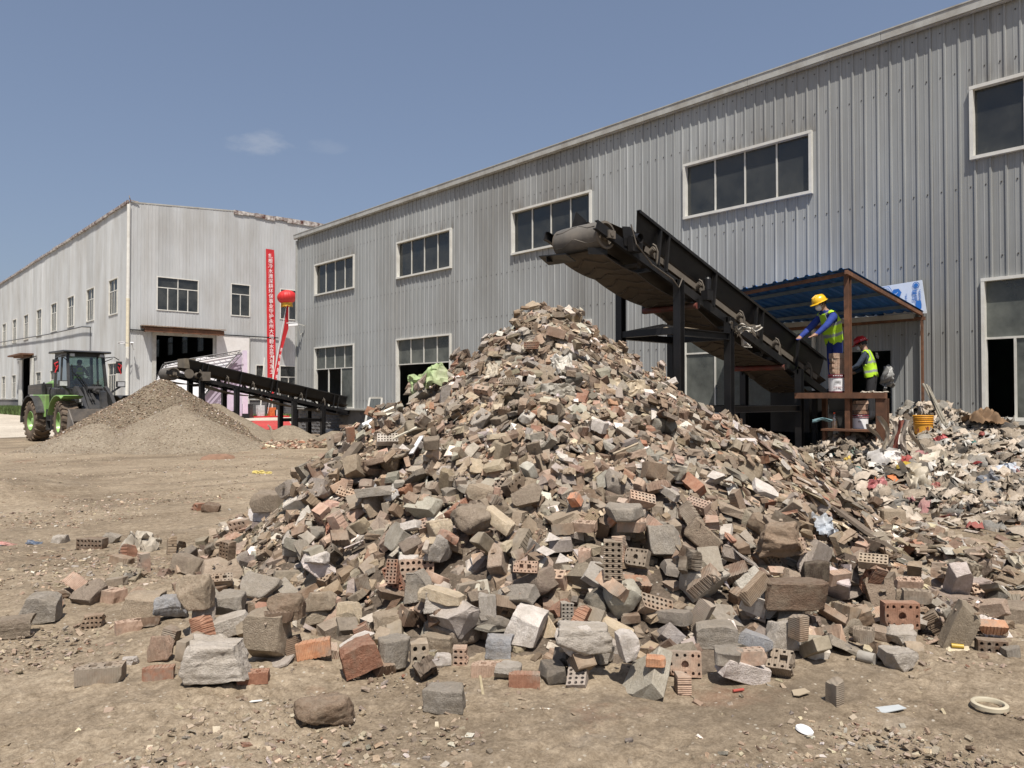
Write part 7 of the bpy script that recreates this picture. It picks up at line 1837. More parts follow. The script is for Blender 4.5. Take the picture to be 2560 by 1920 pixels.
for s in (-1, 1):      # mudguards
    def rear(mb, s=s):
        P = [(-1.48 + .92 * math.cos(t), TR + .92 * math.sin(t)) for t in np.linspace(R(20), R(185), 12)]
        for a, b in zip(P[:-1], P[1:]): mb.add([(a[0], s * .66, a[1]), (b[0], s * .66, b[1]), (b[0], s * 1.3, b[1]), (a[0], s * 1.3, a[1]), (a[0], s * .66, a[1] + .03), (b[0], s * .66, b[1] + .03), (b[0], s * 1.3, b[1] + .03), (a[0], s * 1.3, a[1] + .03)], [(0, 1, 2, 3), (7, 6, 5, 4), (3, 2, 6, 7), (0, 4, 5, 1)])
    part('rear_mudguard', charcoal, rear)
    def frnt(mb, s=s):
        P = [(1.48 + .92 * math.cos(t), TR + .93 * math.sin(t)) for t in np.linspace(R(62), R(165), 8)] 
        P = [(2.15, TR + .90)] + P
        for a, b in zip(P[:-1], P[1:]): mb.add([(a[0], s * .66, a[1]), (b[0], s * .66, b[1]), (b[0], s * 1.3, b[1]), (a[0], s * 1.3, a[1]), (a[0], s * .66, a[1] + .03), (b[0], s * .66, b[1] + .03), (b[0], s * 1.3, b[1] + .03), (a[0], s * 1.3, a[1] + .03)], [(0, 1, 2, 3), (7, 6, 5, 4), (3, 2, 6, 7), (0, 4, 5, 1)])
    part('front_mudguard', lime if s < 0 else charcoal, frnt)
# cab
cabp = part('cab_base', charcoal, SW([(-.75, 1.35), (.62, 1.35), (.70, 1.98), (-.75, 1.98)], -.66, .66), bevel=.03)
for (x0, x1) in ((-.72, -.72), (.60, .40), (-.12, -.14)):
    for s in (-1, 1): part('cab_post', charcoal, lambda mb: mb.bar((x0 + (.06 if x0 > 0 else 0), s * .64, 1.98), (x1, s * .60, 3.26), .09 if x0 != -.12 else .05, .09), cabp)
part('cab_header', charcoal, lambda mb: (mb.box(-.74, -.64, 3.14, .46, .64, 3.27), ), cabp)
part('cab_roof', charcoal, SW([(-.95, 3.27), (.62, 3.275), (.70, 3.31), (.60, 3.36), (-.90, 3.35)], -.82, .82), cabp, bevel=.02)
part('windscreen', glass_cab, lambda mb: mb.add([(.66, -.60, 2.0), (.66, .60, 2.0), (.45, .56, 3.14), (.45, -.56, 3.14)], [(0, 1, 2, 3)]), cabp)
part('rear_window', glass_cab, lambda mb: mb.add([(-.72, -.60, 2.0), (-.72, .60, 2.0), (-.72, .57, 3.14), (-.72, -.57, 3.14)], [(0, 1, 2, 3)]), cabp)
for s in (-1, 1): part('side_window', glass_cab, lambda mb: mb.add([(-.70, s * .645, 2.0), (.64, s * .645, 2.0), (.44, s * .605, 3.14), (-.70, s * .605, 3.14)], [(0, 1, 2, 3)]), cabp)
part('seat', black_steel, lambda mb: (mb.box(-.5, -.24, 1.98, .0, .24, 2.25), mb.box(-.58, -.24, 2.2, -.46, .24, 2.85)), cabp, bevel=.03)
part('steering_wheel', black_steel, lambda mb: (mb.lathe([(.19, 0), (.21, .012), (.19, .024), (.17, .012), (.19, 0)], (.22, 0, 2.38), (-.6, 0, 1), 24), mb.tube([(.22, 0, 2.38), (.42, 0, 2.0)], .03, 8)), cabp)
part('wiper', black_steel, lambda mb: (mb.bar((.70, -.1, 2.02), (.585, -.45, 2.55), .02, .02), mb.bar((.71, .0, 2.02), (.60, -.33, 2.5), .02, .02), mb.bar((.62, -.47, 2.32), (.53, -.50, 2.86), .018, .018)), cabp)
part('dashboard', charcoal, lambda mb: mb.box(.40, -.5, 1.98, .64, .5, 2.12), cabp)
for s in (-1, 1):
    part('work_lamp', simple('lamp_glass', (.5, .5, .5), .2) if s == -1 else MATS['lamp_glass'], lambda mb: mb.box(.50, s * .50 - .07, 3.14, .60, s * .50 + .07, 3.24), cabp)
    mr_ = part('mirror', charcoal, lambda mb: (mb.box(.66, s * 1.08 - .10, 2.55, .72, s * 1.08 + .10, 3.0), mb.tube([(.5, s * .64, 3.12), (.7, s * .9, 3.16), (.69, s * 1.08, 3.05)], .018, 6), mb.tube([(.5, s * .64, 2.98), (.7, s * .85, 3.1)], .016, 6)))
    part('red_ribbon', red_cloth, lambda mb: (mb.tube([(.76, s * 1.03, 2.9), (.77, s * 1.14, 2.84), (.77, s * 1.10, 2.72), (.76, s * 1.02, 2.80), (.78, s * 1.08, 2.62)], .026, 6), mb.tube([(.77, s * 1.06, 2.72), (.78, s * 1.12, 2.52)], .022, 5)), mr_)
    hl_ = part('headlight', charcoal, lambda mb: (mb.box(1.05, s * .98 - .15, 2.02, 1.17, s * .98 + .15, 2.24), mb.bar((1.0, s * .6, 1.75), (1.1, s * .98, 2.05), .07, .07)))
    part('lens', MATS['lamp_glass'], lambda mb: mb.box(1.172, s * .98 - .12, 2.05, 1.185, s * .98 + .12, 2.21), hl_)
part('step_rail', black_steel, lambda mb: (mb.tube([(-.30, -.92, .75), (-.30, -.95, 1.9), (-.15, -.95, 2.0)], .022, 7), mb.tube([(-1.25, -.84, 1.0), (-1.25, -.9, 2.1), (-1.1, -.9, 2.2), (-.95, -.9, 2.1), (-.95, -.86, 1.1)], .02, 7)))
part('ladder', charcoal, lambda mb: (mb.box(-.55, -1.0, .45, -.1, -.75, .50), mb.box(-.55, -.98, .78, -.1, -.75, .83), mb.box(-.58, -.98, .45, -.54, -.78, 1.2), mb.box(-.10, -.98, .45, -.06, -.78, 1.2)))
# front frame, arms, bucket
part('front_frame', charcoal, SW([(.15, .62), (2.0, .60), (1.75, 1.25), (1.15, 2.02), (.75, 2.02), (.55, 1.2), (.15, 1.1)], -.34, .34))
for s in (-1, 1):
    am = part('lift_arm', charcoal, SW([(.80, 1.95), (1.02, 2.05), (1.55, 1.72), (2.25, .98), (2.72, .48), (2.58, .30), (2.18, .52), (1.42, 1.28), (.78, 1.72)], s * .50 - .06, s * .50 + .06))
    part('lift_cylinder', bucket_m, lambda mb: (mb.tube([(.70, s * .40, .95), (1.35, s * .42, 1.22)], .085, 12), mb.tube([(1.3, s * .42, 1.2), (1.75, s * .44, 1.30)], .045, 10)), smooth=40)
    if s == -1:
        M = Matrix.Translation((1.92, -.565, 1.14)) @ Matrix.Rotation(R(48), 4, 'Y') @ Matrix.Rotation(R(90), 4, 'X')
        text('XCMG', .24, am, simple('badge', (.55, .55, .55), .5, var=.05, bumps=0), M)
        part('emblem', MATS['badge'], lambda mb: mb.box(1.50, -.575, 1.47, 1.66, -.563, 1.62), am)
part('tilt_cylinder', charcoal, lambda mb: (mb.tube([(.85, 0, 1.92), (1.6, 0, 1.86)], .10, 14), mb.tube([(1.55, 0, 1.86), (2.05, 0, 1.80)], .05, 10), mb.tube([(1.3, -.25, 1.95), (1.3, .25, 1.95)], .09, 12)), smooth=40)
part('bell_crank', charcoal, SW([(1.98, 1.88), (2.16, 1.84), (2.30, 1.30), (2.60, .85), (2.48, .78), (2.05, 1.25)], -.09, .09))
part('cross_tube', charcoal, lambda mb: (mb.tube([(2.02, -.5, 1.08), (2.02, .5, 1.08)], .12, 14), mb.box(1.82, -.44, 1.02, 2.22, .44, 1.22)), smooth=40)
part('hose', black_steel, lambda mb: [mb.tube([(.8, y, 1.8), (1.0, y - .05, 2.1), (1.3, y - .08, 2.0), (1.45, y, 1.6), (1.7, y, 1.5)], .022, 6) for y in (-.22, -.14, .16, .24)])
BW = 1.28
def bucket_fn(mb):
    out = [(2.62, .86), (2.50, .55), (2.60, .22), (2.95, .08), (3.62, .10)]; inn = [(3.62, .13), (2.97, .12), (2.66, .26), (2.56, .56), (2.66, .82)]
    top = [(2.66, 1.22), (2.60, 1.24)]
    mb.prism(out[::-1] + [(2.56, 1.24), (2.62, 1.24)] + inn[::-1], lambda a, b, d: (a, d, b), -BW, BW)
    for s in (-1, 1): mb.prism([(2.60, 1.24), (3.66, .10), (2.95, .09), (2.60, .22), (2.50, .56)], lambda a, b, d: (a, d, b), s * BW - .02, s * BW + .02)
part('bucket', bucket_m, bucket_fn)
bk = kids(ld)[-1]
part('cutting_edge', bucket_m, lambda mb: mb.box(3.58, -BW - .03, .085, 3.80, BW + .03, .13), bk)
# the driver, seated
hdg = (RT * .75 - FW * .66).normalized()
LZ = math.atan2(hdg.y, hdg.x)
pos = cw(-17.9, 28.7) + hdg * 1.48 - Vector((-hdg.y, hdg.x, 0)) * -.98
ld.location = (pos.x, pos.y, gh(pos.x, pos.y) * 0 + .0); ld.rotation_euler = (0, 0, LZ)
LM = Matrix.Translation(ld.location) @ Matrix.Rotation(LZ, 4, 'Z')

# ================================================================ people
skin_m = simple('skin', (.30, .17, .11), .6, var=.08, bumps=0)
blue_wear = simple('blue_workwear', (.014, .036, .21), .85, var=.15, scale=6, bumps=1.0, bscale=7, bdist=.035)
navy_wear = simple('navy_workwear', (.035, .05, .075), .85, var=.15, scale=6, bumps=1.0, bscale=7, bdist=.035)
black_wear = simple('black_trousers', (.018, .018, .02), .85, var=.15, bumps=.3, bscale=14)
mask_m = simple('white_mask', (.74, .74, .72), .7, var=.03, bumps=0)
boot_m = simple('boots', (.03, .03, .035), .6)
yel_h = simple('yellow_helmet', (.72, .42, .02), .3, var=.03, bumps=0); red_h = simple('red_helmet', (.46, .02, .02), .28, var=.03, bumps=0)
hair_m = simple('hair', (.012, .011, .01), .7)
def vest_mat():
    m, t, b = newmat('hi_vis_vest'); a = nd(t, 'ShaderNodeAttribute'); a.attribute_name = 'Col'
    v = coords(t); t.links.new(a.outputs['Color'], b.inputs['Base Color']); b.inputs['Roughness'].default_value = .7
    bump(t, b, noise(t, v, 8, 4), .5, .02); return m
vest_m = vest_mat()
def skin_body(name, J, E, mats, zones, parent, sub=2):
    """J: joint -> (x,y,z,r); E: edges; one continuous surface grown by the Skin modifier"""
    ks = list(J); me = bpy.data.meshes.new(name); me.from_pydata([J[k][:3] for k in ks], [(ks.index(a), ks.index(b)) for a, b in E], [])
    o = bpy.data.objects.new(name, me); COL.objects.link(o)
    sk = o.modifiers.new('skin', 'SKIN'); sk.use_smooth_shade = True
    ly = me.skin_vertices[0] if me.skin_vertices else None
    if ly is None:
        bpy.context.view_layer.objects.active = o; ly = me.skin_vertices[0]
    for i, k in enumerate(ks):
        r = J[k][3]; ly.data[i].radius = (r if isinstance(r, tuple) else (r, r)); ly.data[i].use_root = (k == 'pelvis')
    ss = o.modifiers.new('subsurf', 'SUBSURF'); ss.levels = ss.render_levels = sub
    dg = bpy.context.evaluated_depsgraph_get(); m2 = bpy.data.meshes.new_from_object(o.evaluated_get(dg)); bpy.data.objects.remove(o); m2.name = name
    m2.materials.clear()
    for m in mats: m2.materials.append(m)
    C = np.empty(len(m2.polygons) * 3); m2.polygons.foreach_get('center', C); C = C.reshape(-1, 3)
    m2.polygons.foreach_set('material_index', [zones(Vector(c)) for c in C]); m2.polygons.foreach_set('use_smooth', [True] * len(m2.polygons))
    o = bpy.data.objects.new(name, m2); COL.objects.link(o); o.parent = parent; return o
def R2(a, b=None): return (a, b if b else a)
def person(base, heading, J, fingers, top_m, leg_m, helmet, label, seated=False, vest=True, stripes=(.30, .62), mask=True, scale=1.0, head_dir=None, helmet_m=None, print_back=None):
    t = empty('person', (0, 0, 0), label, 'person')
    E = [('pelvis', 'waist'), ('waist', 'chest'), ('chest', 'neck'), ('neck', 'head'), ('head', 'crown')]
    for s in 'LR': E += [('chest', 'sh' + s), ('sh' + s, 'el' + s), ('el' + s, 'wr' + s), ('wr' + s, 'pa' + s), ('pelvis', 'hip' + s), ('hip' + s, 'kn' + s), ('kn' + s, 'an' + s), ('an' + s, 'to' + s)]
    h = Vector(J['head'][:3]); nk = Vector(J['neck'][:3]); wr = {s: Vector(J['wr' + s][:3]) for s in 'LR'}; pel = J['pelvis'][2]
    def zones(c):
        if (c - h).length < .17 and c.z > nk.z + .005: return 1
        for s in 'LR':
            e = Vector(J['el' + s][:3]); ax = (wr[s] - e).normalized()
            if (c - wr[s]).dot(ax) > -.01 and (c - wr[s]).length < .14: return 1
        for s in 'LR':
            if (c - Vector(J['an' + s][:3])).length < .13 or (c - Vector(J['to' + s][:3])).length < .10: return 3
        if seated: return 2 if (c.z < pel + .03 or c.x > .22) else 0
        return 2 if c.z < pel + .05 else 0
    # fingers: own tapered chains rooted in the palm, joined to the same body
    for s in fingers:
        P = Vector(J['pa' + s][:3]); d = (P - wr[s]).normalized(); side = d.cross(Vector((0, 0, 1))); side = side.normalized() if side.length > .1 else Vector((0, 1, 0)); dn = Vector((0, 0, -1)) * .6
        for i, (off, L_) in enumerate(((-.030, .060), (-.010, .070), (.010, .066), (.030, .052))):
            a = P + side * off + d * .02; b = a + d * L_ * .5; c = b + (d * .7 + dn * .5).normalized() * L_ * .5
            J[f'f{s}{i}a'] = (*a, .0095); J[f'f{s}{i}b'] = (*b, .0085); J[f'f{s}{i}c'] = (*c, .0065); E += [('pa' + s, f'f{s}{i}a'), (f'f{s}{i}a', f'f{s}{i}b'), (f'f{s}{i}b', f'f{s}{i}c')]
        a = wr[s] + d * .035 + side * .035; b = a + (d + side * .5).normalized() * .035; J[f't{s}a'] = (*a, .011); J[f't{s}b'] = (*b, .009); E += [('pa' + s, f't{s}a'), (f't{s}a', f't{s}b')]
    body = skin_body('body', J, E, [top_m, skin_m, leg_m, boot_m], zones, t)
    hd = (head_dir or Vector((1, 0, 0))).normalized(); ht = (Vector(J['crown'][:3]) - Vector(J['neck'][:3])).normalized(); fw_ = (hd - ht * hd.dot(ht)).normalized(); sd = ht.cross(fw_)
    cz = h + ht * .02
    mb = MB()
    for s in (-1, 1): mb.lathe([(.001, 0), (.02, .004), (.028, .012), (.012, .02)], cz + sd * s * .072 - ht * .01, sd * s, 10, sx=.7, sy=1.2)
    mb.build('ear', skin_m, t)
    mb = MB(); mb.add([cz + fw_ * .085 + ht * .03, cz + fw_ * .112 - ht * .025, cz + fw_ * .088 - ht * .03 + sd * .016, cz + fw_ * .088 - ht * .03 - sd * .016], [(0, 1, 2), (0, 3, 1), (1, 3, 2)]); mb.build('nose', skin_m, t)
    for s in (-1, 1): mb = MB(); mb.lathe([(.001, .0), (.011, -.002), (.013, -.006)], cz + fw_ * .093 + sd * s * .032 + ht * .022, fw_, 8, sy=.6); mb.build('eye', hair_m, t)
    if mask:
        mb = MB(); mb.lathe([(.058, -.02), (.055, .01), (.036, .034), (.001, .046)], cz + fw_ * .075 - ht * .045, (fw_ - ht * .15), 16, xdir=ht, sx=1.05, sy=1.0); mb.build('face_mask', mask_m, t, smooth=60)
        mb = MB()
        for s in (-1, 1): mb.tube([cz + fw_ * .07 + sd * s * .05 - ht * .05, cz + sd * s * .082 - ht * .02], .003, 4); mb.tube([cz + fw_ * .07 + sd * s * .05 - ht * .02, cz + sd * s * .082 + ht * .02], .003, 4)
        mb.build('mask_strap', mask_m, t)
    else:
        mb = MB(); mb.bar(cz + fw_ * .088 - ht * .055 - sd * .02, cz + fw_ * .088 - ht * .055 + sd * .02, .008, .006); mb.build('mouth', simple('lips', (.25, .1, .08), .6) if 'lips' not in MATS else MATS['lips'], t)
    mb = MB(); mb.lathe([(.098, -.055), (.104, .0), (.10, .045), (.07, .085), (.001, .1)], cz + ht * .03 - fw_ * .008, ht, 20, xdir=fw_, sx=1.0, sy=.86, a0=R(70), a1=R(290)); mb.build('hair', hair_m, t, smooth=60)
    if helmet:
        mb = MB(); hc = cz + ht * .052; hx_ = MB()
        mb.lathe([(.132, .0), (.130, .02), (.122, .055), (.103, .088), (.07, .110), (.03, .120), (.001, .122)], hc, ht, 28, xdir=fw_, sx=1.06, sy=.92)
        hm = mb.build('helmet', helmet_m, t, smooth=50)
        mb = MB(); mb.lathe([(.128, .006), (.150, -.004), (.150, -.009), (.126, -.002)], hc, ht, 30, xdir=fw_, sx=1.06, sy=.94); 
        P = [hc + fw_ * (.135 * math.cos(a)) * 1.05 + sd * (.12 * math.sin(a)) + ht * .004 for a in np.linspace(-1.0, 1.0, 9)] + [hc + fw_ * (.185 * math.cos(a * .8)) + sd * (.125 * math.sin(a)) - ht * .012 for a in np.linspace(1.0, -1.0, 9)]
        mb.add(P + [p - ht * .006 for p in P], [tuple(range(18)), tuple(range(35, 17, -1))] + [(i, (i + 1) % 18, 18 + (i + 1) % 18, 18 + i) for i in range(18)]); mb.build('helmet_brim', helmet_m, hm, smooth=40)
        for a in (-.04, 0, .04): mb = MB(); mb.tube([hc + fw_ * .10 + sd * a + ht * .098, hc + sd * a + ht * .124, hc - fw_ * .10 + sd * a + ht * .098], .006, 6); mb.build('helmet_ridge', helmet_m, hm)
        if helmet_m is red_h:
            for a in (110, 145, 180, 215): c = hc + fw_ * .139 * math.cos(R(a)) + sd * .121 * math.sin(R(a)) + ht * .026; mb = MB(); mb.lathe([(.009, 0), (.001, .006)], c, (c - hc).normalized(), 8); mb.build('vent', white_print, hm)
    if vest:
        me = body.data; n = len(me.vertices); co = np.empty(n * 3); me.vertices.foreach_get('co', co); co = co.reshape(-1, 3); no = np.empty(n * 3); me.vertices.foreach_get('normal', no); no = no.reshape(-1, 3)
        a = Vector(J['pelvis'][:3]) - Vector((0, 0, .02)); b = nk - (nk - Vector(J['chest'][:3])) * .12; ax = (b - a); L_ = ax.length; ax = ax / L_
        hgt = (co - np.array(a)) @ np.array(ax); perp = np.linalg.norm((co - np.array(a)) - hgt[:, None] * np.array(ax), axis=1)
        ok = (hgt > 0) & (hgt < L_) & (perp < np.where(hgt > L_ * .62, .235 - .10 * (hgt - L_ * .62) / L_, .26))
        for s in 'LR':
            sh = np.array(J['sh' + s][:3]); el = np.array(J['el' + s][:3]); d_ = (el - sh) / np.linalg.norm(el - sh); q = (co - sh) @ d_; ok &= ~((q > .03) & (np.linalg.norm(co - sh - q[:, None] * d_, axis=1) < .095))
        idx = -np.ones(n, int); faces = []
        for p in me.polygons:
            if all(ok[v] for v in p.vertices): faces.append(list(p.vertices))
        used = sorted({v for f in faces for v in f}); idx[used] = range(len(used)); u = np.array(used)
        V = co[u] + no[u] * .016; inn = co[u] + no[u] * .004; m = len(u)
        vm = bpy.data.meshes.new('vest'); vm.from_pydata(np.vstack([V]).tolist(), [], [[int(idx[v]) for v in f] for f in faces]); vm.materials.append(vest_m); vm.polygons.foreach_set('use_smooth', [True] * len(vm.polygons))
        bm = bmesh.new(); bm.from_mesh(vm); bmesh.ops.subdivide_edges(bm, edges=bm.edges[:], cuts=2, use_grid_fill=True); bm.to_mesh(vm); bm.free()
        vm.polygons.foreach_set('use_smooth', [True] * len(vm.polygons))
        co2 = np.empty(len(vm.vertices) * 3); vm.vertices.foreach_get('co', co2); co2 = co2.reshape(-1, 3)
        hh = (co2 - np.array(a)) @ np.array(ax) / L_; C = np.ones((len(co2), 4), np.float32); C[:, :3] = (.40, .66, .02)
        side = (co2 - np.array(a)) @ np.array(ax.cross(Vector((1, 0, 0))).normalized())
        grey = (np.abs(hh - stripes[0]) < .042) | (np.abs(hh - stripes[1]) < .042) | ((hh > stripes[1]) & (np.abs(np.abs(side) - .105) < .024)); C[grey, :3] = (.25, .26, .27)
        ca = vm.color_attributes.new('Col', 'FLOAT_COLOR', 'POINT'); ca.data.foreach_set('color', C.ravel())
        vo = bpy.data.objects.new('vest', vm); COL.objects.link(vo); vo.parent = t; sd_ = vo.modifiers.new('thickness', 'SOLIDIFY'); sd_.thickness = .008; sd_.offset = -1
    t.location = base; t.rotation_euler = (0, 0, heading); t.scale = (scale,) * 3
    return t
def az(v): return math.atan2(v.y, v.x)
# yellow helmet: leans from the platform and reaches out to the belt
J = dict(pelvis=(0, 0, .93, (.155, .125)), waist=(.03, 0, 1.08, (.15, .12)), chest=(.13, 0, 1.33, (.17, .13)), neck=(.22, 0, 1.50, .058), head=(.285, 0, 1.60, (.078, .088)), crown=(.31, 0, 1.69, .07),
         hipL=(0, .09, .88, .095), hipR=(0, -.09, .88, .095), knL=(.04, .11, .48, .068), knR=(-.01, -.11, .48, .068), anL=(0, .12, .09, .05), anR=(-.06, -.12, .09, .05), toL=(.15, .13, .045, .045), toR=(.09, -.13, .045, .045),
         shL=(.15, .185, 1.40, .075), shR=(.17, -.185, 1.40, .075), elL=(.36, .24, 1.20, .060), elR=(.38, -.22, 1.18, .062), wrL=(.56, .22, 1.04, .042), wrR=(.60, -.18, 1.02, .042), paL=(.62, .21, 1.02, .036), paR=(.66, -.12, 1.0, .036))
b1 = on_z(2092, 977, 1.69); dirn = (-RT * .93 - FW * .25)
bp = at_d(2088, 977, 13.55); bp = Vector((bp.x, bp.y, 1.674))
person(bp, az(dirn), J, 'LR', blue_wear, blue_wear, True, 'worker in a yellow helmet, white mask and blue overalls reaching for the conveyor', stripes=(.28, .60), head_dir=Vector((1, .0, -.42)), helmet_m=yel_h, scale=.99)
# red helmet: stands lower, back turned, by the wall opening
J = dict(pelvis=(0, 0, .90, (.15, .12)), waist=(.02, 0, 1.05, (.145, .12)), chest=(.07, 0, 1.29, (.17, .13)), neck=(.12, 0, 1.45, .058), head=(.175, 0, 1.545, (.078, .086)), crown=(.20, 0, 1.63, .07),
         hipL=(0, .09, .85, .092), hipR=(0, -.09, .85, .092), knL=(.03, .10, .46, .066), knR=(.02, -.10, .46, .066), anL=(0, .11, .08, .05), anR=(0, -.11, .08, .05), toL=(.15, .12, .04, .045), toR=(.15, -.12, .04, .045),
         shL=(.07, .185, 1.36, .064), shR=(.07, -.185, 1.36, .064), elL=(.20, .25, 1.13, .05), elR=(.14, -.25, 1.12, .05), wrL=(.40, .20, 1.02, .034), wrR=(.36, -.18, 1.0, .034), paL=(.47, .18, 1.0, .036), paR=(.43, -.16, .98, .036))
bp2 = at_d(2180, 1052, 14.35); bz = 1.17
w2 = person(Vector((bp2.x, bp2.y, bz)), az(-RT * .80 + FW * .60), J, 'LR', navy_wear, black_wear, True, 'worker in a red helmet seen from behind, dark clothes under a yellow vest', stripes=(.22, .55), head_dir=Vector((1, 0, -.3)), helmet_m=red_h, scale=.93)
M = Matrix.Translation((-.105, -.0, 1.33)) @ Matrix.Rotation(R(-90), 4, 'Z') @ Matrix.Rotation(R(83), 4, 'X')
for tx, z, sz_ in (('环保科技', 1.36, .055), ('安全生产', 1.30, .075)):
    cu = text(tx, sz_, None, ink, Matrix.Translation((-.102 - (1.36 - z) * .22, 0, z)) @ Matrix.Rotation(R(-90), 4, 'Z') @ Matrix.Rotation(R(80), 4, 'X')); cu.parent = w2
# driver of the loader
J = dict(pelvis=(-.25, 0, 2.30, (.15, .12)), waist=(-.25, 0, 2.44, (.15, .12)), chest=(-.24, 0, 2.66, (.17, .13)), neck=(-.20, 0, 2.81, .058), head=(-.17, 0, 2.91, (.078, .086)), crown=(-.16, 0, 3.0, .07),
         hipL=(-.18, .10, 2.28, .09), hipR=(-.18, -.10, 2.28, .09), knL=(.22, .15, 2.30, .068), knR=(.22, -.15, 2.30, .068), anL=(.36, .15, 2.08, .045), anR=(.36, -.15, 2.08, .045), toL=(.46, .15, 2.05, .04), toR=(.46, -.15, 2.05, .04),
         shL=(-.23, .19, 2.72, .062), shR=(-.23, -.19, 2.72, .062), elL=(-.06, .25, 2.50, .048), elR=(-.06, -.25, 2.50, .048), wrL=(.16, .16, 2.46, .033), wrR=(.16, -.16, 2.46, .033), paL=(.22, .14, 2.45, .034), paR=(.22, -.14, 2.45, .034))
person(ld.location, LZ, J, 'LR', navy_wear, black_wear, False, 'driver in a green vest sitting inside the cab of the wheel loader', seated=True, stripes=(.35, .7), mask=False)

# ================================================================ banner, balloon, stage, carpet and small fittings of the far yard
bn = empty('banner', (27.0, 61.8, 4), 'long vertical red banner with white lettering hung on the white workshop', 'banner')
bx0 = on_y(664, 622, 61.9); bx1 = on_y(685, 622, 61.9); bot = on_y(687, 944, 61.9)
X0, X1, ZT, ZB = bx0.x, bx1.x, bx0.z, bot.z
mb = MB(); N = 40; P = []
for i in range(N + 1):
    z = ZT + (ZB - ZT) * i / N; sh_ = (z - ZT) / (ZB - ZT) * .22
    for u in (0, .33, .66, 1): P.append((X0 + (X1 - X0) * u + sh_, 61.86 - .015 * math.sin(i * .9 + u * 5), z))
mb.add(P, [(i * 4 + j, i * 4 + j + 1, i * 4 + j + 5, i * 4 + j + 4) for i in range(N) for j in range(3)]); mb.build('cloth', red_cloth, bn, recalc=False, smooth=60)
chars = '扎根冷水滩深耕环保事业守护永州大地碧水蓝天与净土'; zc0 = on_y(675, 641, 61.9).z; pit = (zc0 - on_y(683, 930, 61.9).z) / (len(chars) - 1)
for i, ch in enumerate(chars):
    z = zc0 - pit * i; sh_ = (ZT - z) / (ZT - ZB) * .22
    text(ch, pit * .98, bn, white_print, Matrix.Translation(((X0 + X1) / 2 + sh_, 61.80, z)) @ Matrix.Rotation(R(90), 4, 'X'), name='character', ext=.004)
bl = empty('balloon', (29, 59.9, 9), 'red lantern balloon with a gold fringe floating in front of the white workshop', 'balloon')
bc = on_y(717, 743, 59.8); br = 23.5 / F_PX * depth(bc)
def lob(mb):
    n = 72; prof = [(math.cos(t), math.sin(t)) for t in np.linspace(-R(86), R(89), 18)]
    P = []; tilt = Matrix.Rotation(R(-9), 4, FW)
    for (c, s_) in prof:
        for k in range(n):
            a = 2 * math.pi * k / n; w = 1 - .045 * (1 - abs(math.sin(a * 9))) ** 3 * c
            P.append(bc + tilt @ Vector((br * c * w * math.cos(a), br * c * w * math.sin(a), br * .76 * s_)))
    mb.add(P, [(i * n + k, i * n + (k + 1) % n, (i + 1) * n + (k + 1) % n, (i + 1) * n + k) for i in range(17) for k in range(n)])
mb = MB(); lob(mb); mb.build('envelope', balloon_m, bl, smooth=70)
mb = MB(); r = random.Random(3)
for k in range(30):
    a = 2 * math.pi * k / 30; L_ = r.uniform(.22, .42); c = bc + Vector((math.cos(a) * br * .55, math.sin(a) * br * .55, -br * .58)); u = Vector((-math.sin(a), math.cos(a), 0)) * .11
    mb.add([c - u, c + u, c + u * .6 + Vector((math.cos(a) * .05, math.sin(a) * .05, -L_)), c - u * .8 + Vector((0, 0, -L_ * .8))], [(0, 1, 2, 3)])
mb.lathe([(br * .60, .0), (br * .52, -.12), (br * .2, -.16)], bc - Vector((0, 0, br * .55)), n=24); mb.build('fringe', gold_cloth, bl)
foot = on_y(669, 1036, 60.6); foot.z = .35
mb = MB(); mb.tube([bc - Vector((0, 0, br * .7)), (bc * .5 + foot * .5), foot], .018, 5); mb.build('tether', white_print, bl)
# the streamer below the balloon
a0 = bc - Vector((0, 0, br * .75)); pts = [a0, a0 * .78 + foot * .22, a0 * .55 + foot * .45, a0 * .3 + foot * .7, a0 * .12 + foot * .88]; wds = [.10, .55, .24, .20, .16]
mb = MB(); P = []
for i, (p, w) in enumerate(zip(pts, wds)):
    for u in (0, .35, .7, 1): P.append(p + Vector((w * u * .95 + .05, -.10 * math.sin(i * 1.6 + u * 3), .0)))
mb.add(P, [(i * 4 + j, i * 4 + j + 1, i * 4 + j + 5, i * 4 + j + 4) for i in range(4) for j in range(3)]); stp = mb.build('streamer', red_cloth, bl, recalc=False, smooth=60)
d_ = (foot - a0).normalized(); tilt_ = math.atan2(d_.x, -d_.z)
for i, ch in enumerate('热烈祝贺项目开业'):
    t_ = .42 + i * .062; p = a0 * (1 - t_) + foot * t_; text(ch, .34, stp, white_print, Matrix.Translation(p + Vector((.15, -.16, 0))) @ Matrix.Rotation(-tilt_, 4, 'Y') @ Matrix.Rotation(R(90), 4, 'X'), name='character', ext=.004, sx=.55)
ba = empty('balloon_anchor', (foot.x, foot.y, 0), 'weighted red stand holding the balloon line on the pavement', 'stand')
mb = MB(); mb.box(foot.x - 1.7, foot.y - .5, .02, foot.x + 1.7, foot.y + .4, .14); mb.build('mat', red_cloth, ba)
for k, (dx, c, hh) in enumerate(((-.9, (.45, .45, .45), .9), (.1, (.5, .12, .03), .7), (.55, (.45, .45, .45), .5))):
    mb = MB(); mb.box(foot.x + dx, foot.y - .2, .14, foot.x + dx + .55, foot.y + .25, .14 + hh); mb.build('weight', simple('weight%d' % k, c, .7), ba)
mb = MB(); mb.tube([(foot.x - .6, foot.y, 1.0), (foot.x - .3, foot.y, 5.0)], .05, 6); mb.tube([(foot.x + .4, foot.y, .8), (foot.x + .5, foot.y, 5.2)], .05, 6); mb.build('pole', trim_white, ba)
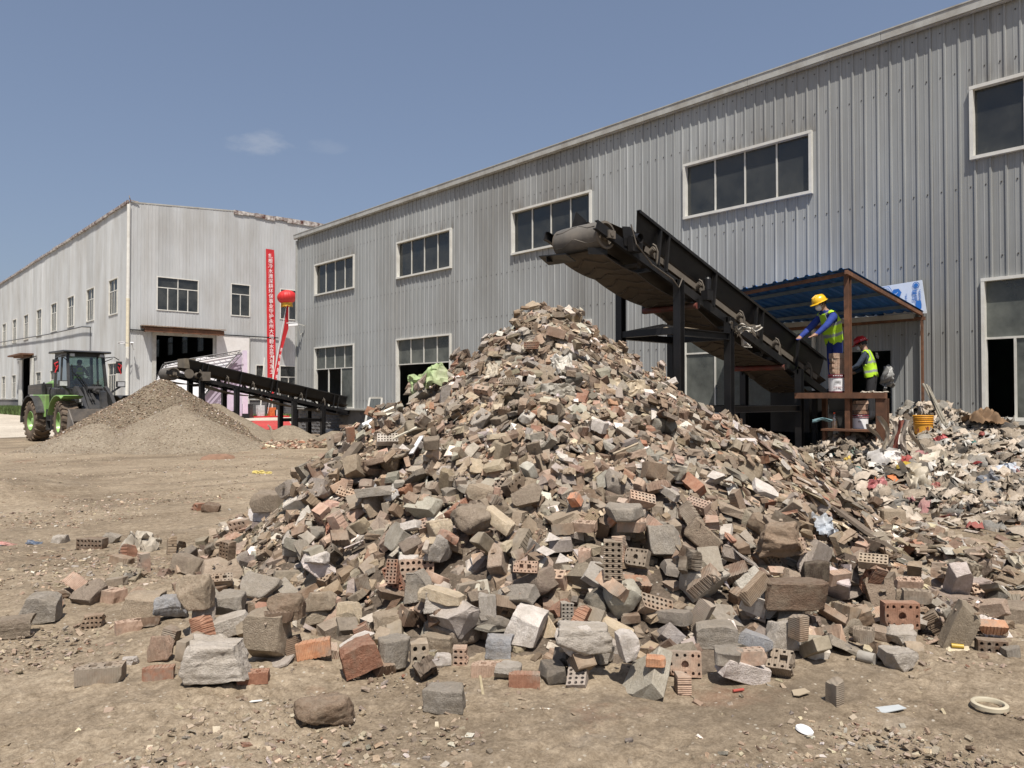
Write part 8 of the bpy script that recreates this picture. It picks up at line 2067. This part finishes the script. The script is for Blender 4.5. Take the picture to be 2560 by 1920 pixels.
# stage backdrop seen from its side: cloth on a lattice frame
st = empty('stage_backdrop', (20, 47, 0), 'stage backdrop of white cloth on a steel lattice seen behind the far conveyor', 'backdrop')
def pd(px, py, d): return at_d(px, py, d)
dA, dB = 49.0, 50.5
A1 = pd(420, 905, dA); A2 = pd(601, 876, dB); B1 = pd(390, 950, dA - .5); C1 = pd(606, 1015, dB); G1 = pd(505, 988, dA + 1)
F0 = pd(388, 962, dA); 
A = Vector((A1.x, A1.y, 0)); Bp = Vector((A2.x, A2.y, 0)); up3 = Vector((0, 0, 1))
ztA, ztB = A1.z, A2.z
dv = (Bp - A); dvn = dv.normalized(); nv = Vector((-dvn.y, dvn.x, 0)); nv = nv if nv.dot(FW) > 0 else -nv
def on_bd(px, py, off=0.0):
    d = ray(px, py); n = nv; o0 = A - nv * off; t = (o0 - EYE).dot(n) / d.dot(n); return EYE + d * t
q = [on_bd(388, 965), on_bd(412, 912), on_bd(592, 886), on_bd(508, 985), on_bd(600, 1016), on_bd(600, 876)]
mb = MB(); sheet = [on_bd(x_, y_) for x_, y_ in ((384, 1005), (384, 962), (398, 930), (412, 913), (500, 892), (545, 893), (592, 886), (566, 919), (520, 975), (508, 990), (470, 1005))]
mb.add(sheet + [p + nv * .02 for p in sheet], [tuple(range(11)), tuple(range(21, 10, -1))] + [(i, (i + 1) % 11, 11 + (i + 1) % 11, 11 + i) for i in range(11)]); mb.build('white_cloth', white_cloth, st)
pr = [on_bd(592, 888, -.3), on_bd(605, 880, -.3), on_bd(605, 1040, -.3), on_bd(520, 1040, -.3), on_bd(512, 992, -.3), on_bd(566, 922, -.3)]
mb = MB(); mb.add(pr + [p + nv * .03 for p in pr], [tuple(range(6)), tuple(range(11, 5, -1))] + [(i, (i + 1) % 6, 6 + (i + 1) % 6, 6 + i) for i in range(6)]); mb.build('printed_cloth', lilac, st)
e0, e1, e2, e3 = on_bd(606, 876, .05), on_bd(618, 876, .05), on_bd(620, 1034, .05), on_bd(606, 1034, .05)
mb = MB(); mb.add([e0, e1, e2, e3] + [p + nv * .4 for p in (e0, e1, e2, e3)], [(0, 1, 2, 3), (7, 6, 5, 4), (0, 4, 5, 1), (1, 5, 6, 2), (2, 6, 7, 3), (3, 7, 4, 0)]); mb.build('side_cloth', simple('pale_lilac', (.55, .48, .58), .7, var=.08), st)
lat = simple('lattice_steel', (.11, .11, .11), .5)
def truss(a, b, s=.22):
    mb = MB(); d = (b - a); L_ = d.length; d = d / L_; n1 = d.cross(nv).normalized(); n = int(L_ / .34)
    rails = [n1 * s / 2 + nv * s / 2, -n1 * s / 2 + nv * s / 2, n1 * s / 2 - nv * s / 2, -n1 * s / 2 - nv * s / 2]
    for r_ in rails: mb.tube([a + r_, b + r_], .026, 5, cap=False)
    for i in range(n):
        p = a + d * (L_ * i / n); q2 = a + d * (L_ * (i + 1) / n)
        mb.tube([p + rails[2], q2 + rails[3]], .014, 4, cap=False); mb.tube([p + rails[3], p + rails[2]], .014, 4, cap=False); mb.tube([p + rails[0], q2 + rails[2]], .014, 4, cap=False)
    return mb
truss(on_bd(412, 912, .3), on_bd(602, 880, .3)).build('lattice_beam', lat, st); truss(on_bd(602, 882, .3), on_bd(506, 990, .3)).build('lattice_beam', lat, st); truss(on_bd(412, 912, .3), on_bd(388, 965, .3)).build('lattice_beam', lat, st)
# red carpet and black crate
a, b, c, d = on_z(612, 1052, .02), on_z(700, 1051, .02), on_z(716, 1073, .02), on_z(640, 1073, .02); a = on_z(600, 1052, .03); d = on_z(600, 1074, .03); c = on_z(735, 1073, .03); b = on_z(722, 1051, .03)
mb = MB(); mb.add([p for p in (a, b, c, d)] + [p - Vector((0, 0, .02)) for p in (a, b, c, d)], [(0, 1, 2, 3), (0, 4, 5, 1), (1, 5, 6, 2), (2, 6, 7, 3), (3, 7, 4, 0)]); own(mb, 'carpet', carpet_m, 'red carpet laid on the pavement beyond the far conveyor', 'carpet')
p = on_z(610, 1046, 0); mb = MB(); M = Matrix.Translation((p.x, p.y, 0)) @ Matrix.Rotation(-YAW, 4, 'Z'); mb.box(-.45, 0, .02, .45, .8, 1.15, M); mb.box(-.40, -.02, .10, .40, 0 - .002, 1.05, M); own(mb, 'black_crate', black_steel, 'black flight case standing behind the grit heap', 'case')
mb = MB(); p = on_z(678, 1083, 0); mb.bar(p + Vector((0, 0, .02)), p + Vector((-.06, 0, .32)), .10, .06); mb.bar(p + Vector((-.15, .02, .38)), p + Vector((.03, 0, .16)), .08, .05); own(mb, 'wood_scrap', MATS['scrap_a'], 'piece of dark wood sticking up before the carpet', 'wood')
# cameras on brackets
def cctv(p, dirv, label):
    t = empty('surveillance_camera', p, label, 'camera'); d = Vector(dirv).normalized(); p = Vector(p)
    mb = MB(); mb.bar(p, p + d * .42, .16, .14); mb.bar(p + Vector((0, 0, .08)), p + d * .50 + Vector((0, 0, .08)), .20, .02); mb.build('housing', white_print, t)
    mb = MB(); mb.lathe([(.05, 0), (.05, .02), (.001, .02)], p + d * .42, d, 10); mb.build('lens', black_steel, t)
    mb = MB(); mb.bar(p, p - d * .30 + Vector((0, 0, -.1)), .05, .05); mb.tube([p + Vector((0, 0, -.05)), p + Vector((.1, 0, -.5)), p + Vector((.3, .1, -.35))], .018, 5); mb.build('bracket', trim_grey, t)
    return t
cctv(on_y(330, 858, 61.3), (-.3, -1, -.2), 'white surveillance camera right of the downpipe on the white workshop')
cctv(on_y(311, 856, 61.2), (-1, -.3, -.2), 'white surveillance camera left of the downpipe on the white workshop')
cctv(on_x(745, 810, 16.2), (-.8, .6, -.1), 'white surveillance camera at the far corner of the grey workshop')
# sagging cable on the side of the white workshop
P = [on_x(px, py, 16.9) for px, py in ((-40, 862), (0, 856), (60, 846), (120, 836), (170, 825), (205, 817), (226, 818))]; mb = MB(); mb.tube(P, .05, 5); mb.tube([P[-1], P[-1] - Vector((0, 0, 3.0))], .03, 4); own(mb, 'cable', black_steel, 'black cable sagging along the side of the white workshop', 'cable')
# weeds along the plinths
def weeds(name, n, fn, h, label):
    r = np.random.default_rng(9); V = []; F_ = []; k = 0
    for i in range(n):
        x, y = fn(r); hh = h * r.uniform(.4, 1.2); a = r.uniform(0, 6.28); l = r.uniform(.1, .5) * hh; w = .03 + .03 * r.uniform()
        u = np.array([math.cos(a), math.sin(a), 0]) * w; p = np.array([x, y, .0]); q = p + np.array([math.cos(a + 1.5) * l, math.sin(a + 1.5) * l, hh])
        V += [p - u, p + u, (p + q) / 2 + u * .9 + [0, 0, hh * .1], q, (p + q) / 2 - u * .9 + [0, 0, hh * .1]]; F_.append((k, k + 1, k + 2, k + 3, k + 4)); k += 5
    me = bpy.data.meshes.new(name); me.from_pydata([tuple(v) for v in V], [], F_); me.materials.append(grass_m); o = bpy.data.objects.new(name, me); COL.objects.link(o); tag(o, label, 'grass', kind='stuff')
ga = on_z(40, 1052, 0)
weeds('grass', 9000, lambda r: (16.9 - 3.4 * r.uniform() ** 1.2, 66 + 44 * r.uniform()), .75, 'strip of green weeds along the side of the white workshop')
weeds('grass', 2200, lambda r: (24 + 12 * r.uniform(), 61.6 - .9 * r.uniform()), .30, 'low weeds at the plinth of the white workshop')
# pebbly brick spill near the far sand
_H = H
heap_bits('brick_bits', 900, cw(-7.6, 26.6), 2.6, lambda x, y: ground_h(x, y) + .01, sz(.03, .14, .5), {'reddish': 3, 'pinkish': 2, 'tan': 3, 'dark brown': 3, 'cream': 1}, 'scatter of red brick bits in front of the far conveyor tail')
p = on_z(545, 1148, 0); mb = MB(); mb.lathe([(.40, -.02), (.34, .07), (.2, .12), (.001, .13)], (p.x, p.y, gh(p.x, p.y)), n=20, sx=1.2, sy=.7); own(mb, 'earth_clod', simple('red_earth', (.22, .13, .085), .95, var=.2), 'low reddish clod alone on the open yard', 'clod', smooth=60)

# lettering becomes plain mesh
dg = bpy.context.evaluated_depsgraph_get()
for o in [o for o in bpy.data.objects if o.type == 'FONT']:
    me = bpy.data.meshes.new_from_object(o.evaluated_get(dg)); n = o.name; m = o.matrix_local.copy(); pr = o.parent
    mats_ = [q for q in o.data.materials]; bpy.data.objects.remove(o)
    if len(me.materials) == 0:
        for q in mats_: me.materials.append(q)
    q = bpy.data.objects.new(n, me); COL.objects.link(q); q.parent = pr; q.matrix_local = m
# pieces of the heap that ended up with one and the same wording: say which lies higher, nearer or further left where that is plain
from collections import defaultdict
by = defaultdict(list)
for o in bpy.data.objects:
    if o.parent is None and 'label' in o and o.get('group', '').endswith('in the rubble heap'): by[o['label']].append(o)
def pxof(o):
    v = o.location - EYE; return CX + F_PX * v.dot(RT) / v.dot(FW), v.dot(UP) / v.dot(FP)
ORD = ['first', 'second', 'third', 'fourth', 'fifth', 'sixth', 'seventh', 'eighth', 'ninth', 'tenth', 'eleventh', 'twelfth']
for lab, os_ in by.items():
    if len(os_) < 2: continue
    os_.sort(key=lambda o: pxof(o)[0]); n = len(os_)
    for i, o in enumerate(os_):
        w = 'leftmost' if i == 0 else 'rightmost' if i == n - 1 else 'middle' if n == 3 else ORD[min(i, 11)] + ' from the left'
        o['label'] = w + ' ' + lab if 'from' not in w else w.split()[0] + '-from-left ' + lab
